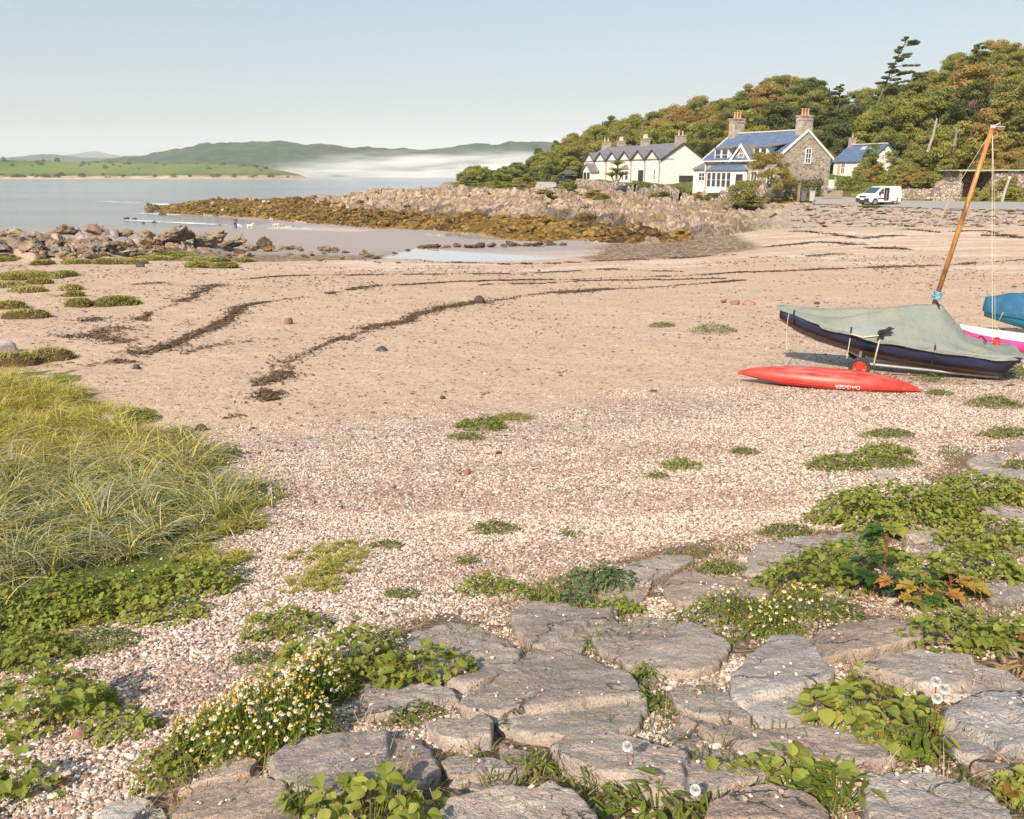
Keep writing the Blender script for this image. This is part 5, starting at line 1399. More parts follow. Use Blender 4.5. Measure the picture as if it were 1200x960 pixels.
tag(link('grass', P.mesh('grass', M_GRASS)), 'short green turf fringing the long grass and dotting the gravel', 'grass', kind='stuff')
# creeping leafy weeds under the long grass
for i, (a, b, w, h, k, sz, tn, lab) in enumerate([
    (60, 720, 170, 40, 'lobed', .045, (.1, .8), 'leafy ground cover beneath the blue green grass at the left edge'),
    (150, 705, 130, 36, 'round', .045, (.1, .85), 'leafy ground cover in the middle below the long grass'),
    (230, 690, 110, 34, 'round', .045, (.2, .85), 'leafy ground cover at the right end below the long grass'),
    (190, 725, 90, 26, 'round', .04, (.3, .9), 'pale sprawling weeds spilling from the grass onto the gravel'),
    (30, 775, 110, 40, 'lobed', .04, (.1, .8), 'weedy growth between long grass and the tall dark clump'),
    (110, 760, 90, 20, 'tiny', .02, (.3, .9), 'low mossy greenery right of the tall dark clump'),
    (105, 497, 90, 16, 'tiny', .035, (.2, .8), 'leafy turf edge beside the half sunk pale boulder'),
    (160, 492, 50, 14, 'tiny', .035, (.3, .9), 'thin weeds reaching onto the sand from the grass edge'),
    (205, 512, 60, 14, 'tiny', .035, (.1, .7), 'dark creeping weed at the sandy edge of the grass'),
    (250, 535, 60, 14, 'tiny', .03, (.4, .9), 'creeping weed with red stems at the grass corner')]):
    W_(a, b, w, h, k, lab, M_FERN if k == 'tiny' else M_LEAF, sz, tint=tn, seed=200 + i)
# moss and short grass in the joints between the slabs
r = np.random.default_rng(55); k = 16000
P_ = np.array([at(a, b)[:2] for a, b in STONE_POLY]); lo, hi = P_.min(0), P_.max(0)
x = r.uniform(max(lo[0], -2.6), min(hi[0], 4.5), k * 3); y = r.uniform(max(lo[1], 1.3), hi[1], k * 3)
kk = (r.uniform(size=k * 3) < soft_poly(x, y, STONE_POLY, .1) * sstep(.50, .64, fbm(x * 2.6 + 40, y * 2.6, 98, 3))); x, y = x[kk][:k], y[kk][:k]; k = len(x)
V_, F_, T_ = blades(k, np.column_stack([x, y, ground_z(x, y)]), r.uniform(.03, .09, k), r.uniform(.0015, .0035, k), r.uniform(.1, .9, k), r, 3, .7, None, np.clip(r.normal(.45, .22, k), 0, 1), .4)
tag(link('moss', mesh_np('moss', V_, F_, {'tint': T_}, False, [M_FERN])), 'moss and short grass growing in the joints between slabs', 'moss', kind='stuff')
# straw and dead stalks caught between the slabs
r = np.random.default_rng(5); k = 20000
P_ = np.array([at(a, b)[:2] for a, b in STONE_POLY]); lo, hi = P_.min(0), P_.max(0)
x = r.uniform(max(lo[0], -2.6), min(hi[0], 4.5), k * 3); y = r.uniform(max(lo[1], 1.3), hi[1], k * 3)
kk = (r.uniform(size=k * 3) < soft_poly(x, y, STONE_POLY, .1) * sstep(.40, .60, fbm(x * 3, y * 3, 88, 3))); x, y = x[kk][:k], y[kk][:k]; k = len(x)
V_, F_, T_ = blades(k, np.column_stack([x, y, ground_z(x, y) + .004]), r.uniform(.03, .11, k), r.uniform(.0008, .002, k), r.uniform(.8, 1.3, k), r, 3, .5, None, r.uniform(0, 1, k), .2)
tag(link('straw', mesh_np('straw', V_, F_, {'tint': T_}, False, [M_DRY])), 'dry brown straw and dead stalks caught in the gaps between slabs', 'straw', kind='stuff')
# ------------------------------------------------------------------ labels that single out one of many
MARKS = [('the reef middle', 330, 245), ('the pool rocks', 580, 285), ('the track foot', 560, 235), ('the bay window', 855, 215), ('the palm plant', 722, 222), ('the bins', 948, 235), ('the verge post', 1180, 225), ('the stone gable', 940, 255), ('the wet hollow', 760, 270), ('the dog walker', 276, 262), ('the salt turf', 190, 298), ('the left edge', 5, 285), ('the long pool', 560, 300), ('the reef tip', 205, 245),
         ('the white terrace', 740, 195), ('the stone house', 890, 185), ('the parked van', 1030, 228), ('the mast', 1130, 250), ('the tall pine', 1030, 85),
         ('the right edge', 1200, 180), ('the mist', 500, 200), ('the cottage', 1000, 185), ('the parasol', 668, 203), ('the shed', 1150, 205), ('the gravel track', 625, 218), ('the garden wall', 790, 228)]
ORD = ['first', 'second', 'third', 'fourth', 'fifth', 'sixth', 'seventh', 'eighth', 'ninth', 'tenth', 'eleventh', 'twelfth']
AUTO = {}
def auto(o, desc, cat, group, fam):
    """label later, once every member of the family fam stands"""
    tag(o, desc, cat, group, 'thing'); AUTO.setdefault(fam, []).append((o, desc))
def finish_labels(marks=MARKS):
    for fam, L_ in AUTO.items():
        B = {}
        for o, d in L_:
            p = o.matrix_basis.translation
            u, v = project(p.x, p.y, p.z + .3)
            nm, mu, mv = min(marks, key=lambda k: (k[1] - u) ** 2 + ((k[2] - v) * 1.6) ** 2)
            dx, dy = u - mu, (v - mv) * 1.6
            rel = ('right of ' if dx > 0 else 'left of ') if abs(dx) > abs(dy) else ('below ' if dy > 0 else 'above ')
            B.setdefault(d + ' ' + rel + nm, []).append((u, o))
        for k, m in B.items():
            m.sort(key=lambda q: q[0])
            for i, (u, o) in enumerate(m):
                if len(m) == 1: o['label'] = k
                else:
                    w = 'leftmost' if i == 0 else ('rightmost' if i == len(m) - 1 else (ORD[i] if i < 12 else '%dth' % (i + 1)) + ' from left')
                    o['label'] = k + ', ' + w + (' of %d' % len(m))

# ------------------------------------------------------------------ rocks on the left of the bay
def rock_at(u, v, wpx, hpx, mat, seed, desc, fam, group, planes=13, name='rock', aut=True, sink=.25, sub=3, aspect=.8):
    p = atg(u, v); zd = p[1] * CP - (p[2] - CAMZ) * SP; m = zd / F
    w, h = wpx * m, hpx * m
    me = boulder_mesh(name, seed, (w / 2 * 1.3, w / 2 * aspect * 1.3, (h / (1 + 1 - sink)) * .92), mat, planes, sub, 1.0, .16, False, (.40, .80), 1.0)
    o = link(name, me, loc=(p[0], p[1] + w * .3, p[2] + h * (1 - sink) / (2 - sink) * .55))
    r = random.Random(seed); o.rotation_euler = (r.uniform(-.12, .12), r.uniform(-.2, .2), r.uniform(-.3, .3))
    auto(o, desc, 'rock', group, fam)
    return o
GRP = 'rocks along the left side of the bay'
big = [(18, 296, 70, 34, 1), (58, 303, 50, 32, 1), (92, 300, 50, 26, 1), (125, 297, 44, 20, 1), (0, 280, 60, 16, 1), (74, 277, 44, 20, 0), (110, 276, 30, 25, 0), (140, 278, 34, 17, 0),
       (168, 281, 34, 15, 0), (198, 287, 62, 30, 1), (237, 290, 60, 30, 1), (268, 292, 40, 24, 0), (290, 292, 22, 12, 0), (310, 295, 30, 21, 2), (330, 292, 12, 8, 0), (338, 293, 16, 10, 0),
       (349, 293, 16, 9, 0), (380, 295, 20, 12, 0), (392, 296, 13, 9, 2), (403, 297, 10, 6, 0), (430, 302, 16, 9, 0), (441, 304, 12, 6, 2), (258, 308, 14, 9, 3), (140, 290, 26, 12, 2), (36, 283, 40, 12, 1),
       (155, 302, 24, 12, 1), (178, 296, 22, 9, 0), (215, 300, 20, 9, 2), (40, 300, 30, 18, 1), (-30, 300, 80, 36, 1), (-60, 285, 70, 26, 0), (78, 306, 26, 14, 1), (108, 304, 24, 13, 1), (282, 300, 18, 9, 2), (340, 299, 10, 5, 0), (365, 300, 9, 5, 2)]
MT = [M_BOULDER, M_LICHEN, M_WEEDROCK, M_WETROCK]; DN = ['jagged brown rock', 'yellow lichened rock', 'weed hung rock', 'dark wet rock']
for i, (a, b, w, h, k) in enumerate(big):
    rock_at(a, b, w, h, MT[k], 300 + i, DN[k], 'leftrock', GRP, 20, sub=4)
r = random.Random(4)
for i in range(60):
    a = r.uniform(-20, 300); b = 282 + 22 * r.random() + (0 if a < 200 else 4); w = r.uniform(7, 22); k = r.choice([0, 1, 1, 2, 0])
    rock_at(a, b, w, w * r.uniform(.45, .7), MT[k], 400 + i, DN[k].replace('rock', 'stone'), 'leftrock2', GRP, 12, sub=3, name='stone')
for i in range(50):
    a = r.uniform(190, 470); b = 291 + 14 * r.random() + max(0, (a - 300) * .03); w = r.uniform(3, 9); k = r.choice([0, 3, 2, 0])
    rock_at(a, b, w, w * r.uniform(.4, .6), MT[k], 500 + i, ['small tan stone', '', 'small weedy stone', 'small black stone'][k], 'leftrock3', 'small stones strewn below the left rocks', 8, sub=2, name='stone')
for i, (a, b, w, h) in enumerate([(148, 257, 8, 3.5), (158, 257.5, 6, 2.5), (176, 250, 9, 2.5), (182, 247, 5, 2.5), (190, 252, 10, 3), (180, 261, 7, 2.5), (253, 264.5, 3.5, 2), (258, 265, 3.5, 2), (168, 262, 5, 2), (207, 250, 8, 3)]):
    p = at(a, b) if b > 262 else W(a, b, CAMZ - SEA_Z); m = p[1] / F
    o = link('boulder', boulder_mesh('boulder', 560 + i, (w * m / 2, w * m / 2, h * m), M_WETROCK, 9, 2, 1, .1), loc=(p[0], p[1], p[2])); auto(o, 'dark rock awash', 'rock', 'rocks awash at the tide edge', 'awash')
# line of weed hung rocks standing in the pool
for i, (a, b, w, h) in enumerate([(493, 291, 14, 5), (507, 291, 24, 9), (524, 291, 14, 6), (534, 290, 13, 8), (547, 291, 14, 7), (560, 291, 24, 9), (577, 290, 15, 8), (590, 290, 14, 6), (603, 289, 18, 9), (617, 289, 14, 6), (630, 289, 20, 8), (646, 288, 22, 8), (660, 288, 16, 6), (478, 294, 8, 3)]):
    rock_at(a, b, w, h, M_WEEDROCK, 600 + i, 'rounded rock draped in golden weed', 'poolrock', 'weed draped rocks in a line across the pool', 12)

# ------------------------------------------------------------------ salt turf tussocks
M_TUSS = simple('peat_bank', (.085, .06, .03), .95, .35, 8, .6, .1, 0, 14, .05)
M_TUSSG = leaf_mat('salt_turf', [(0, (.18, .17, .045)), (.4, (.32, .30, .08)), (.75, (.44, .40, .15)), (1, (.48, .38, .22))], .7, .2)
def tussock(u, v, wpx, hpx, desc, seed, hb=.16):
    p = at(u, v); zd = p[1] * CP - (p[2] - CAMZ) * SP; m = zd / F; sl = (CAMZ - p[2]) / p[1]
    rx = wpx * m / 2; ry = max(.12, hpx * m / sl / 2 * .8); h = hb * (1 + rx * .08)
    r = np.random.default_rng(seed)
    root = empty('turf_mound', tuple(p)); auto(root, desc, 'turf', 'salt turf mounds beside the sand', 'tussock')
    m_, k_ = 56, 12; a = np.linspace(0, 2 * np.pi, m_, endpoint=False)
    wob = .72 + .55 * fbm(np.cos(a) * 1.6 + seed, np.sin(a) * 1.6 + 4, seed, 3)
    V = [np.array([[0, 0, h]])]
    for q in np.linspace(0, 1, k_)[1:]:
        z = h * (1 - q ** 4) - (.05 if q == 1 else 0)
        x, y = np.cos(a) * rx * q * wob, np.sin(a) * ry * q * wob
        V.append(np.column_stack([x, y, z + (fbm(x * 2 + 5, y * 2, seed, 3) - .5) * .10 * (q < 1)]))
    V = np.concatenate(V); aa = np.arange(m_)
    tri = np.stack([np.zeros(m_, int), 1 + aa, 1 + (aa + 1) % m_], 1)
    qs = np.concatenate([np.stack([1 + k * m_ + aa, 1 + (k + 1) * m_ + aa, 1 + (k + 1) * m_ + (aa + 1) % m_, 1 + k * m_ + (aa + 1) % m_], 1) for k in range(k_ - 2)])
    V[:, 2] += np.interp(0, [0, 1], [0, 1]); g0 = smooth_z(V[:, 0] + p[0], V[:, 1] + p[1]) - p[2]; V[:, 2] += g0
    link('mound', mesh_np('mound', V, [tri, qs], None, True, [M_TUSS]), root)
    n = int(np.clip(rx * ry * 3000, 500, 5200)); al = r.uniform(0, 6.28, n); q = np.sqrt(r.uniform(0, 1, n)) * .99
    wb = np.interp(al, np.append(a, 6.2832), np.append(wob, wob[0]))
    x, y = np.cos(al) * rx * q * wb, np.sin(al) * ry * q * wb
    z = h * (1 - q ** 4) + smooth_z(x + p[0], y + p[1]) - p[2] - .01
    f = max(1, p[1] / 14)
    Vb, Fb, Tb = blades(n, np.column_stack([x, y, z]), r.uniform(.05, .11, n) * (1 + .25 * (f - 1)), r.uniform(.006, .011, n) * f, r.uniform(.1, .9, n), r, 2, .7, None, np.clip(fbm(x * 1.1 + seed, y * 1.1, 4, 2) + r.normal(0, .15, n), 0, 1))
    link('grass_tops', mesh_np('grass_tops', Vb, Fb, {'tint': Tb}, False, [M_TUSSG]), root)
for i, (a, b, w, h) in enumerate([(8, 306, 46, 10), (28, 325, 62, 12), (72, 324, 26, 9), (46, 333, 30, 5), (10, 337, 44, 6), (84, 341, 28, 6), (34, 343, 44, 8), (88, 349, 24, 3), (92, 358, 34, 7), (138, 356, 54, 11), (14, 361, 40, 6), (34, 372, 56, 9),
                                  (140, 301, 66, 8), (204, 300, 52, 6), (245, 307, 40, 9), (264, 313, 24, 7), (286, 307, 20, 4), (187, 293, 62, 6), (172, 287, 44, 4), (235, 312, 34, 5), (60, 420, 52, 10), (18, 426, 60, 12), (50, 310, 20, 6), (225, 306, 20, 5), (118, 302, 24, 5), (150, 296, 50, 5), (215, 303, 40, 6), (178, 305, 44, 6), (130, 308, 50, 7), (228, 296, 26, 4), (90, 309, 30, 5), (-40, 320, 60, 10), (-40, 370, 60, 10), (107, 291, 30, 4), (160, 309, 24, 4)]):
    tussock(a, b, w, h, 'flat grassy turf mound' if h < 7 else 'plump grassy turf mound', 700 + i)

# ------------------------------------------------------------------ the headland: boulders, golden weed, stone pitching
BM = [boulder_mesh('boulder', 900 + i, (1, random.Random(i).uniform(.6, 1.), random.Random(i + 9).uniform(.55, .95)), None, 20, 3, 1, .16, False, (.38, .78), 1.1) for i in range(12)]
def boulder_inst(x, y, z, s, mat, desc, fam, group, rz, i, name='boulder', flat=1.0):
    me = BM[i % 12]
    if not me.materials: me.materials.append(None)
    o = link(name, me, loc=(x, y, z)); o.scale = (s, s, s * flat); o.rotation_euler = (0, 0, rz)
    o.material_slots[0].link = 'OBJECT'; o.material_slots[0].material = mat
    auto(o, desc, 'rock', group, fam); return o
r = random.Random(12)
M_HEAD = stone_mat('headland_boulder_stone', (.48, .38, .29), (.28, .21, .155), (.45, .34, .22), 7, (.46, .38, .20), .22)
n = 0
for i in range(400):
    u = r.uniform(425, 960); f = r.random() ** .8
    t = (u - 600) / 999.0; Ys, Hs = knots(np.array([t])); 
    y = float(Ys[1][0] + (Ys[2][0] - Ys[1][0]) * (.15 + f * .95)); x = t * y
    s = r.uniform(.45, 1.25) * (1.3 if f > .85 and u < 700 else 1) * min(1.1, y / 120)
    z = float(ground_z(np.array([x]), np.array([y]))[0])
    low = f < .22
    boulder_inst(x, y, z - s * .12, s, M_WETROCK if low and r.random() < .6 else (M_HEAD if r.random() < .8 else M_LICHEN), 'dark headland rock' if low else ('big headland rock' if s > .95 else ('middling headland rock' if s > .7 else 'small headland rock')), 'head', 'rocks of the headland', r.uniform(0, 6.28), i)
    n += 1
    if n >= 190: break
for i in range(40):       # reef rocks near the tip
    u = r.uniform(225, 450); t = (u - 600) / 999.0; Ys, Hs = knots(np.array([t])); y = float(Ys[0][0] + (Ys[2][0] - Ys[0][0]) * r.uniform(.1, 1.05)); x = t * y
    z = float(ground_z(np.array([x]), np.array([y]))[0]); boulder_inst(x, y, z, r.uniform(.6, 1.7), r.choice([M_WEEDROCK, M_WEEDROCK, M_HEAD]), 'rock on the golden weed reef', 'reef', 'rocks of the seaweed reef', r.uniform(0, 6), i)

M_WEED = leaf_mat('bladder_wrack', [(0, (.05, .030, .012)), (.3, (.12, .072, .018)), (.6, (.235, .14, .032)), (.85, (.33, .21, .05)), (1, (.20, .16, .05))], .55, .1, .3)
rn = np.random.default_rng(31); k = 60000
uu = rn.uniform(168, 830, k); tq = (uu - 600) / 999.; Ys, Hs = knots(tq)
yy = Ys[0] + (Ys[2] - Ys[0]) * rn.uniform(-.05, 1.0, k) ; xx = tq * yy
zz = smooth_z(xx, yy); mk = masks(xx, yy, zz)
keep = (mk['weed'] > .45) & (fbm(xx * .35, yy * .35, 12, 3) > .40)
xx, yy = xx[keep][:15000], yy[keep][:15000]; k = len(xx)
zz = ground_z(xx, yy)
import bmesh
bm = bmesh.new(); bmesh.ops.create_icosphere(bm, subdivisions=1, radius=1); TVw = np.array([q.co[:] for q in bm.verts]); TFw = np.array([[q.index for q in f.verts] for f in bm.faces]); bm.free()
TVw = TVw * (1 + .35 * (np.random.default_rng(2).random(len(TVw))[:, None] - .5))
sc = rn.uniform(.14, .5, k)[:, None] * np.column_stack([rn.uniform(.8, 1.6, k), rn.uniform(.7, 1.2, k), rn.uniform(.35, .7, k)])
Vw, Fw = scatter(TVw, [TFw], rot_mats(k, tilt=(0, .3), scale=sc, r=rn), np.column_stack([xx, yy, zz + .03]))
tnt = np.clip(fbm(xx * .3, yy * .3, 15, 3) * .9 + rn.normal(0, .2, k), 0, 1)
tag(link('seaweed', mesh_np('seaweed', Vw, Fw, {'tint': np.repeat(tnt, len(TVw))}, False, [M_WEED])), 'golden brown seaweed heaped over the foot of the headland', 'seaweed', kind='stuff')

# stone pitching below the road: big rough slabs lying on the slope
i = 0
for row in range(9):
    f = (row + .5) / 9
    u = 940 + (row % 2) * 9
    while u < 1212:
        t = (u + r.uniform(-4, 4) - 600) / 999.0; Ys, Hs = knots(np.array([t]))
        y = float(Ys[0][0] * 1.0 + (Ys[2][0] - Ys[0][0]) * (f + r.uniform(-.04, .04))) ; x = t * y
        z = float(ground_z(np.array([x]), np.array([y]))[0]); s = r.uniform(.55, .98) * y / 75
        o = boulder_inst(x, y, z + .04, s, M_REVET if r.random() < .85 else M_HEAD, ('wide ' if s > .8 else 'narrow ') + 'pitching slab', 'rev', 'stone pitching below the road', r.uniform(-.5, .5), i, 'stone_slab', r.uniform(.3, .55))
        o.rotation_euler = (-.16 + r.uniform(-.1, .1), r.uniform(-.12, .12), r.uniform(-.6, .6))
        o['category'] = 'stone'; i += 1; u += r.uniform(13, 19)
# ------------------------------------------------------------------ trees, bushes, hedges
def foliage_blobs(centers, radii, n, leaf, r, flat=.8, core=.35):
    """leaf cards spread through the outer part of many small clumps"""
    C_ = np.asarray(centers); R_ = np.asarray(radii); w = R_ ** 2; w = w / w.sum()
    j = r.choice(len(C_), n, p=w)
    d = r.normal(size=(n, 3)); d /= np.linalg.norm(d, axis=1)[:, None]
    rad = R_[j] * (1 - core * r.random(n) ** 1.6)
    pos = C_[j] + d * rad[:, None] * np.array([1, 1, flat])
    # cards facing roughly outward, cupped up a little
    nrm = d + r.normal(0, .55, (n, 3)) + np.array([0, 0, .35]); nrm /= np.linalg.norm(nrm, axis=1)[:, None]
    a = np.cross(nrm, r.normal(size=(n, 3))); a /= np.linalg.norm(a, axis=1)[:, None]; b = np.cross(nrm, a)
    s = leaf * r.uniform(.55, 1.3, n)
    TV = np.array([(-1, -.1), (-.3, -.55), (.6, -.45), (1, .15), (.35, .6), (-.5, .45)])
    V = pos[:, None] + a[:, None] * (TV[:, 0] * s[:, None])[..., None] + b[:, None] * (TV[:, 1] * s[:, None])[..., None]
    V += nrm[:, None] * (np.array([0, .25, 0, .2, 0, .25]) * s[:, None])[..., None] 
    Fv = (np.arange(n) * 6)[:, None, None] + np.array([(0, 1, 2, 3), (0, 3, 4, 5)])[None]
    tb = r.normal(0, .16, len(C_)); t = np.clip(.5 + tb[j] + r.normal(0, .15, n), 0, 1)
    return V.reshape(-1, 3), Fv.reshape(-1, 4), np.repeat(t, 6)

def crown_mesh(seed, shape='round', n=9500, leaf=.155, nb=46, H=8., Rr=3.8, lean=.0, base=.12):
    r = np.random.default_rng(seed); C_ = []; R_ = []
    for i in range(nb):
        a = r.uniform(0, 6.28); h = r.uniform(0, 1) ** (.8)
        if shape == 'round': prof = math.sqrt(max(.02, 1 - (2 * h - .85) ** 2 / 1.35))
        elif shape == 'tall': prof = (1 - h) ** .6 * .9 + .12
        elif shape == 'flat': prof = (.35 + h * .8) * (1 if h < .8 else .75)
        else: prof = math.sqrt(max(.05, 1 - h * h))
        q = math.sqrt(r.uniform(.25, 1)) * prof * Rr * .86
        z = H * (base + (1 - base) * h * .93)
        C_.append((math.cos(a) * q + lean * h * Rr, math.sin(a) * q, z)); R_.append(r.uniform(.6, 1.3) * Rr * .31)
    V, Fv, T = foliage_blobs(C_, R_, n, leaf, r, .5, .95)
    return V, Fv, T, C_, R_
M_BARK = simple('bark', (.16, .125, .095), .9, .3, 3, .6, .1, 0, 6, .05)
M_PALEBARK = simple('pale_bark', (.40, .36, .30), .9, .25, 3, .5, .1, 0, 6, .05)
TM = {
 'yellow green': leaf_mat('foliage_yellow_green', [(0, (.21, .225, .055)), (.5, (.35, .35, .085)), (1, (.49, .45, .15))], .65, .45),
 'mid green': leaf_mat('foliage_mid_green', [(0, (.14, .17, .05)), (.5, (.25, .28, .08)), (1, (.37, .38, .13))], .65, .45),
 'olive': leaf_mat('foliage_olive', [(0, (.20, .20, .06)), (.5, (.33, .31, .10)), (1, (.45, .41, .16))], .65, .45),
 'copper': leaf_mat('foliage_copper', [(0, (.29, .20, .07)), (.5, (.43, .30, .11)), (.85, (.52, .40, .15)), (1, (.44, .41, .13))], .65, .45),
 'dark green': leaf_mat('foliage_dark_green', [(0, (.07, .095, .035)), (.5, (.14, .17, .06)), (1, (.24, .25, .10))], .65, .4),
 'tawny': leaf_mat('foliage_tawny', [(0, (.20, .15, .05)), (.5, (.36, .29, .09)), (1, (.48, .42, .17))], .65, .45)}
CR = {}
def crown(key, colour):
    k = (key, colour)
    if k not in CR:
        sh, sd = key
        par = {'round': dict(shape='round', H=8, Rr=4.0), 'tall': dict(shape='tall', H=9, Rr=3.2, nb=40), 'flat': dict(shape='flat', H=7.5, Rr=4.3, lean=.25, nb=30), 'bush': dict(shape='dome', H=3.0, Rr=2.1, nb=20, n=3200, leaf=.115, base=.0)}[sh]
        V, Fv, T, C_, R_ = crown_mesh(sd + 10 * len(sh), **par)
        me = mesh_np('crown', V, Fv, {'tint': T}, False, [TM[colour]])
        mb = MB(); r = random.Random(sd)
        if sh != 'bush':
            mb.tube([(0, 0, -.6), (.1, .05, par['H'] * .3), (.15 + par.get('lean', 0), .1, par['H'] * .62)], .26, 7, .1)
            for c in sorted(C_, key=lambda c: c[2])[::3]:
                mb.tube([(.1, .05, par['H'] * .25 * r.uniform(.7, 1.3)), (c[0] * .5, c[1] * .5, c[2] * .72), (c[0] * .9, c[1] * .9, c[2])], .09, 5, .03)
        else:
            for c in C_[::4]: mb.tube([(0, 0, -.3), (c[0] * .6, c[1] * .6, c[2] * .7)], .04, 4, .02)
        tm = bpy.data.meshes.new('trunk'); tm.from_pydata(mb.v, [], mb.f); tm.update(); tm.materials.append(M_BARK)
        CR[k] = (me, tm)
    return CR[k]
def tree(x, y, z, s, key, colour, desc, fam, group, r, name='tree', cat='tree', sz=1.0, base='trunk'):
    me, tm = crown(key, colour)
    root = empty(name, (x, y, z), r.uniform(0, 6.28)); root.scale = (s, s, s * sz)
    if fam: auto(root, desc, cat, group, fam)
    else: tag(root, desc, cat, group, 'thing')
    link('crown', me, root); link(base, tm, root)
    return root
r = random.Random(21)
GH = 'trees on the wooded hill'
def hillcol(u, f):
    c = r.random()
    if 790 < u < 905 and f > .3: return 'copper' if c < .5 else ('mid green' if c < .85 else 'olive')
    if 1060 < u < 1175 and f > .55: return 'copper' if c < .6 else ('olive' if c < .8 else 'yellow green')
    if 700 < u < 800 and f > .5: return 'dark green' if c < .3 else ('yellow green' if c < .6 else ('copper' if c < .75 else 'mid green'))
    if 940 < u < 1060: return 'mid green' if c < .35 else ('dark green' if c < .6 else ('yellow green' if c < .85 else 'olive'))
    return 'yellow green' if c < .40 else ('mid green' if c < .6 else ('olive' if c < .75 else ('copper' if c < .86 else 'dark green')))
cnt = 0
u = 640
for row in range(9):
    f = row / 8.0
    u = 625 + r.uniform(0, 14)
    while u < 1250:
        t = (u - 600) / 999.; Ys, Hs = knots(np.array([t])); y0, y1 = float(Ys[4][0]) + 2, float(Ys[6][0]) + 2
        y = y0 + (y1 - y0) * min(1.02, f + r.uniform(-.05, .05)); x = t * y
        z = float(smooth_z(np.array([x]), np.array([y]))[0])
        s = r.uniform(.7, 1.25) * (.62 if f < .12 else 1.0) * (.42 + .58 * min(1, max(0, (u - 600) / 130)))
        if u > 1090 and f > .6: s *= .82
        if 958 < u < 1000 and f > .5: s *= .55
        if 1000 <= u < 1062 and f > .5: s *= .7
        key = (r.choice(['round', 'round', 'flat', 'tall' if f < .9 else 'flat']), r.randrange(3))
        c = hillcol(u, f)
        tree(x, y, z - .5, s, key, c, c + ' tree on the hill', 'hill', GH, r)
        cnt += 1; u += r.uniform(26, 38) * (150.0 / y) * (1.0 if f > .12 else .8)
print('hill trees', cnt)
# bushes towards the point and along the foot of the hill
for i in range(64):
    u = r.uniform(533, 690); t = (u - 600) / 999.; y = r.uniform(158, 215) if u > 560 else r.uniform(168, 190)
    if 610 < u < 665 and y < 170: continue
    if u > 664 and y < 190: continue
    x = t * y; z = float(smooth_z(np.array([x]), np.array([y]))[0]); c = r.choice(['yellow green', 'mid green', 'yellow green', 'olive', 'tawny', 'dark green'])
    tree(x, y, z - .2, r.uniform(.7, 1.2) * (1 + .4 * max(0, (u - 600) / 80)), ('bush', r.randrange(3)), c, c + ' bush toward the point', 'pointbush', 'bushes toward the point', r, 'bush', 'bush', 1.0, 'stems')
for i in range(60):
    u = r.uniform(985, 1225); t = (u - 600) / 999.; Ys, Hs = knots(np.array([t])); y = float(Ys[4][0]) + r.uniform(-3.5, 5.); x = t * y
    if 1118 < u < 1205 and y < float(Ys[4][0]) + 3: continue
    z = float(smooth_z(np.array([x]), np.array([y]))[0]); c = r.choice(['yellow green', 'mid green', 'yellow green', 'tawny', 'olive', 'copper'])
    tree(x, y, z - .2, r.uniform(.45, .95), ('bush', r.randrange(3)), c, c + ' hill foot bush', 'footbush', 'bushes at the foot of the hill', r, 'bush', 'bush', .9, 'stems')
def bush_px(u, v, wpx, hpx, colour, label, cat='bush', Y=None, sd=0, name='bush', group=None):
    """a bush whose foot is at pixel (u, v)"""
    p = at(u, v) if Y is None else onground(u, Y); m = p[1] / 999.
    me, tm = crown(('bush', sd % 3), colour)
    root = empty(name, tuple(p), sd * 1.3); w, h = wpx * m / 4.3, hpx * m / 3.1; root.scale = (w, w, h); tag(root, label, cat, group, 'thing')
    link('crown', me, root); link('stems', tm, root); return root
BP = bush_px
BP(550, 219, 26, 16, 'mid green', 'dark round bush nearest the mist, at the tip of the grassy point', sd=1)
BP(562, 218, 30, 24, 'yellow green', 'taller green bush just right of the tip bush', sd=2)
BP(590, 219, 40, 20, 'mid green', 'broad green bush left of the gravel track', sd=0)
BP(615, 221, 34, 16, 'tawny', 'straw coloured bush beside the gravel track', sd=1)
BP(668, 228, 24, 18, 'mid green', 'green bush on the rocks below the parasol', sd=2)
BP(697, 234, 40, 12, 'tawny', 'low sprawling yellowish bush on the rocks under the terrace', sd=0)
BP(706, 236, 26, 9, 'olive', 'low olive scrub right under the terrace garden', sd=1)
BP(655, 207, 20, 12, 'mid green', 'rounded garden bush left of the parasol', sd=1, Y=150)
BP(673, 202, 20, 24, 'mid green', 'big dark green tree just left of the terrace end', sd=2, Y=192, cat='tree')
BP(820, 218 + 6, 17, 12, 'copper', 'red leaved shrub by the white garden gate', sd=0, Y=99)
BP(832, 226, 14, 9, 'mid green', 'clipped shrub just right of the red one', sd=1, Y=98)
BP(1019, 0, 30, 34, 'mid green', 'bush hiding the right end of the white cottage', Y=127, sd=1)
BP(1008, 0, 22, 15, 'yellow green', 'low bush in front of the white cottage wall', Y=126, sd=2)
BP(600, 222, 30, 8, 'yellow green', 'grass like bush spilling onto the rocks left of the track', sd=0)
BP(640, 231, 30, 9, 'tawny', 'dry yellow scrub on the rocks below the track', sd=2)
BP(775, 232, 34, 8, 'olive', 'creeping plants hanging over the garden wall', sd=1)
BP(880, 242, 60, 10, 'olive', 'low weeds in front of the garden shrub', sd=0)
BP(1020, 244, 40, 4, 'yellow green', 'grass tuft on the pitching in front of the van', sd=2)
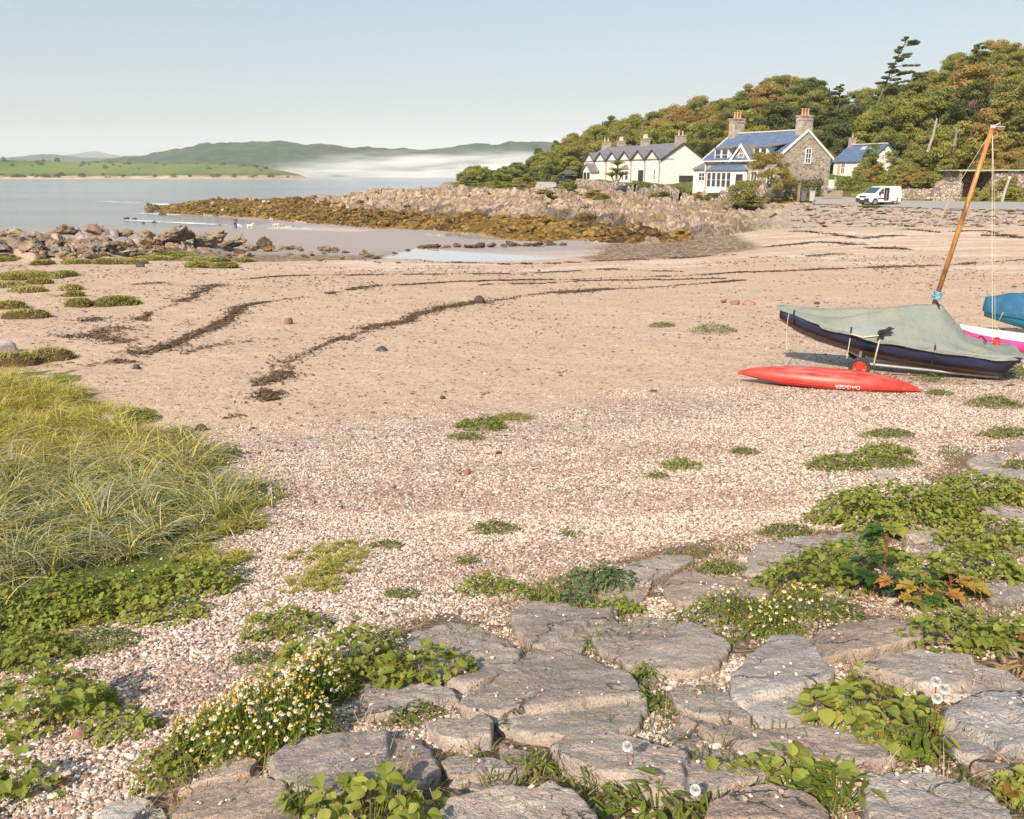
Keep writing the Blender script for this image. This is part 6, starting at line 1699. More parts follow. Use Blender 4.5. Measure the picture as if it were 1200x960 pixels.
# the straggling pale shrub in front of the stone house
def airy(u, v, Y, wpx, hpx, colour, label, n=3400, seed=5, leaf=.15):
    p = onground(u, Y); m = p[1] / 999.; Rr = wpx * m / 2; H = hpx * m; r_ = np.random.default_rng(seed)
    C_ = []; R_ = []
    for i in range(46):
        a = r_.uniform(0, 6.28); h = r_.random() ** .7; q = (1 - .55 * h) * math.sqrt(r_.random()) * Rr
        C_.append((math.cos(a) * q, math.sin(a) * q * .7, .3 + H * h * .95)); R_.append(r_.uniform(.3, .75))
    V, Fv, T = foliage_blobs(C_, R_, n, leaf, r_, .7, .8)
    root = empty('garden_tree', tuple(p)); tag(root, label, 'tree', None, 'thing')
    link('crown', mesh_np('crown', V, Fv, {'tint': T}, False, [TM[colour]]), root)
    mb = MB()
    for c in C_[::3]: mb.tube([(0, 0, -.2), (c[0] * .4, c[1] * .4, c[2] * .5), c], .03, 4, .01)
    mb.build('trunk', M_BARK, root); return root
airy(902, 233, 93, 78, 54, 'tawny', 'loose pale yellow shrub standing before the stone house', 9000, 5, .09)
airy(872, 236, 90, 50, 28, 'olive', 'darker lower shrub left of the pale yellow shrub', 4500, 8, .09)

# hedges: clipped, each a box of leaves
def hedge(P0, P1, w, h, colour, label, seed=0):
    P0, P1 = np.array(P0), np.array(P1); L_ = np.linalg.norm(P1[:2] - P0[:2]); r_ = np.random.default_rng(seed)
    ang = math.atan2(P1[1] - P0[1], P1[0] - P0[0]); root = empty('hedge', tuple(P0), ang); tag(root, label, 'hedge', 'garden hedges', 'thing')
    nb = max(4, int(L_ / .5)); C_ = [(x, r_.uniform(-.1, .1), h * q) for x in np.linspace(0, L_, nb) for q in (.3, .72)]; R_ = [w * .52 * r_.uniform(.85, 1.1)] * len(C_)
    V, Fv, T = foliage_blobs(C_, R_, int(900 + L_ * 260), .10, r_, .95, .3)
    V[:, 2] = np.minimum(V[:, 2], h + r_.normal(0, .03, len(V))); dz = (P1[2] - P0[2]) / L_; V[:, 2] += V[:, 0] * dz
    link('foliage', mesh_np('foliage', V, Fv, {'tint': T}, False, [TM[colour]]), root)
    mb = MB(); [mb.tube([(x, 0, -.2), (x, .05, h * .6)], .03, 4) for x in np.linspace(.2, L_ - .2, nb // 2)]; mb.build('stems', M_BARK, root)
OG = onground
hedge(OG(742, 132), OG(812, 112), .9, 1.1, 'mid green', 'long clipped hedge in front of the white gable', 1)
hedge(OG(836, 98), OG(862, 95), .9, 1.3, 'dark green', 'clipped hedge under the bay window', 2)
hedge(OG(925, 95), OG(962, 96.5), 1.1, 2.2, 'dark green', 'tall dark hedge along the stone gable', 3)
hedge(OG(985, 108), OG(1010, 108), 1.2, 1.8, 'mid green', 'hedge in front of the white cottage', 4)
# spiky palm like plant by the terrace
def cordyline():
    p = onground(722, 141); r_ = np.random.default_rng(4); root = empty('palm_plant', tuple(p)); tag(root, 'spiky palm like plant before the middle of the white terrace', 'plant', None, 'thing')
    n = 700; c = np.array([(0, 0, 1.9), (.9, .2, 1.3), (-.7, .1, 1.2), (.2, .1, 3.0)]); j = r_.integers(0, 4, n)
    V, Fv, T = blades(n, c[j], r_.uniform(.9, 1.5, n), np.full(n, .07), r_.uniform(.1, 1.0, n), r_, 4, .9, None, r_.uniform(.1, .9, n))
    link('fronds', mesh_np('fronds', V, Fv, {'tint': T}, False, [TM['yellow green']]), root)
    mb = MB(); [mb.tube([(0, 0, -.2), (q[0] * .6, q[1], q[2] * .6), tuple(q)], .13, 6, .09) for q in c]; mb.build('trunk', M_BARK, root)
cordyline()

# the windswept conifers
def conifer(u, Y, zoff, Hh, topdx, label, seed, side=1.0, n=6200, spread=.36, fam=None, low=.28, leaf=.2):
    p = onground(u, Y); r_ = np.random.default_rng(seed); root = empty('pine_tree', (p[0], p[1], p[2] + zoff)); tag(root, label, 'tree', 'conifers on the hill', 'thing')
    mb = MB(); top = np.array([topdx, 0, Hh])
    path = [(0, 0, -1), (topdx * .25, 0, Hh * .35), (topdx * .6, 0, Hh * .7), tuple(top)]
    mb.tube(path, .30, 8, .06)
    C_ = []; R_ = []
    nb = 44
    for i in range(nb):
        f = low + (1 - low) * i / nb; a = r_.uniform(0, 6.28); L_ = Hh * spread * (1.05 - f) ** .6 * r_.uniform(.6, 1.1)
        dx = math.cos(a) * L_ + side * L_ * .35; dy = math.sin(a) * L_
        b = np.array([topdx * f ** 1.1, 0, Hh * f]); e = b + np.array([dx, dy, r_.uniform(-.05, .22) * L_])
        mb.tube([tuple(b), tuple((b + e) / 2 + [0, 0, .1]), tuple(e)], .07, 4, .02)
        for q in (.45, .72, 1.0): C_.append(tuple(b + (e - b) * q + [0, 0, .12])); R_.append(.34 + .50 * L_ / (Hh * spread))
    V, Fv, T = foliage_blobs(C_, R_, n, leaf, r_, .32, .7)
    link('crown', mesh_np('crown', V, Fv, {'tint': T}, False, [TM['dark green']]), root); mb.build('trunk', M_BARK, root)
conifer(1010, 176, -1, 19.5, 6.0, 'tall windswept pine leaning right above the skyline', 3, 1.3, 15000, .30, low=.24, leaf=.17)
conifer(1046, 158, 0, 12, 1.5, 'dark layered conifer just below the tall pine', 6, 1.2, 5200, .5, low=.2)
conifer(972, 168, 0, 11, .5, 'dark rounded pine behind the right chimney of the stone house', 8, .1, 4200, .42, low=.2)
conifer(1120, 172, 0, 9, 1.0, 'flat topped pine on the skyline right of the tall one', 9, .8, 3600, .5, low=.25)
# bare leaning trunks
def snag(u0, v0, u1, v1, Y, label, rad=.16):
    a = WY(u0, v0, Y); b = WY(u1, v1, Y - 1.0)
    root = empty('dead_tree', tuple(a)); tag(root, label, 'dead tree', 'bare trunks on the hillside', 'thing')
    d = b - a; mb = MB(); mb.tube([(0, 0, 0), tuple(d * .5 + [.1, 0, 0]), tuple(d)], rad, 7, rad * .55); mb.build('trunk', M_PALEBARK, root)
    mb = MB(); mb.tube([tuple(d * .7), tuple(d * .7 + [.7, 0, .5])], .05, 5, .02); mb.tube([tuple(d * .85), tuple(d * .85 + [-.5, 0, .6])], .04, 5, .02); mb.build('branch', M_PALEBARK, root)
snag(1087, 178, 1098, 139, 99, 'pale bare trunk leaning right on the hillside above the van', .17)
snag(1118, 170, 1121, 150, 104, 'short forked bare trunk left of the mast top')

# trees and scrub of the far shore
r = random.Random(77)
for i in range(110):
    u = r.choice([r.uniform(-10, 60), r.uniform(0, 345), r.uniform(0, 345)]); f = r.random()
    Y = 1290 + (1650 - 1290) * (f * .25 if r.random() < .6 else .5 + .5 * f)
    vtop = np.interp(u, [-420, -200, 0, 60, 130, 200, 260, 300, 330, 352, 362], [180, 182, 187, 189.5, 191.5, 192.5, 193, 196, 200, 205, 209.5])
    top = CAMZ + (203 - vtop) * .000962 * 1620; q = min(1, (Y - 1270) / 350.); z = SEA_Z - 1 + (top - SEA_Z + 1) * (q * q * (3 - 2 * q))
    s = r.uniform(.45, 1.5); c = r.choice(['dark green', 'mid green', 'dark green', 'olive'])
    tree((u - 600) / 999. * Y, Y, max(z, 3) - 1, s, ('round', r.randrange(3)), c, c + ' far shore tree', 'fartree', 'trees on the far shore', r, sz=r.uniform(.45, .8))
# ------------------------------------------------------------------ roads, lawns, walls
def drape(name, us, y0f, y1f, mat, lift=.06, nu=120, ny=14):
    """a strip of ground cover between distances y0f(u) and y1f(u), lying on the ground"""
    uu_ = np.linspace(us[0], us[1], nu); f = np.linspace(0, 1, ny); V = []
    for q in f:
        y = y0f(uu_) + (y1f(uu_) - y0f(uu_)) * q; x = (uu_ - 600) / 999. * y
        V.append(np.column_stack([x, y, np.maximum(ground_z(x, y), smooth_z(x, y)) + lift]))
    V = np.concatenate(V); idx = np.arange(nu * ny).reshape(ny, nu)
    o = link(name, mesh_np(name, V, np.stack([idx[:-1, :-1], idx[:-1, 1:], idx[1:, 1:], idx[1:, :-1]], -1).reshape(-1, 4), None, True, [mat])); return tag(o, kind='structure')
s = NT('road_tarmac'); P = s.pos(); M_ROAD = s.fin(s.mix(s.noise(.8, P, 5), (.30, .275, .255), (.42, .39, .365)), .9, None, .2)
s = NT('lawn'); P = s.pos(); M_LAWN = s.fin(s.mix(s.noise(.7, P, 5), (.13, .165, .025), (.25, .26, .05)), .95, s.bump(s.noise(8, P, 4), .8, .08), .1)
s = NT('track'); P = s.pos(); M_TRACK = s.fin(s.mix(s.noise(.9, P, 5), (.40, .36, .33), (.52, .48, .44)), .9, None, .2)
kf = lambda k: (lambda u: np.interp((u - 600) / 999., KT, KY[:, k]))
drape('road', (955, 1480), lambda u: kf(2)(u) + .5, lambda u: kf(3)(u) + 1.5, M_ROAD)
drape('lawn', (1000, 1480), lambda u: kf(3)(u) + 1.2 + 2.5 * np.exp(-((u - 1105) / 14) ** 2), lambda u: kf(3)(u) + 5.5, M_LAWN, .10)
drape('road', (628, 652), lambda u: 128 + (u - 628) * .35, lambda u: 163 + 0 * u, M_TRACK, .10, 30, 20)
s = NT('track_earth'); P = s.pos(); M_EARTH = s.fin(s.mix(s.noise(.9, P, 5), (.30, .21, .15), (.42, .31, .23)), .9, None, .2)
drape('path', (966, 990), lambda u: 94 + 0 * u, lambda u: 111 + 0 * u, M_EARTH, .09, 20, 20)

def rubble_mat(name, cols, scale, mortar):
    s = NT(name); P = s.coord()
    v = s.voro(scale, s.scalev(P, (1, 1, 1.5))); c = s.sep(s.voro(scale, s.scalev(P, (1, 1, 1.5)), 'F1', 'Color'))[0]
    e = s.voro(scale, s.scalev(P, (1, 1, 1.5)), 'DISTANCE_TO_EDGE')
    col = s.ramp(c, cols); col = s.mix(s.maprange(s.noise(9, P, 4), .3, .7), col, s.mix(1.0, col, (.8, .78, .76), 'MULTIPLY'))
    col = s.mix(s.maprange(e, .09, .02), col, mortar)
    return s.fin(col, .92, s.bump(s.math('MINIMUM', e, .15), .8, .25), .2)
M_RUBBLE = rubble_mat('rubble_stone_wall', [(0, (.20, .15, .115)), (.3, (.34, .265, .205)), (.6, (.42, .35, .285)), (1, (.54, .46, .38))], 2.3, (.47, .41, .35))
M_DRYWALL = rubble_mat('dry_stone_wall', [(0, (.22, .17, .14)), (.4, (.38, .30, .25)), (1, (.55, .46, .39))], 2.6, (.10, .08, .06))
M_WHITEW = simple('white_harling', (.70, .68, .665), .9, .05, 1.2, .5, .1, 0, 25, .03)
M_CREAM = simple('stone_margin', (.60, .55, .48), .85, .1, 3)
M_WPAINT = simple('white_paint', (.80, .78, .75), .5, .04, 3)
M_SLATE = None
def slate_mat(name, a, b):
    s = NT(name); P = s.coord()
    br = s.n('ShaderNodeTexBrick'); br.inputs['Scale'].default_value = 1.0; br.inputs['Brick Width'].default_value = .32; br.inputs['Row Height'].default_value = .2; br.inputs['Mortar Size'].default_value = .012
    br.inputs['Color1'].default_value = (*a, 1); br.inputs['Color2'].default_value = (*b, 1); br.inputs['Mortar'].default_value = tuple(x * .5 for x in a) + (1,)
    s.l(P, br.inputs['Vector'])
    c = s.mix(s.maprange(s.noise(1.2, P, 4), .35, .65), br.outputs['Color'], s.mix(1.0, br.outputs['Color'], (1.25, 1.2, 1.15), 'MULTIPLY'))
    return s.fin(c, .5, s.bump(br.outputs['Fac'], .5, -.03), .5)
M_SLATE = slate_mat('slate_roof', (.16, .155, .18), (.21, .20, .225))
M_SLATE_SKY = slate_mat('sky_tinted_slate_roof', (.085, .13, .225), (.12, .175, .29))  # the blue is reflected sky put into the slate colour
M_DKWOOD = simple('dark_brown_paint', (.075, .05, .042), .6, .2, 4)
M_GLASS = simple('window_glass', (.045, .055, .065), .06, .1, 2, 0, .8)
M_POT = simple('clay_pot', (.52, .27, .15), .8, .2, 4)
M_POTB = simple('buff_pot', (.60, .48, .36), .8, .15, 4)
M_CHIM = rubble_mat('chimney_stone', [(0, (.30, .24, .20)), (.5, (.42, .35, .30)), (1, (.52, .45, .39))], 2.0, (.40, .34, .29))
M_PIPE = simple('brown_pipe', (.17, .12, .10), .6, .1, 4)

def window(parent, c, w, h, face='y', nx=2, ny=2, frame=M_WPAINT, t=.09, name='window', depth=.08):
    """c: middle of the opening on the wall's outer face; face 'y' looks to -y, 'x' looks to +x"""
    fr = MB(); pn = MB()
    def bx(m, a, b, ww, hh, d, off):
        if face == 'y': m.box((c[0] + a, c[1] - off, c[2] + b), (ww, d, hh))
        else: m.box((c[0] + off, c[1] + a, c[2] + b), (d, ww, hh))
    pn_w, pn_h = w - 2 * t, h - 2 * t
    bx(fr, -w / 2 + t / 2, 0, t, h, depth, .03); bx(fr, w / 2 - t / 2, 0, t, h, depth, .03)
    bx(fr, 0, h / 2 - t / 2, pn_w, t, depth, .03); bx(fr, 0, -h / 2 + t / 2, pn_w, t * 1.2, depth, .03)
    for i in range(1, nx): bx(fr, -pn_w / 2 + pn_w * i / nx, 0, t * .6, pn_h, depth * .7, .028)
    for i in range(1, ny):
        for j in range(nx):
            bx(fr, -pn_w / 2 + pn_w * (j + .5) / nx, -pn_h / 2 + pn_h * i / ny, pn_w / nx - t * .62, t * .5, depth * .6, .026)
    bx(pn, 0, 0, pn_w, pn_h, .02, .008)
    o = fr.build(name, frame, parent); pn.build('pane', M_GLASS, o); return o

def roof_mb(L_, D, eave, ridge, ov=.25, th=.14, gx=.25):
    """two slopes meeting on the ridge above y = D/2"""
    m = MB(); k = (ridge - eave) / (D / 2); e = eave - ov * k
    m.prism([(-ov, e), (D / 2, ridge), (D / 2, ridge + th), (-ov, e + th)], -gx, L_ + gx, 'x')
    m.prism([(D / 2 + .001, ridge), (D + ov, e), (D + ov, e + th), (D / 2 + .001, ridge + th)], -gx, L_ + gx, 'x')
    return m
def chimney(parent, c, w, d, z0, z1, pots, potmat, along='y'):
    m = MB(); m.box((c[0], c[1], (z0 + z1) / 2), (w, d, z1 - z0)); m.box((c[0], c[1], z1 + .08), (w + .16, d + .16, .16)); m.box((c[0], c[1], z1 - .35), (w + .08, d + .08, .1))
    o = m.build('chimney', M_CHIM, parent)
    for i in range(pots):
        q = ((i + .5) / pots - .5) * (d if along == 'y' else w) * .85; p = (c[0], c[1] + q, z1 + .16) if along == 'y' else (c[0] + q, c[1], z1 + .16)
        MB().lathe([(.15, 0), (.16, .06), (.12, .12), (.11, .62), (.15, .68), (.15, .75)], p, 10).build('chimney_pot', potmat, o, True)
def house_frame(name, uL, YL, uR, YR, z=None):
    L_ = np.array([(uL - 600) / 999. * YL, YL]); R_ = np.array([(uR - 600) / 999. * YR, YR]); d = R_ - L_; ln = np.linalg.norm(d)
    zz = z if z is not None else float(smooth_z(np.array([R_[0]]), np.array([R_[1]]))[0])
    root = empty(name, (L_[0], L_[1], zz), math.atan2(d[1], d[0]))
    ex = d / ln
    def lx(u):     # distance along the front at which column u meets it
        k = (u - 600) / 999.
        return float((k * L_[1] - L_[0]) / (ex[0] - k * ex[1]))
    return root, ln, lx, zz
def hz(v, Y): return CAMZ - (v - 203) * .000962 * Y

# ---- the white terrace with its row of small gables
root, TL, lx, tz = house_frame('terrace_house', 684.5, 181, 773, 150)
tag(root, 'long white harled terrace with six small gables and slate roof', 'house', None, 'thing')
D = 8.9; EV = hz(187, 150) - tz; RG = hz(168.3, 152) - tz
wl_ = MB(); wl_.prism([(0, -.6), (D, -.6), (D, EV), (D / 2, RG - .02), (0, EV)], 0, TL, 'x')
ng_ = 6; gw = TL / ng_; PK = EV + 1.62
for i in range(ng_):
    x0 = i * gw; wl_.prism([(x0 + .02, EV - .01), (x0 + gw - .02, EV - .01), (x0 + gw / 2, PK)], -.01, .45, 'y')
wl_.build('wall', M_WHITEW, root)
rf = roof_mb(TL, D, EV + .02, RG, .1).build('roof', M_SLATE, root)
kk_ = (RG - EV) / (D / 2)
for i in range(ng_):
    x0 = i * gw; yb = (PK - EV) / kk_ + .15; m = MB()
    m.prism([(x0 + .0, EV - .02), (x0 + gw / 2, PK), (x0 + gw / 2, PK + .15), (x0 - .0, EV + .13)], -.3, yb, 'y')
    m.prism([(x0 + gw / 2 + .001, PK), (x0 + gw - .0, EV - .02), (x0 + gw, EV + .13), (x0 + gw / 2 + .001, PK + .15)], -.3, yb, 'y')
    g = m.build('gable_roof', M_SLATE, root)
    m = MB()
    m.prism([(x0 + .05, EV - .03), (x0 + gw / 2, PK - .0), (x0 + gw / 2, PK + .17), (x0 - .02, EV + .15)], -.36, -.303, 'y')
    m.prism([(x0 + gw / 2 + .001, PK - .0), (x0 + gw - .05, EV - .03), (x0 + gw + .02, EV + .15), (x0 + gw / 2 + .001, PK + .17)], -.36, -.303, 'y')
    m.build('bargeboard', M_DKWOOD, g)
    MB().tube([(x0 + gw - .02, -.42, EV - .1), (x0 + gw - .02, -.08, EV - .4), (x0 + gw - .02, -.08, .1)], .07, 6).build('downpipe', M_PIPE, root)
    window(root, (x0 + gw / 2, 0, EV - .35), .35, .9, 'y', 1, 2, M_WPAINT, .06)
m = MB()
m.prism([(-.12, EV - .25), (D / 2, RG - .12), (D / 2, RG + .17), (-.22, EV - .02)], TL + .252, TL + .31, 'x')
m.prism([(D / 2 + .001, RG - .12), (D + .12, EV - .25), (D + .22, EV - .02), (D / 2 + .001, RG + .17)], TL + .252, TL + .31, 'x')
m.build('bargeboard', M_DKWOOD, root)
# front door, bay, windows, porch
window(root, (lx(751), 0, 1.15), 1.9, 2.2, 'y', 3, 1, M_DKWOOD, .14, 'door')
window(root, (lx(767), 0, 1.5), .7, 1.9, 'y', 1, 2, M_WPAINT, .12)
window(root, (lx(718), 0, 1.5), 1.0, 1.6, 'y', 2, 2)
window(root, (TL, D * .62, .75), 3.2, 1.1, 'x', 3, 1, M_DKWOOD, .14, 'garage_window')
bx = lx(734); b = MB(); b.box((bx, -.5, 1.2), (2.0, 1.0, 2.4)); bay = b.build('bay', M_WPAINT, root)
m = MB(); m.add([(bx - 1.15, -1.15, 2.4), (bx + 1.15, -1.15, 2.4), (bx + 1.15, 0, 2.4), (bx - 1.15, 0, 2.4), (bx - .4, -.1, 3.25), (bx + .4, -.1, 3.25)], [(0, 1, 5, 4), (1, 2, 5), (0, 4, 3), (2, 3, 4, 5), (0, 3, 2, 1)]); m.build('bay_roof', M_SLATE, bay)
for q in (-.5, .5): window(bay, (bx + q, -1.0, 1.3), .75, 1.7, 'y', 1, 2, M_WPAINT, .07)
window(bay, (bx + 1.0, -.5, 1.3), .7, 1.7, 'x', 1, 2, M_WPAINT, .07)
px_ = lx(697); b = MB(); b.prism([(px_ - 1.9, 0), (px_ + 1.9, 0), (px_ + 1.9, 2.1), (px_, 3.4), (px_ - 1.9, 2.1)], -1.8, -.02, 'y'); pc = b.build('porch', M_WHITEW, root)
m = MB(); m.prism([(px_ - 2.3, 1.9), (px_, 3.5), (px_, 3.66), (px_ - 2.35, 2.06)], -2.1, -.02, 'y'); m.prism([(px_ + .001, 3.5), (px_ + 2.3, 1.9), (px_ + 2.35, 2.06), (px_ + .001, 3.66)], -2.1, -.02, 'y'); m.build('porch_roof', M_SLATE, pc)
window(pc, (px_ - .85, -1.8, 1.0), 1.2, 1.7, 'y', 2, 1, M_DKWOOD, .1); window(pc, (px_ + .85, -1.8, 1.0), 1.2, 1.7, 'y', 2, 1, M_DKWOOD, .1)
for (xx_, n_, y_) in ((1.2, 2, D / 2), (6.5, 4, D / 2 + .8), (18.5, 5, D / 2), (TL - 1.1, 2, D / 2)):
    chimney(root, (xx_, y_, 0), .9 if n_ < 4 else 2.0, 1.8 if n_ < 3 else 1.0, RG - 1.1, RG + 1.15, n_, M_POTB, 'y' if n_ < 3 else 'x')

# ---- the stone house with the sky tinted slate roof
root, SL, lx, sz_ = house_frame('stone_house', 825.5, 108.5, 910.5, 98, CAMZ - 2.35)
tag(root, 'rubble stone house with sky tinted slate roof, white bay and dormers', 'house', None, 'thing')
D = 8.8; EV = hz(184.5, 98) - sz_; RG = hz(154.5, 101) - sz_
MB().prism([(0, -.8), (D, -.8), (D, EV), (D / 2, RG - .02), (0, EV)], 0, SL, 'x').build('wall', M_RUBBLE, root)
rf = roof_mb(SL, D, EV + .02, RG, .35, .12, .05).build('roof', M_SLATE_SKY, root)
MB().box((SL / 2, D / 2, RG + .16), (SL - .3, .3, .14)).build('ridge', M_CREAM, rf)
for xs_ in (SL + .052, -.13):
    m = MB(); th = .30
    m.prism([(-.38, EV - .32), (D / 2, RG - .08), (D / 2, RG + .22), (-.42, EV - .02)], xs_, xs_ + .09, 'x')
    m.prism([(D / 2 + .001, RG - .08), (D + .38, EV - .32), (D + .42, EV - .02), (D / 2 + .001, RG + .22)], xs_, xs_ + .09, 'x')
    m.build('bargeboard', M_WPAINT, root)
MB().box((SL / 2, -.40, EV - .32), (SL, .12, .14)).build('gutter', M_WPAINT, root)
MB().tube([(.15, -.4, EV - .3), (.15, -.06, EV - .6), (.15, -.06, .2)], .055, 6).build('downpipe', M_WPAINT, root)
window(root, (SL, D * .55, hz(183, 101) - sz_), 1.0, 1.75, 'x', 2, 3, M_WPAINT, .1)
kS = (RG - EV) / (D / 2)
def box_dormer(x0, x1, z0, z1):
    y1_ = (z1 - EV) / kS + .4; m = MB(); m.box(((x0 + x1) / 2, (y1_ - .1) / 2, (z0 + z1) / 2), (x1 - x0, y1_ + .1, z1 - z0)); d = m.build('dormer', M_WPAINT, root)
    MB().prism([(-.35, z1 - .02), (y1_ + 1.0, z1 + .5), (y1_ + 1.0, z1 + .60), (-.35, z1 + .08)], x0 - .2, x1 + .9, 'x').build('dormer_roof', M_SLATE, d)
    w = (x1 - x0) / 2
    for q in (.5, 1.5): window(d, (x0 + w * q, -.1, (z0 + z1) / 2), w * .94, (z1 - z0) * .92, 'y', 1, 2, M_WPAINT, .10)
zA, zB = hz(189, 103) - sz_, hz(173.5, 103) - sz_
box_dormer(lx(837), lx(853), zA, zB); box_dormer(lx(882), lx(898), zA, zB)
gx_ = lx(868); gz_ = hz(169.5, 101) - sz_; m = MB(); m.prism([(gx_ - 1.35, EV - .6), (gx_ + 1.35, EV - .6), (gx_ + 1.35, EV - .2), (gx_, gz_ - .2), (gx_ - 1.35, EV - .2)], -.12, 1.6, 'y'); gd = m.build('gable_dormer', M_RUBBLE, root)
m = MB(); m.prism([(gx_ - 1.65, EV - .45), (gx_, gz_ - .1), (gx_, gz_ + .12), (gx_ - 1.8, EV - .35)], -.3, 2.6, 'y'); m.prism([(gx_ + .001, gz_ - .1), (gx_ + 1.65, EV - .45), (gx_ + 1.8, EV - .35), (gx_ + .001, gz_ + .12)], -.3, 2.6, 'y'); m.build('dormer_roof', M_SLATE, gd)
m = MB(); m.prism([(gx_ - 1.7, EV - .55), (gx_, gz_ - .25), (gx_, gz_ + .14), (gx_ - 1.84, EV - .35)], -.37, -.303, 'y'); m.prism([(gx_ + .001, gz_ - .25), (gx_ + 1.7, EV - .55), (gx_ + 1.84, EV - .35), (gx_ + .001, gz_ + .14)], -.37, -.303, 'y'); m.build('bargeboard', M_WPAINT, gd)
window(gd, (gx_, -.12, EV + .05), .75, 1.1, 'y', 2, 2, M_WPAINT, .08)
b0, b1 = lx(833), lx(875); bd = 1.5; bt = hz(199.5, 101) - sz_
m = MB(); m.prism([(b0, 0), (b1, 0), (b1 - .9, -bd), (b0 + .9, -bd)][::-1], 0, bt, 'z'); bay = m.build('bay', M_WPAINT, root)
m = MB(); zt = hz(192, 101) - sz_; m.add([(b0 - .3, 0, bt), (b0 + .75, -bd - .3, bt), (b1 - .75, -bd - .3, bt), (b1 + .3, 0, bt), (b0 + 1.0, -.02, zt), (b1 - 1.0, -.02, zt)], [(0, 1, 4), (1, 2, 5, 4), (2, 3, 5), (3, 2, 1, 0), (0, 4, 5, 3)]); m.build('bay_roof', M_SLATE_SKY, bay)
nw = 5; ww = (b1 - b0 - 1.8 - .1) / nw
for i in range(nw): window(bay, (b0 + .95 + ww * (i + .5), -bd, bt * .58), ww * .92, bt * .66, 'y', 1, 2, M_WPAINT, .07)
# slanting side lights of the bay
for sgn, xe, xi in ((1, b1, b1 - .9), (-1, b0, b0 + .9)):
    an = math.atan2(bd, (xe - xi)) ; e = empty('side_window', ((xe + xi) / 2, -bd / 2, bt * .58)); 
    fr = MB(); fr.box((0, 0, 0), (1.1, .06, bt * .62)); pn = MB(); pn.box((0, -.02, 0), (.85, .06, bt * .5))
    bpy.data.objects.remove(e)
    rot = Matrix.Rotation(math.atan2(bd * sgn, .9) * (1 if sgn > 0 else 1), 4, 'Z')
    fo = fr.build('window', M_WPAINT, bay); fo.location = ((xe + xi) / 2 + .01 * sgn, -bd / 2 - .01, bt * .58); fo.rotation_euler = (0, 0, math.atan2(bd, .9) * sgn)
    pn.build('pane', M_GLASS, fo)
window(root, (lx(884), 0, bt * .52), 1.1, 2.4, 'y', 2, 2, M_WPAINT, .13, 'door')
window(root, (lx(903), 0, bt * .6), 1.1, 1.7, 'y', 2, 2, M_WPAINT, .11)
chimney(root, (.6, D / 2, 0), 1.0, 1.7, RG - .8, hz(141, 109) - sz_, 3, M_POT, 'y')
chimney(root, (SL - .6, D / 2, 0), 1.0, 1.7, RG - .9, hz(138.5, 101) - sz_, 3, M_POT, 'y')
# slated lean-to at its left end
lt = MB(); lt.box((-1.5, 2.6, 1.3), (2.9, 3.6, 3.0)); an_ = lt.build('annexe', M_WHITEW, root)
m = MB(); m.add([(-3.2, .5, 2.8), (.0, .5, 2.8), (.0, 4.7, 2.8), (-3.2, 4.7, 2.8), (-.6, 2.4, 4.5), (-.02, 2.4, 4.5)], [(0, 1, 5, 4), (3, 0, 4), (1, 2, 5), (2, 3, 4, 5), (0, 3, 2, 1)]); m.build('annexe_roof', M_SLATE, an_)
window(an_, (-1.3, .8, 1.9), 1.3, 1.1, 'y', 2, 2, M_WPAINT, .1)

# ---- the cottage behind
root, CL, lx, cz_ = house_frame('cottage', 976, 138, 1018, 130, CAMZ - (201 - 203) * .000962 * 132 - .5)
tag(root, 'small white cottage with sky tinted slate roof and two skylights', 'house', None, 'thing')
D = 5.5; EV = hz(188, 132) - cz_; RG = hz(170.5, 134) - cz_
MB().prism([(0, -1.5), (D, -1.5), (D, EV), (D / 2, RG - .02), (0, EV)], 0, CL, 'x').build('wall', M_WHITEW, root)
rf = roof_mb(CL, D, EV + .02, RG, .3).build('roof', M_SLATE_SKY, root); MB().box((CL / 2, D / 2, RG + .2), (CL, .4, .16)).build('ridge', M_CREAM, rf)
sk = math.atan2(RG - EV, D / 2)
for q in (.5, .74): 
    yq = D * .36; zq = EV + (RG - EV) * yq / (D / 2) + .2; m = MB(); m.box((CL * q, yq, zq), (.9, .7, .08), Matrix.Rotation(sk, 3, 'X')); m.build('skylight', simple('skylight_glass', (.5, .55, .6), .1, .05), rf)
window(root, (CL * .28, 0, EV - 1.1), 1.1, 2.0, 'y', 2, 2, M_WPAINT, .14, 'door'); window(root, (CL * .72, 0, EV - .9), .9, .9, 'y', 2, 2)
MB().box((CL * .28 - .95, -.03, EV - 1.0), (.5, .12, 2.0)).build('margin', simple('tan_margin', (.5, .36, .22), .8), root)
chimney(root, (.4, D / 2, 0), .7, .9, RG - .5, RG + 1.1, 1, M_POT, 'y')

# ---- low shed with a flat pale roof, dark inside
p = onground(1127, 92); root = empty('shed', (p[0], p[1], p[2])); tag(root, 'low stone shed with flat pale roof and dark open bay', 'shed', None, 'thing')
hs = hz(201, 92) - p[2]
MB().box((9.4, 2.2, hs / 2 - .2), (11.2, 3.6, hs + .2)).build('wall', M_DRYWALL, root)
m = MB(); m.box((.15, 2.2, hs / 2 - .2), (.3, 3.6, hs + .2)); m.box((2.0, 3.9, hs / 2 - .2), (3.4, .25, hs + .2)); m.build('side_wall', M_DRYWALL, root)
MB().box((2.05, 2.2, hs - .12), (3.4, 3.4, .12)).build('lintel', simple('black_timber', (.03, .028, .026), .8), root)
MB().box((6.3, 2.1, hs + .12), (13.4, 4.1, .13)).build('roof', simple('pale_concrete', (.42, .39, .36), .9, .1), root)

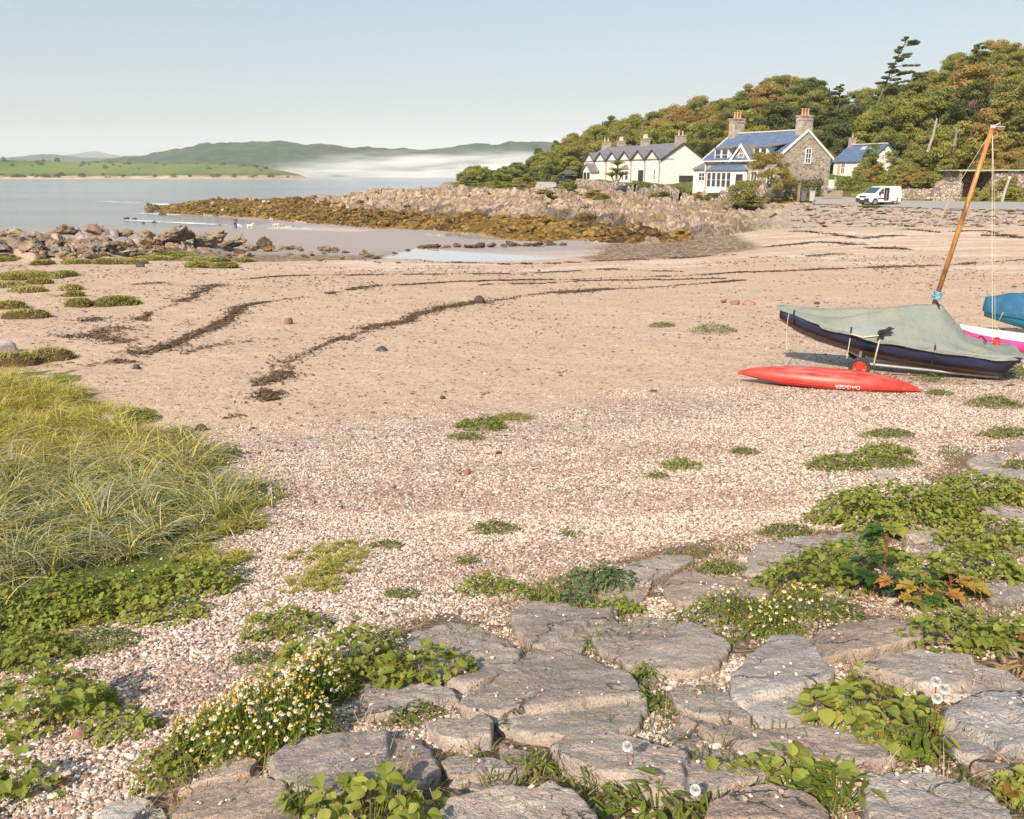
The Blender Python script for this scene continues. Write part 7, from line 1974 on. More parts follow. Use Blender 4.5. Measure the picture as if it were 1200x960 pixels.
# ---- field walls, each course of rubble one wall
def rubble_wall(pts, w, h, label, mat=M_DRYWALL, seed=1, name='stone_wall'):
    P = [onground(u, y) for u, y in pts]; root = P[0]; V = []; n = 0
    q = np.array(P); seg = np.linalg.norm(np.diff(q[:, :2], axis=0), axis=1); cum = np.concatenate([[0], np.cumsum(seg)]); k = int(cum[-1] / .35) + 2
    s = np.linspace(0, cum[-1], k); c = np.column_stack([np.interp(s, cum, q[:, j]) for j in range(3)]); c[:, 2] = ground_z(c[:, 0], c[:, 1])
    d = np.gradient(c[:, :2], axis=0); d /= np.linalg.norm(d, axis=1)[:, None]; nn = np.column_stack([-d[:, 1], d[:, 0]])
    r_ = np.random.default_rng(seed); rows = [(-1, -.4), (-1, h * .5), (-.85, h), (0, h * 1.08), (.85, h), (1, h * .5), (1, -.4)]
    for (a, z) in rows:
        j = r_.normal(0, .05, k); V.append(np.column_stack([c[:, 0] + nn[:, 0] * (a * w / 2 + j), c[:, 1] + nn[:, 1] * (a * w / 2 + j), c[:, 2] + z + (r_.normal(0, .07, k) if z > 0 else 0)]))
    V = np.concatenate(V) - np.array(root); idx = np.arange(len(rows) * k).reshape(len(rows), k)
    o = link(name, mesh_np(name, V, np.stack([idx[:-1, :-1], idx[:-1, 1:], idx[1:, 1:], idx[1:, :-1]], -1).reshape(-1, 4), None, False, [mat]), loc=tuple(root))
    return tag(o, label, 'wall', 'rubble walls', 'thing')
rubble_wall([(1050, 97), (1075, 96), (1100, 95), (1118, 94)], .7, 1.15, 'dry stone wall on the grass behind the van', seed=1)
rubble_wall([(1098, 93.5), (1120, 92.5), (1130, 92)], .9, 1.9, 'higher end of dry stone wall beside the shed', seed=2)
rubble_wall([(676, 141), (700, 136), (728, 129), (745, 124)], .6, 1.0, 'pinkish garden wall under the terrace, left length', seed=3)
rubble_wall([(752, 122), (780, 113), (800, 107)], .6, 1.1, 'garden wall under the terrace hedge, right length', seed=4)
rubble_wall([(818, 101), (845, 96.5), (870, 93)], .6, 1.0, 'garden wall below the bay window', seed=5)
p = onground(804, 104); root = empty('garden_gate', tuple(p), -.2); tag(root, 'tall white garden gate between the terrace and the stone house', 'gate', 'garden gates', 'thing')
m = MB(); m.box((0, 0, .6), (.7, .08, 1.15)); m.build('panel', M_WPAINT, root); m = MB(); m.box((-.42, 0, .7), (.14, .14, 1.5)); m.build('post', M_WPAINT, root); MB().box((.42, 0, .7), (.14, .14, 1.5)).build('post', M_WPAINT, root)
p = onground(973, 112); root = empty('garden_gate', tuple(p), .1); tag(root, 'white five slat gate at the end of the earth path', 'gate', 'garden gates', 'thing')
m = MB()
for i in range(7): m.box((-.55 + i * .19, 0, .6), (.12, .05, 1.2))
m.box((0, .05, .3), (1.35, .04, .1)); m.box((0, .05, .95), (1.35, .04, .1)); m.build('slats', M_WPAINT, root)
MB().box((-.8, 0, .75), (.16, .16, 1.5)).build('post', M_WPAINT, root); MB().box((.8, 0, .75), (.16, .16, 1.5)).build('post', M_WPAINT, root)
for (u_, y_, h_, lab) in ((962, 97, 2.6, 'brown timber gatepost, taller of two by the gable hedge'), (938, 92, 1.9, 'grey timber gatepost, shorter of two beside the bins')):
    p = onground(u_, y_); root = empty('gate_post', tuple(p)); tag(root, lab, 'post', 'timber gateposts', 'thing')
    MB().box((0, 0, h_ / 2), (.26, .26, h_ + .1), None, .9).build('shaft', simple('weathered_timber', (.26, .18, .12), .9, .3, 5), root); MB().box((0, 0, h_ + .1), (.34, .34, .1)).build('cap', simple('weathered_timber', (.26, .18, .12)), root)
# bins by the gateway
for i, (u_, y_, col, lab) in enumerate(((944, 92.5, (.13, .13, .13), 'dark grey wheeled bin by the gateway'), (954, 92, (.42, .40, .38), 'pale grey wheeled bin by the gateway'))):
    p = onground(u_, y_); root = empty('wheeled_bin', tuple(p), -.2); tag(root, lab, 'bin', 'wheeled bins by the gateway', 'thing')
    mt = simple('bin_plastic_%s' % ('dark', 'pale')[i], col, .5, .1)
    MB().box((0, 0, .62), (.56, .62, 1.0), Matrix.Rotation(math.pi, 3, 'X'), .85).build('body', mt, root, bevel=.03)
    m = MB(); m.prism([(-.36, 1.12), (.33, 1.16), (.33, 1.22), (-.36, 1.2)], -.32, .32, 'x'); m.build('lid', mt, root)
    for s_ in (-.26, .26): MB().prism([(.28 + .11 * math.cos(a), .11 + .11 * math.sin(a)) for a in np.linspace(0, 6.28, 13)[:-1]], s_ - .03, s_ + .03, 'x').build('wheel', simple('rubber', (.03, .03, .03), .8), root)
# leaning bollard with a pale cap on the far verge
p = onground(1179, 88.5); root = empty('verge_post', tuple(p)); tag(root, 'leaning wooden post with round pale cap on the right verge', 'post', None, 'thing')
MB().tube([(0, 0, -.3), (.18, 0, 1.2), (.42, 0, 2.35)], .15, 9, .12).build('shaft', simple('grey_timber', (.40, .35, .29), .9, .2, 5), root)
MB().lathe([(.0, 0), (.16, .02), (.19, .12), (.16, .24), (.0, .30)], (.43, 0, 2.33), 12).build('cap', simple('pale_cap', (.72, .60, .42), .7), root, True)
MB().tube([(.02, -.1, .0), (-.05, -.3, .35)], .07, 6, .05).build('stone_foot', M_CREAM, root)

# parasol and parked car left of the terrace
p = onground(667, 150); root = empty('parasol', tuple(p)); tag(root, 'dark grey garden parasol beside the white terrace', 'parasol', None, 'thing')
MB().tube([(0, 0, 0), (0, 0, 2.3)], .03, 6).build('pole', M_DKWOOD, root)
MB().lathe([(1.75, 1.75), (1.7, 1.82), (.9, 2.2), (.05, 2.45), (.0, 2.5)], (0, 0, 0), 8).build('canopy', simple('dark_canvas', (.09, .09, .10), .9), root)
# bright scrub growing against the shed and along the verge
for i, (u_, y_, w_2, h_2, c_2, lab) in enumerate([(1146, 90.5, 22, 17, 'yellow green', 'bright scrub against the dark bay of the shed'), (1164, 90, 26, 20, 'yellow green', 'bright scrub directly behind the leaning verge post'), (1190, 89, 30, 22, 'yellow green', 'tall bright scrub right of the verge post'), (1213, 88.5, 30, 22, 'mid green', 'scrub cut by the right edge beyond the verge'),
        (1175, 93.5, 44, 34, 'olive', 'olive bushes overhanging the shed roof'), (1208, 93, 40, 38, 'tawny', 'tawny bushes above the shed roof at the right edge')]):
    BP(u_, 0, w_2, h_2, c_2, lab, Y=y_, sd=i, group='scrub round the shed')
# surf where the channel opens
s = NT('surf'); s.fin((.82, .84, .84), .9); M_SURF = s.m
rn = np.random.default_rng(6); n = 420; Vs_ = []; Fs_ = []
for (u0, v0, u1, v1, m_, h_) in [(120, 236.5, 170, 238, 60, 1.0), (176, 239, 214, 241.5, 120, 1.6), (168, 250, 205, 252, 60, 1.0), (150, 258, 250, 263, 120, .8), (215, 262, 330, 267, 90, .5)]:
    for k in range(m_ * 2 // 5):
        f = rn.random(); p = W(u0 + (u1 - u0) * f + rn.normal(0, 2), v0 + (v1 - v0) * f + rn.normal(0, .35 * h_), CAMZ - SEA_Z - .03); a = rn.uniform(.6, 2.6) * h_; b = rn.uniform(.08, .28) * h_; t = rn.normal(0, .15)
        q = np.linspace(0, 6.2832, 9)[:-1]; base = len(Vs_)
        for c in q: Vs_.append((p[0] + a * math.cos(c) * (1 + rn.normal(0, .15)), p[1] + b * math.sin(c) * 2.2 + t * a * math.cos(c), p[2] + .02 + rn.uniform(0, .004)))
        Fs_.append(tuple(range(base, base + 8)))
o = link('surf', mesh_np('surf', np.array(Vs_), np.array(Fs_), None, False, [M_SURF])); tag(o, 'broken white surf at the mouth of the channel', 'surf', kind='stuff')
# ------------------------------------------------------------------ the dinghy under its cover
M_NAVY = simple('navy_hull', (.028, .034, .085), .35, .15, 3, .05, .5)
M_BOTTOM = simple('scuffed_bottom', (.17, .12, .085), .7, .35, 5, .2, .3)
s = NT('boat_cover'); P = s.coord()
n1 = s.noise(2.2, P, 5, .6, .6); n2 = s.noise(9, P, 5)
c = s.mix(s.maprange(n1, .38, .62), (.20, .228, .21), (.245, .25, .21)); c = s.mix(s.math('MULTIPLY', s.maprange(n2, .55, .75), .5), c, (.28, .245, .16))
c = s.mix(s.math('MULTIPLY', s.maprange(s.noise(1.1, P, 3), .56, .66), .5), c, (.26, .30, .305))
wv = s.noise(5, s.scalev(P, (1, .35, 1)), 3, .5, 1.2)
M_COVER = s.fin(c, .75, s.bump(s.math('ADD', s.math('MULTIPLY', wv, 1.), s.math('MULTIPLY', s.noise(70, P, 2), .05)), .9, .05), .3)
M_STRAP = simple('black_webbing', (.035, .033, .035), .8, .2)
M_ROPE = simple('pale_rope', (.62, .54, .40), .9, .15)
M_ROPEB = simple('blue_rope', (.22, .42, .52), .9, .3, 40)
M_GALV = simple('galvanised_tube', (.45, .43, .41), .45, .2, 9, .1, .5, .6)
M_REDP = simple('red_plastic', (.62, .045, .025), .45, .1)
M_TYRE = simple('tyre_rubber', (.05, .047, .045), .85, .2)
s = NT('varnished_spar'); P = s.coord()
g = s.noise(6, s.scalev(P, (6, 6, .5)), 5, .6)
c = s.ramp(g, [(.3, (.20, .07, .02)), (.5, (.42, .18, .045)), (.7, (.56, .29, .09))]); c = s.mix(s.math('MULTIPLY', s.maprange(s.noise(1.4, s.scalev(P, (3, 3, 1)), 4), .56, .64), .8), c, (.10, .07, .055))
M_SPAR = s.fin(c, .4, None, .5)

stern = W(1156, 428, 2.92); bowp = W(914, 371, 2.42)
stern = stern + np.array([.35, .42, 0])
d = bowp - stern; LB = float(np.linalg.norm(d[:2])); yaw = math.atan2(d[1], d[0])
gz0 = float(smooth_z(stern[0:1], stern[1:2])[0])
boat = empty('sailing_dinghy', (stern[0], stern[1], gz0), yaw)
tag(boat, 'navy sailing dinghy under a faded green cover on a launching trolley', 'boat', 'boats laid up on the shingle', 'thing')
# local frame: x stern -> bow, +y is the far side (port after the yaw), z up from the ground at the stern
NS = 30
def st(f):
    """station: half beam, gunwale height, chine half beam, chine height, keel height"""
    hb = .60 * (1 - .10 * (1 - f) ** 2 * 2) * (1 - f ** 2.6) ** .62 + .015 + .03 * (1 - f)
    rise = .10 * f + .42 * f ** 1.9                      # the whole boat lies bow-up
    gun = .46 + rise + .02 * math.cos(f * 3.1)
    keel = .03 + .20 * f + .50 * f ** 3.0
    keel = min(keel, gun - .10)
    ch_h = keel + (gun - keel) * .36; ch_b = hb * (.80 - .15 * f)
    return hb, gun, ch_b, ch_h, keel
V = []; rows = 9
for i in range(NS):
    f = i / (NS - 1); hb, gun, cb, ch, kl = st(f); x = LB * f - (.0 if i else 0)
    rake = lambda z: -.30 * (z - kl) / .45 if i == 0 else 0
    sec = [(-hb, gun), (-(hb * .45 + cb * .55), (gun + ch) / 2), (-cb, ch), (-cb * .5, (ch + kl) / 2 - .01), (0, kl), (cb * .5, (ch + kl) / 2 - .01), (cb, ch), ((hb * .45 + cb * .55), (gun + ch) / 2), (hb, gun)]
    for (y, z) in sec: V.append((x + rake(z), y, z))
V = np.array(V); idx = np.arange(NS * rows).reshape(NS, rows)
Qh = np.stack([idx[:-1, :-1], idx[1:, :-1], idx[1:, 1:], idx[:-1, 1:]], -1)
side = np.concatenate([Qh[:, :2].reshape(-1, 4), Qh[:, 6:].reshape(-1, 4)]); bot = Qh[:, 2:6].reshape(-1, 4)
hull = link('hull', mesh_np('hull', V, side, None, True, [M_NAVY]), boat)
sol = hull.modifiers.new('thick', 'SOLIDIFY'); sol.thickness = .012
link('hull_bottom', mesh_np('hull_bottom', V, bot, None, True, [M_BOTTOM]), boat)
tr = MB(); pr = [tuple(V[j] + np.array([-.004, 0, 0])) for j in range(rows)]; tr.add(pr, [tuple(range(rows))]); tr.add([tuple(V[j] + np.array([.03, 0, 0])) for j in range(rows)], [tuple(range(rows - 1, -1, -1))]); tr.build('transom', M_BOTTOM, boat)
MB().tube([(LB * (1 - .001), 0, st(1)[4]), (LB * .93, 0, st(.93)[4] - .01), (LB * .8, 0, st(.8)[4] - .015), (LB * .5, 0, st(.5)[4] - .015), (0, 0, st(0)[4] - .01)], .016, 6).build('keel_strip', M_GALV, boat)

# mast: stepped a third back from the bow, raked
mb_x = LB * .36
mast_foot = None
# solve the mast from the photograph: foot on the cover near (1095,356), head at (1162,149)
fm = WY(1096, 353, float(stern[1]) + .75)
hm = WY(1163, 150, float(stern[1]) + .45)
inv = Matrix.Rotation(-yaw, 3, 'Z')
def loc(p): return inv @ Vector((p[0] - stern[0], p[1] - stern[1], p[2] - gz0))
mf, mh = loc(fm), loc(hm)
# cover: tented from the gunwales up to a ridge that peaks at the mast and sags to the stern
CVn, CVm = 84, 41
V = []
mfx = mf.x
ridge_x = np.array([-.36, 0.0, mfx - .55, mfx, mfx + .12, mfx + .9, LB * .86, LB * .97, LB + .05])
def ridge_h(x):
    f = min(max(x / LB, 0), 1); gun = st(f)[1]
    pts = [(-.36, .02), (0, .05), (mfx - .45, .22), (mfx - .05, mf.z - st(max(0, mfx / LB))[1] + .03), (mfx + .15, mf.z - st(max(0, mfx / LB))[1] + .0), (LB * .62, .36), (LB * .82, .20), (LB * .95, .10), (LB + .05, .04)]
    xs_, hs_ = zip(*pts)
    return gun + float(np.interp(x, xs_, hs_))
for i in range(CVn):
    f0 = i / (CVn - 1); x = -.34 + (LB + .42) * f0; f = min(max(x / LB, 0), 1); hb, gun, cb, ch, kl = st(f)
    hb2 = hb + .03 if x < LB else .035
    hb2 *= (.92 + .08 * min(1, (x + .34) / .3))
    rh = ridge_h(x)
    for j in range(CVm):
        g_ = j / (CVm - 1) * 2 - 1; ag = abs(g_)
        if ag > .86:      # the skirt hanging outside the gunwale
            q = (ag - .86) / .14; y = math.copysign(hb2 + .012 * math.sin(x * 9 + (0 if g_ < 0 else 2)) * q, g_); z = gun + .015 - (.07 if x < LB * .8 else .03) * q - .014 * q * math.sin(x * 7.3 + 1)
        else:
            q = ag / .86; y = math.copysign(hb2 * q, g_) if g_ else 0; z = rh + (gun + .015 - rh) * (q ** 1.12) 
            z -= .055 * math.sin(math.pi * q) * (rh - gun) * 1.2
            fold = .026 * math.sin(x * 8 + q * 9 * math.cos(x * .9)) * math.sin(math.pi * q) + .022 * math.sin((x - mfx) * 4 / (q + .25)) * math.sin(math.pi * q)
            z += fold
        V.append((x, y, z))
V = np.array(V); V += (fbm3(V + 5, 3.5, 4, 3)[:, None] - .5) * np.array([.0, .014, .05])
idx = np.arange(CVn * CVm).reshape(CVn, CVm)
cov = link('cover', mesh_np('cover', V, np.stack([idx[:-1, :-1], idx[1:, :-1], idx[1:, 1:], idx[:-1, 1:]], -1).reshape(-1, 4), None, True, [M_COVER]), boat)
mm = MB(); dm_ = mh - mf; mm.tube([tuple(mf - dm_ * .08), tuple(mf + dm_ * .5), tuple(mh)], .040, 10, .034); mast = mm.build('mast', M_SPAR, boat, True)
mm = MB(); e = mh + dm_.normalized() * .02; mm.tube([tuple(e), tuple(e + Vector((-.10, -.02, .05)))], .012, 5); mm.tube([tuple(e), tuple(e + Vector((-.16, .03, -.01)))], .010, 5); mm.box(tuple(e), (.07, .05, .05)); mm.build('mast_fitting', M_GALV, mast)
def rope(pts, rad, mat, name='rope', par=boat):
    return MB().tube(pts, rad, 5).build(name, mat, par)
u_ = dm_.normalized()
# shrouds and halyards
gnear = st(.5); 
rope([tuple(mh + u_ * -.04), tuple(loc(WY(1117, 226, float(stern[1]) + .6))), tuple(loc(WY(1054, 356, float(stern[1]) + .9)))] , .0035, M_ROPE, 'shroud')
rope([tuple(mh), tuple(loc(WY(1162.5, 290, float(stern[1]) + .3))), tuple(loc(WY(1163, 398, float(stern[1]) + .3)))], .005, M_ROPE, 'halyard')
rope([tuple(mh), tuple(loc(WY(1165.5, 240, float(stern[1]) + .35))), tuple(loc(WY(1166, 396, float(stern[1]) + .5)))], .0035, M_ROPE, 'halyard')
# the wad of rope round the foot of the mast
m = MB(); rr = random.Random(3)
for i in range(16):
    a0 = rr.uniform(0, 6.28); z0 = rr.uniform(.0, .16); pts_ = []
    for k in range(9):
        a = a0 + k * .75; q = .055 + rr.uniform(-.01, .03); pts_.append(tuple(mf + u_ * (z0 + .02 * math.sin(k)) + Vector((math.cos(a) * q, math.sin(a) * q, 0))))
    m.tube(pts_, .009, 5)
m.build('rope_lashing', M_ROPEB, boat)
# straps hanging over the side, buckles, outboard end of the trolley lines
def gun_pt(f, off=.04, dz=0): hb, gun, *_ = st(f); return Vector((LB * f, hb + off, gun + dz))
for f in (.93, .655, .28):
    a = gun_pt(f, .045, .02); hb, gun, cb, ch, kl = st(f)
    MB().tube([tuple(a + Vector((0, -.09, .05))), tuple(a), tuple(Vector((LB * f, (hb + cb) / 2 + .04, (gun + ch) / 2))), tuple(Vector((LB * f, cb + .02, ch)))], .015, 4).build('strap', M_STRAP, boat)
for f, s_ in ((.08, 1), (.30, 1)):
    z = ridge_h(LB * f); MB().tube([(LB * f, .03, z + .03), (LB * f - .05, .0, z + .05), (LB * f - .10, .16, z - .01)], .014, 5).build('strap', M_STRAP, boat)
# rope tying cover to the trolley with the bundled black sheet
a = gun_pt(.52, .05, .10)
m = MB()
for k in range(7): m.tube([tuple(a + Vector((rr.uniform(-.05, .05), 0, rr.uniform(-.12, .02)))), tuple(a + Vector((rr.uniform(-.08, .05), .04, rr.uniform(0, .08)))), tuple(a + Vector((-.12 + rr.uniform(-.06, .03), .02, .06 + rr.uniform(-.03, .06))))], .022, 5, .012)
m.build('sheet_bundle', M_STRAP, boat)
rope([tuple(a), tuple(gun_pt(.53, .05, -.2)), tuple(gun_pt(.535, .0, -.42))], .012, M_ROPE)
rope([tuple(gun_pt(.655, .05, -.02)), tuple(gun_pt(.6, .06, -.03)), tuple(a + Vector((0, 0, -.03)))], .010, M_ROPE)
rope([tuple(gun_pt(.655, .03, -.1)), tuple(gun_pt(.66, -.0, -.45))], .008, M_ROPE)
rope([tuple(gun_pt(.955, .03, .0)), tuple(gun_pt(.96, .0, -.25)), tuple(Vector((LB * .95, .1, .25)))], .006, M_ROPE)
rope([(-.30, .28, .42), (-.42, .34, .22), (-.55, .45, .02)], .010, M_ROPE)
rope([(-.34, .15, .43), (-.30, .35, .36), (-.15, .58, .42)], .012, M_STRAP, 'rudder_strap')
# trolley: two tubes, a cross axle, two red-hubbed wheels
tro = empty('launching_trolley', (stern[0], stern[1], gz0), yaw); tag(tro, 'galvanised launching trolley with red hubbed wheels under the dinghy', 'trolley', None, 'thing')
ax = LB * .60
m = MB(); m.tube([(ax, -.62, .18), (ax, .62, .18)], .025, 8); m.tube([(ax + .25, 0, .34), (ax - .2, 0, .12), (-.1, 0, .04)], .025, 8); m.tube([(ax - .02, -.5, .2), (-.5 + ax * .2, -.12, .05)], .022, 8); m.tube([(ax - .02, .5, .2), (-.5 + ax * .2, .12, .05)], .022, 8)
m.tube([(ax, -.5, .18), (ax, -.55, .40)], .022, 6); m.tube([(ax, .5, .18), (ax, .55, .40)], .022, 6); m.build('frame', M_GALV, tro)
for sy in (-.72, .72):
    wv_ = empty('wheel', (ax, sy, .17)); wv_.parent = tro
    prof = [(.165 + .0 * math.cos(a) + .035 * (math.cos(a) - .2), .038 * math.sin(a)) for a in np.linspace(0, 2 * np.pi, 11)[:-1]]
    Vt = []; Ft = []; sg = 28
    for i in range(sg):
        an = 2 * math.pi * i / sg
        for (rr_, yy_) in [(.135 + .035 * math.cos(a), .040 * math.sin(a)) for a in np.linspace(0, 2 * np.pi, 11)[:-1]]: Vt.append((rr_ * math.cos(an), yy_, rr_ * math.sin(an)))
    for i in range(sg):
        for k in range(10): Ft.append((i * 10 + k, i * 10 + (k + 1) % 10, ((i + 1) % sg) * 10 + (k + 1) % 10, ((i + 1) % sg) * 10 + k))
    MB().add(Vt, Ft).build('tyre', M_TYRE, wv_, True)
    m = MB(); m.prism([(.035 * math.cos(a), .035 * math.sin(a)) for a in np.linspace(0, 6.2832, 13)[:-1]], -.05, .05, 'y')
    for k in range(6):
        a = k * math.pi / 3; c_, s_ = math.cos(a), math.sin(a); m.prism([(c_ * .03 - s_ * .022, s_ * .03 + c_ * .022), (c_ * .03 + s_ * .022, s_ * .03 - c_ * .022), (c_ * .112 + s_ * .030, s_ * .112 - c_ * .030), (c_ * .112 - s_ * .030, s_ * .112 + c_ * .030)][::-1], -.018, .018, 'y')
    for i in range(24):
        a, b = 2 * math.pi * i / 24, 2 * math.pi * (i + 1) / 24
        m.prism([(.095 * math.cos(a), .095 * math.sin(a)), (.118 * math.cos(a), .118 * math.sin(a)), (.118 * math.cos(b), .118 * math.sin(b)), (.095 * math.cos(b), .095 * math.sin(b))], -.025, .025, 'y')
    m.build('hub', M_REDP, wv_)

# ------------------------------------------------------------------ the upturned red kayak
s = NT('red_kayak_shell'); P = s.coord()
sx = s.n('ShaderNodeSeparateXYZ'); s.l(P, sx.inputs[0])
c = s.mix(s.maprange(s.noise(2.5, P, 5), .35, .65), (.56, .022, .016), (.64, .05, .035))
scuff_sky = s.math('MULTIPLY', s.maprange(sx.outputs[2], .18, .30), s.maprange(s.noise(14, s.scalev(P, (.25, 1, 1)), 5), .40, .62))  # pale top of the hull: reflected sky painted in along with scuffs
c = s.mix(s.math('MULTIPLY', scuff_sky, .6), c, (.52, .27, .24))
c = s.mix(s.math('MULTIPLY', s.maprange(s.noise(26, s.scalev(P, (.12, 1, 1)), 4), .64, .72), .35), c, (.66, .26, .20))
M_KAYAK = s.fin(c, .42, s.bump(s.noise(30, P, 3), .12, .01), .5)
ka, kb = W(864, 444, 3.20), W(1079, 457, 3.14)
km = (ka + kb) / 2; dk = kb - ka; LK = float(np.linalg.norm(dk[:2])); yk = math.atan2(dk[1], dk[0])
kz = float(smooth_z(km[0:1], km[1:2])[0])
kayak = empty('kayak', (km[0], km[1], kz), yk); tag(kayak, 'red plastic kayak lying upside down on the shingle', 'kayak', 'boats laid up on the shingle', 'thing')
V = []; nk, mk_ = 60, 24
for i in range(nk):
    f = i / (nk - 1) * 2 - 1; x = f * LK / 2
    body = max(0., 1 - abs(f) ** 1.9) ** .9
    w = .25 * body * (1 + .12 * f) + .012; h = .205 * (max(0., 1 - abs(f) ** 2.6)) ** .8 + .018; z0 = .015 + .055 * abs(f) ** 2 + (.05 * (1 - (f + 1) / .5) if f < -.5 else 0)
    for j in range(mk_):
        a = 2 * math.pi * j / mk_; c_, s_ = math.cos(a), math.sin(a)
        y = w * math.copysign(abs(c_) ** .85, c_); z = z0 + (h if s_ > 0 else .07 * body + .01) * (math.copysign(abs(s_) ** .9, s_)) + .07 * body
        V.append((x, y, z))
V = np.array(V); idx = np.arange(nk * mk_).reshape(nk, mk_)
Qk = np.stack([idx[:-1], np.roll(idx, -1, 1)[:-1], np.roll(idx, -1, 1)[1:], idx[1:]], -1).reshape(-1, 4)
caps = [idx[0][None, :], idx[-1][None, ::-1]]
kh = link('hull', mesh_np('hull', V, [Qk] + caps, None, True, [M_KAYAK]), kayak)
m = MB(); pts_ = []
for i in range(41):
    f = i / 40 * 2 - 1; body = max(0., 1 - abs(f) ** 1.9) ** .9; pts_.append((f * LK / 2, -(.25 * body * (1 + .12 * f) + .014), .015 + .055 * abs(f) ** 2 + (.05 * (1 - (f + 1) / .5) if f < -.5 else 0) + .07 * body - .002))
m.tube(pts_, .008, 5); m.build('seam', simple('dark_red_seam', (.30, .02, .02), .5), kayak)
# the maker's word on its side, upside down as the boat lies
cu = bpy.data.curves.new('lettering', 'FONT'); cu.body = 'DAGGER'; cu.size = .095; cu.extrude = .001; cu.align_x = 'CENTER'; cu.shear = .0
tmp = bpy.data.objects.new('lettering', cu); COL.objects.link(tmp); bpy.context.view_layer.update()
dg = bpy.context.evaluated_depsgraph_get(); tme = bpy.data.meshes.new_from_object(tmp.evaluated_get(dg)); bpy.data.objects.remove(tmp)
co = np.empty(len(tme.vertices) * 3, np.float32); tme.vertices.foreach_get('co', co); co = co.reshape(-1, 3)
lx_ = -co[:, 0] * .95 + LK * .115; lz_ = .120 - co[:, 1] * .8      # turned half round
ff = lx_ / (LK / 2); body = np.maximum(0, 1 - np.abs(ff) ** 1.9) ** .9; wk = .25 * body * (1 + .12 * ff) + .012
hk = .205 * np.maximum(0, 1 - np.abs(ff) ** 2.6) ** .8 + .018; z0k = .015 + .055 * np.abs(ff) ** 2 + .07 * body
sv = np.clip((lz_ - z0k) / hk, .0, .98) ** (1 / .9); yv = -wk * np.sqrt(1 - sv ** 2) ** .85 - .004 - co[:, 2]
tme.vertices.foreach_set('co', np.column_stack([lx_, yv, lz_]).astype(np.float32).ravel()); tme.update(); tme.materials.append(M_WPAINT)
link('lettering', tme, kayak)

# ------------------------------------------------------------------ pink and white kayak, blue covered dinghy and the red bottle at the right
M_PINK = simple('pink_hull', (.72, .07, .30), .35, .1, 3, .05, .5)
M_PALEPINK = simple('white_deck', (.74, .68, .62), .5, .06, 3)
def long_hull(name, pa, pb, beam, h, lowmat, topmat, split, label, lift=0.0, cat='kayak'):
    pm = (pa + pb) / 2; dd_ = pb - pa; L_ = float(np.linalg.norm(dd_[:2])); z = float(smooth_z(pm[0:1], pm[1:2])[0])
    root = empty(name, (pm[0], pm[1], z + lift), math.atan2(dd_[1], dd_[0])); tag(root, label, cat, 'boats laid up on the shingle', 'thing')
    n_, k_ = 50, 10
    for part, mat, z0, z1 in (('hull', lowmat, 0., split), ('deck', topmat, split, 1.)):
        V = []
        for i in range(n_):
            f = i / (n_ - 1) * 2 - 1; b = max(0, 1 - abs(f) ** 2.3) ** .7
            for sd in (-1, 1):
                for j in range(k_):
                    q = z0 + (z1 - z0) * (j / (k_ - 1) if sd < 0 else 1 - j / (k_ - 1)); zz_ = h * (q * (1 - .10 * (1 - abs(f) ** 3)) + .22 * abs(f) ** 3 * (1 - q)) 
                    prof = math.sqrt(max(0, 1 - (1 - q / .62) ** 2)) if q < .62 else 1 - .35 * ((q - .62) / .38) ** 2
                    if part == 'deck': prof = 1 - (1 if q >= 1 else 0) - .75 * ((q - split) / (1 - split)) ** 2.2 if q < 1 else .0
                    V.append((f * L_ / 2, sd * (beam / 2 * b * max(prof, 0) + .006), zz_))
        V = np.array(V); w_2 = 2 * k_; idx = np.arange(n_ * w_2).reshape(n_, w_2)
        Q2 = np.stack([idx[:-1, :-1], idx[1:, :-1], idx[1:, 1:], idx[:-1, 1:]], -1).reshape(-1, 4)
        link(part, mesh_np(part, V, Q2, None, True, [mat]), root)
    return root
pk = long_hull('kayak', W(1122, 400, 3.25), W(1330, 428, 3.25), .72, .42, M_PINK, M_PALEPINK, .76, 'pink kayak with a white deck, behind the dinghy stern')
# blue dinghy: its blunt bow pokes in at the right edge
M_BLUEH = simple('bright_blue_hull', (.0, .24, .42), .35, .1, 3, .05, .5)
M_BLUEC = simple('blue_cover', (.03, .12, .22), .7, .25, 4, .7, .3, 0, 5, .05)
pa, pb = W(1153, 372, 3.05), W(1330, 392, 3.1); pm = pa; dd_ = pb - pa; L_ = float(np.linalg.norm(dd_[:2])); z = float(smooth_z(pa[0:1], pa[1:2])[0])
bd_ = empty('sailing_dinghy', (pa[0], pa[1], z), math.atan2(dd_[1], dd_[0])); tag(bd_, 'bright blue dinghy under a blue cover, cut by the right edge', 'boat', 'boats laid up on the shingle', 'thing')
V = []; VC = []
for i in range(40):
    f = i / 39; hb = .10 + .62 * (1 - (1 - f) ** 2.4) * (1 - .25 * f ** 3); gun = .62 - .10 * f; kl = .34 * (1 - f) ** 2.2 + .06
    for (y, z) in [(-hb, gun), (-hb * .96, gun * .6 + kl * .4), (-hb * .8, kl + .10), (0, kl), (hb * .8, kl + .10), (hb * .96, gun * .6 + kl * .4), (hb, gun)]: V.append((f * L_, y, z))
    for j in range(17):
        g_ = j / 8 - 1; ag = abs(g_)
        zc = (gun + .02 - .12 * (ag - .8) / .2) if ag > .8 else gun + .02 + (.10 + .30 * math.sin(math.pi * min(1, f * 1.1 + .08))) * (1 - (ag / .8) ** 1.6) + .012 * math.sin(f * 40 + j)
        VC.append((f * L_ * 1.01 - .03, math.copysign(min(ag / .8, 1) * (hb + .03), g_), zc))
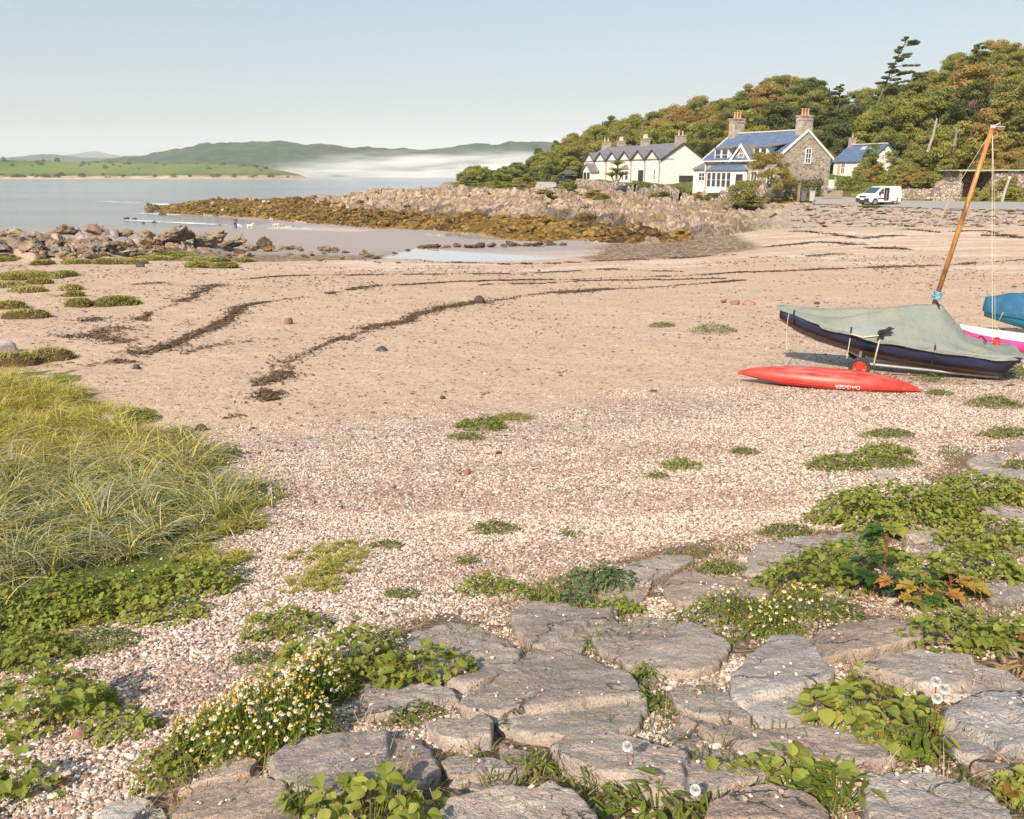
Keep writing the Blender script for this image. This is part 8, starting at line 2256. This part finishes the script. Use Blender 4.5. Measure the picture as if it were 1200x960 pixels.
V = np.array(V); idx = np.arange(280).reshape(40, 7); link('hull', mesh_np('hull', V, [np.stack([idx[:-1, :-1], idx[1:, :-1], idx[1:, 1:], idx[:-1, 1:]], -1).reshape(-1, 4), idx[0][None]], None, True, [M_BLUEH]), bd_)
VC = np.array(VC); VC += (fbm3(VC + 5, 3, 4, 3)[:, None] - .5) * np.array([0, .01, .04]); idx = np.arange(680).reshape(40, 17); link('cover', mesh_np('cover', VC, [np.stack([idx[:-1, :-1], idx[1:, :-1], idx[1:, 1:], idx[:-1, 1:]], -1).reshape(-1, 4), idx[0][None]], None, True, [M_BLUEC]), bd_)
rope([(.45, -.62, .62), (.35, -.62, .3), (.7, -.66, .05)], .007, M_ROPE, 'rope', bd_); rope([(1.1, -.72, .5), (.95, -.72, .25)], .005, M_ROPE, 'rope', bd_)
m = MB(); m.box((.9, 0, .08), (.18, 1.0, .12)); m.box((2.2, 0, .04), (.18, 1.0, .1)); m.build('chock', M_SPAR, bd_)
# red bottle standing on the cover near the stern
pt = WY(1167, 408, float(stern[1]) + .1); bt_ = empty('buoy', tuple(pt)); tag(bt_, 'small red plastic float behind the dinghy stern cover', 'float', None, 'thing')
MB().lathe([(.055, -.05), (.058, 0), (.05, .09), (.032, .13), (.030, .15)], (0, 0, 0), 14).build('body', M_REDP, bt_, True); MB().lathe([(.033, .15), (.033, .175), (.02, .18)], (0, 0, 0), 12).build('cap', simple('dark_red_seam', (.30, .02, .02), .5), bt_)
# ------------------------------------------------------------------ the white van
M_VAN = simple('white_car_paint', (.80, .79, .78), .3, .02, 2, 0, .5)
M_BLACKP = simple('black_plastic', (.045, .045, .05), .55, .1)
M_TINT = simple('car_glass', (.05, .075, .10), .08, .1, 2, 0, .8)
M_LAMP = simple('lamp_lens', (.62, .62, .60), .2, .05)
M_RIM = simple('wheel_rim', (.45, .45, .45), .35, .1, 4, 0, .5, .6)
def car(root, prof, width, wheels, glass_side, screen, mat, door_open=None, wr=.31):
    """prof: side outline (x forward, z) counter-clockwise; nose at +x"""
    w = width / 2; n = len(prof); V = []; top = max(p[1] for p in prof)
    for s_ in (-1, 1):
        for (x, z) in prof:
            inn = .0 if z < 1.0 else .16 * (z - 1.0) / (top - 1.0)      # tumblehome
            V.append((x, s_ * (w - inn), z))
    Fs = [tuple(range(n)), tuple(range(2 * n - 1, n - 1, -1))] + [(i + n, (i + 1) % n + n, (i + 1) % n, i)[::1] for i in range(n)]
    m = MB(); m.add(V, Fs); b = m.build('body', mat, root, bevel=.05)
    b.modifiers['bevel'].segments = 3
    for (x, side) in [(q, s_) for q in wheels for s_ in (-1, 1)]:
        y = side * (w - .10)
        wh = MB().prism([(x + wr * math.cos(a), wr + wr * math.sin(a)) for a in np.linspace(0, 2 * np.pi, 25)[:-1]], y - .11, y + .11 + .015 * 0, 'y').build('wheel', M_TYRE, root, bevel=.03)
        MB().prism([(x + wr * .62 * math.cos(a), wr + wr * .62 * math.sin(a)) for a in np.linspace(0, 2 * np.pi, 19)[:-1]], y + side * .10, y + side * .125, 'y').build('rim', M_RIM, wh)
        m = MB(); m.prism([(x + (wr + .07) * math.cos(a), wr + (wr + .07) * math.sin(a)) for a in np.linspace(0, np.pi, 15)], y + side * .085 - .01, y + side * .105, 'y'); m.build('wheel_arch', M_BLACKP, root)
    return b
p = onground(1033, 86.2)
van = empty('van', tuple(p), math.radians(180 + 24)); tag(van, 'small white panel van parked on the road with its side door open', 'van', None, 'thing')
van.location.z += .05
prof = [(-2.15, .28), (2.05, .28), (2.17, .42), (2.17, .78), (2.0, .98), (1.32, 1.16), (.52, 1.70), (.15, 1.80), (-2.05, 1.82), (-2.16, 1.70), (-2.2, .9)]
car(van, prof, 1.80, (-1.35, 1.38), None, None, M_VAN)
m = MB(); m.add([(1.34, -.72, 1.175), (1.34, .72, 1.175), (.56, .64, 1.695), (.56, -.64, 1.695)], [(0, 1, 2, 3)]); m.add([(1.36, -.72, 1.19), (1.36, .72, 1.19), (.58, .64, 1.71), (.58, -.64, 1.71)], [(0, 1, 2, 3)]); m.build('windscreen', M_TINT, van)
for sd in (-1, 1):
    y = lambda z: sd * (.9 - .16 * (z - 1.0) / .82 + .006)
    m = MB(); P4 = [(1.02, 1.12), (.30, 1.12), (.30, 1.62), (.48, 1.62)]; m.add([(x, y(z), z) for x, z in P4] + [(x, y(z) + sd * .012, z) for x, z in P4], [(0, 1, 2, 3), (4, 5, 6, 7), (0, 1, 5, 4), (1, 2, 6, 5), (2, 3, 7, 6), (3, 0, 4, 7)]); m.build('side_window', M_TINT, van)
    MB().box((.95, sd * 1.0, 1.15), (.12, .2, .2)).build('wing_mirror', M_BLACKP, van)
    m = MB(); m.box((.55, sd * .91, .66), (1.0, .03, .09)); m.box((-1.05 if sd > 0 else -.9, sd * .91, .66), (1.4, .03, .09)); m.build('side_strip', M_BLACKP, van)
    MB().box((2.12, sd * .62, .86), (.14, .36, .16)).build('headlight', M_LAMP, van)
# the open doorway and the door slid back (on the side that faces the beach)
sd = 1
MB().box((-.10, sd * .86, 1.05), (.62, .09, 1.25)).build('door_opening', simple('van_inside', (.05, .04, .035), .9), van)
m = MB(); m.box((-.05, .80 * sd + .06, .95), (.16, .1, .9)); m.build('seat', simple('seat_cloth', (.28, .17, .12), .9), van)
MB().box((-.98, sd * .93, 1.08), (1.05, .04, 1.35), None, .97).build('sliding_door', M_VAN, van, bevel=.015)
m = MB(); m.box((2.16, 0, .50), (.12, 1.7, .34)); m.box((0, .0, .30), (4.1, 1.76, .12)); m.build('bumper', M_BLACKP, van, bevel=.03)
MB().box((2.235, 0, .58), (.02, .5, .12)).build('number_plate', M_WPAINT, van)
MB().box((2.19, 0, .84), (.06, .75, .14)).build('grille', M_BLACKP, van)
MB().box((-.1, .3, 1.86), (.5, .35, .07)).build('roof_beacon', simple('orange_lens', (.6, .2, .08), .4), van, bevel=.02)

# dark car half hidden left of the terrace
p = onground(664, 150.5); dc = empty('car', tuple(p), math.radians(190)); tag(dc, 'dark car parked beneath the parasol beside the terrace', 'car', 'parked cars', 'thing')
M_DCAR = simple('dark_car_paint', (.04, .045, .055), .3, .05)
car(dc, [(-2.1, .28), (2.0, .28), (2.1, .5), (2.0, .82), (1.1, .95), (.45, 1.38), (-.9, 1.42), (-1.7, 1.05), (-2.12, .95)], 1.75, (-1.3, 1.3), None, None, M_DCAR)
m = MB(); m.add([(1.12, -.7, .97), (1.12, .7, .97), (.50, .62, 1.37), (.50, -.62, 1.37)], [(0, 1, 2, 3)]); m.build('windscreen', M_TINT, dc)
p = onground(733, 127); tr_ = empty('car', tuple(p), math.radians(200)); tag(tr_, 'black car nose showing above the wall before the terrace door', 'car', 'parked cars', 'thing')
car(tr_, [(-2.1, .28), (2.0, .28), (2.1, .5), (2.0, .82), (1.1, .95), (.45, 1.38), (-.9, 1.42), (-1.7, 1.05), (-2.12, .95)], 1.75, (-1.3, 1.3), None, None, M_DCAR)
for sd in (-1, 1): MB().box((2.03, sd * .6, .72), (.12, .34, .14)).build('headlight', M_LAMP, tr_)

# ------------------------------------------------------------------ figures grown from skeletons
def skin(name, joints, edges, mat, parent=None, levels=2, root=0):
    me = bpy.data.meshes.new(name); me.from_pydata([j[:3] for j in joints], edges, []); me.update(); me.materials.append(mat)
    o = link(name, me, parent)
    sk_ = o.modifiers.new('skin', 'SKIN'); sk_.use_smooth_shade = True
    lay = me.skin_vertices[0] if me.skin_vertices else None
    if lay is None:
        bpy.context.view_layer.objects.active = o
        bpy.ops.object.select_all(action='DESELECT'); o.select_set(True); bpy.ops.mesh.customdata_skin_add(); lay = me.skin_vertices[0]
    for i, j in enumerate(joints):
        rr_ = j[3]; lay.data[i].radius = (rr_, rr_) if not isinstance(rr_, tuple) else rr_
    lay.data[root].use_root = True
    ss = o.modifiers.new('sub', 'SUBSURF'); ss.levels = ss.render_levels = levels
    return o
M_SKIN = simple('skin', (.52, .33, .25), .6, .06); M_JACK = simple('plum_jacket', (.20, .09, .15), .85, .2); M_TROUS = simple('navy_trousers', (.04, .045, .08), .85, .2); M_HAIR = simple('light_brown_hair', (.22, .14, .08), .8, .2); M_BOOT = simple('boots', (.05, .04, .035), .7, .1)
pp = at(276.5, 268.5); pers = empty('person', tuple(pp), math.radians(-70)); tag(pers, 'walker in plum jacket and dark trousers striding on the wet sand', 'person', None, 'thing')
# facing +x, about to take a step
J = [(0, 0, .92, (.15, .11)), (0, 0, 1.10, (.13, .10)), (.02, 0, 1.30, (.17, .11)), (.03, 0, 1.42, (.10, .07)), (.05, 0, 1.52, .048), (.07, 0, 1.60, .085), (.08, 0, 1.68, .080),
     (.0, .10, .86, .095), (.14, .10, .50, .062), (.10, .10, .10, .042), (.24, .10, .05, .036),
     (.0, -.10, .86, .095), (-.06, -.10, .48, .062), (-.26, -.10, .12, .042), (-.16, -.10, .04, .036),
     (.02, .20, 1.38, .058), (-.10, .25, 1.12, .044), (.02, .26, .88, .034), (.05, .26, .80, .026),
     (.02, -.20, 1.38, .058), (.08, -.26, 1.12, .044), (.25, -.24, .96, .034), (.32, -.24, .93, .026)]
E = [(0, 1), (1, 2), (2, 3), (3, 4), (4, 5), (5, 6), (0, 7), (7, 8), (8, 9), (9, 10), (0, 11), (11, 12), (12, 13), (13, 14), (3, 15), (15, 16), (16, 17), (17, 18), (3, 19), (19, 20), (20, 21), (21, 22)]
skin('body', J, E, M_SKIN, pers)
g = .012
def grow(ids, k=.018):
    return [(J[i][0], J[i][1], J[i][2], (J[i][3][0] + k, J[i][3][1] + k) if isinstance(J[i][3], tuple) else J[i][3] + k) for i in ids]
ids = [0, 1, 2, 3, 15, 16, 17, 19, 20, 21]; skin('jacket', grow(ids, .022), [(0, 1), (1, 2), (2, 3), (3, 4), (4, 5), (5, 6), (3, 7), (7, 8), (8, 9)], M_JACK, pers)
ids = [0, 7, 8, 9, 11, 12, 13]; skin('trousers', grow(ids, .016), [(0, 1), (1, 2), (2, 3), (0, 4), (4, 5), (5, 6)], M_TROUS, pers)
for a, b in ((9, 10), (13, 14)): skin('boot', grow([a, b], .014), [(0, 1)], M_BOOT, pers)
skin('hair', [(.045, 0, 1.64, .088), (.05, 0, 1.71, .078), (.0, 0, 1.58, .06)], [(0, 1), (0, 2)], M_HAIR, pers)
MB().tube([(.15, 0, 1.615), (.175, 0, 1.60)], .014, 6, .01).build('nose', M_SKIN, pers)
def dog(u, v, rz, col, label, head_down=False, s=1.0, patch=None):
    p = at(u, v); root = empty('dog', tuple(p), rz); root.scale = (s, s, s); tag(root, label, 'dog', 'dogs on the wet sand', 'thing')
    mt = simple('dog_fur_%d' % int(u), col, .9, .1, 6)
    hz_ = .30 if head_down else .62
    J = [(-.22, 0, .44, (.085, .10)), (0, 0, .44, (.085, .095)), (.20, 0, .45, (.10, .12)), (.33, 0, .54 if not head_down else .42, .065), (.42, 0, hz_ + .02, .072), (.52, 0, hz_ - .01, .040), (.58, 0, hz_ - .015, .028),
         (-.25, .08, .34, .062), (-.16, .09, .26, .048), (-.30, .09, .15, .026), (-.27, .09, .02, .022), (-.22, .09, .01, .022),
         (-.25, -.08, .34, .062), (-.20, -.09, .26, .048), (-.34, -.09, .15, .026), (-.31, -.09, .02, .022), (-.26, -.09, .01, .022),
         (.21, .07, .32, .042), (.18, .07, .17, .026), (.20, .07, .02, .022), (.21, -.07, .32, .042), (.26, -.07, .18, .026), (.25, -.07, .02, .022),
         (-.34, 0, .50, .026), (-.48, 0, .60, .018), (.41, .055, hz_ + .09, .018), (.41, -.055, hz_ + .09, .018)]
    E = [(0, 1), (1, 2), (2, 3), (3, 4), (4, 5), (5, 6), (0, 7), (7, 8), (8, 9), (9, 10), (10, 11), (0, 12), (12, 13), (13, 14), (14, 15), (15, 16), (2, 17), (17, 18), (18, 19), (2, 20), (20, 21), (21, 22), (0, 23), (23, 24), (4, 25), (4, 26)]
    skin('body', J, E, mt, root, 1, 1)
    if patch: skin('saddle_patch', [(-.18, 0, .465, (.088, .088)), (.02, 0, .47, (.09, .082))], [(0, 1)], patch, root, 1)
dog(281.5, 267.8, math.radians(160), (.74, .68, .60), 'white dog beside the walker', s=.95)
dog(293, 268.2, math.radians(5), (.80, .77, .72), 'white dog trotting a little right of the walker', s=1.1)
dog(324, 267.0, math.radians(170), (.72, .60, .48), 'tan and white dog farthest right of the walker', True, 1.15, simple('tan_fur', (.45, .20, .09), .9, .1))
dog(330, 267.2, math.radians(10), (.48, .24, .12), 'tan dog nose to tail with the tan and white one', False, 1.0)

for o in list(bpy.data.objects):
    if 'category' in o and 'kind' not in o: o['kind'] = 'thing'
finish_labels()
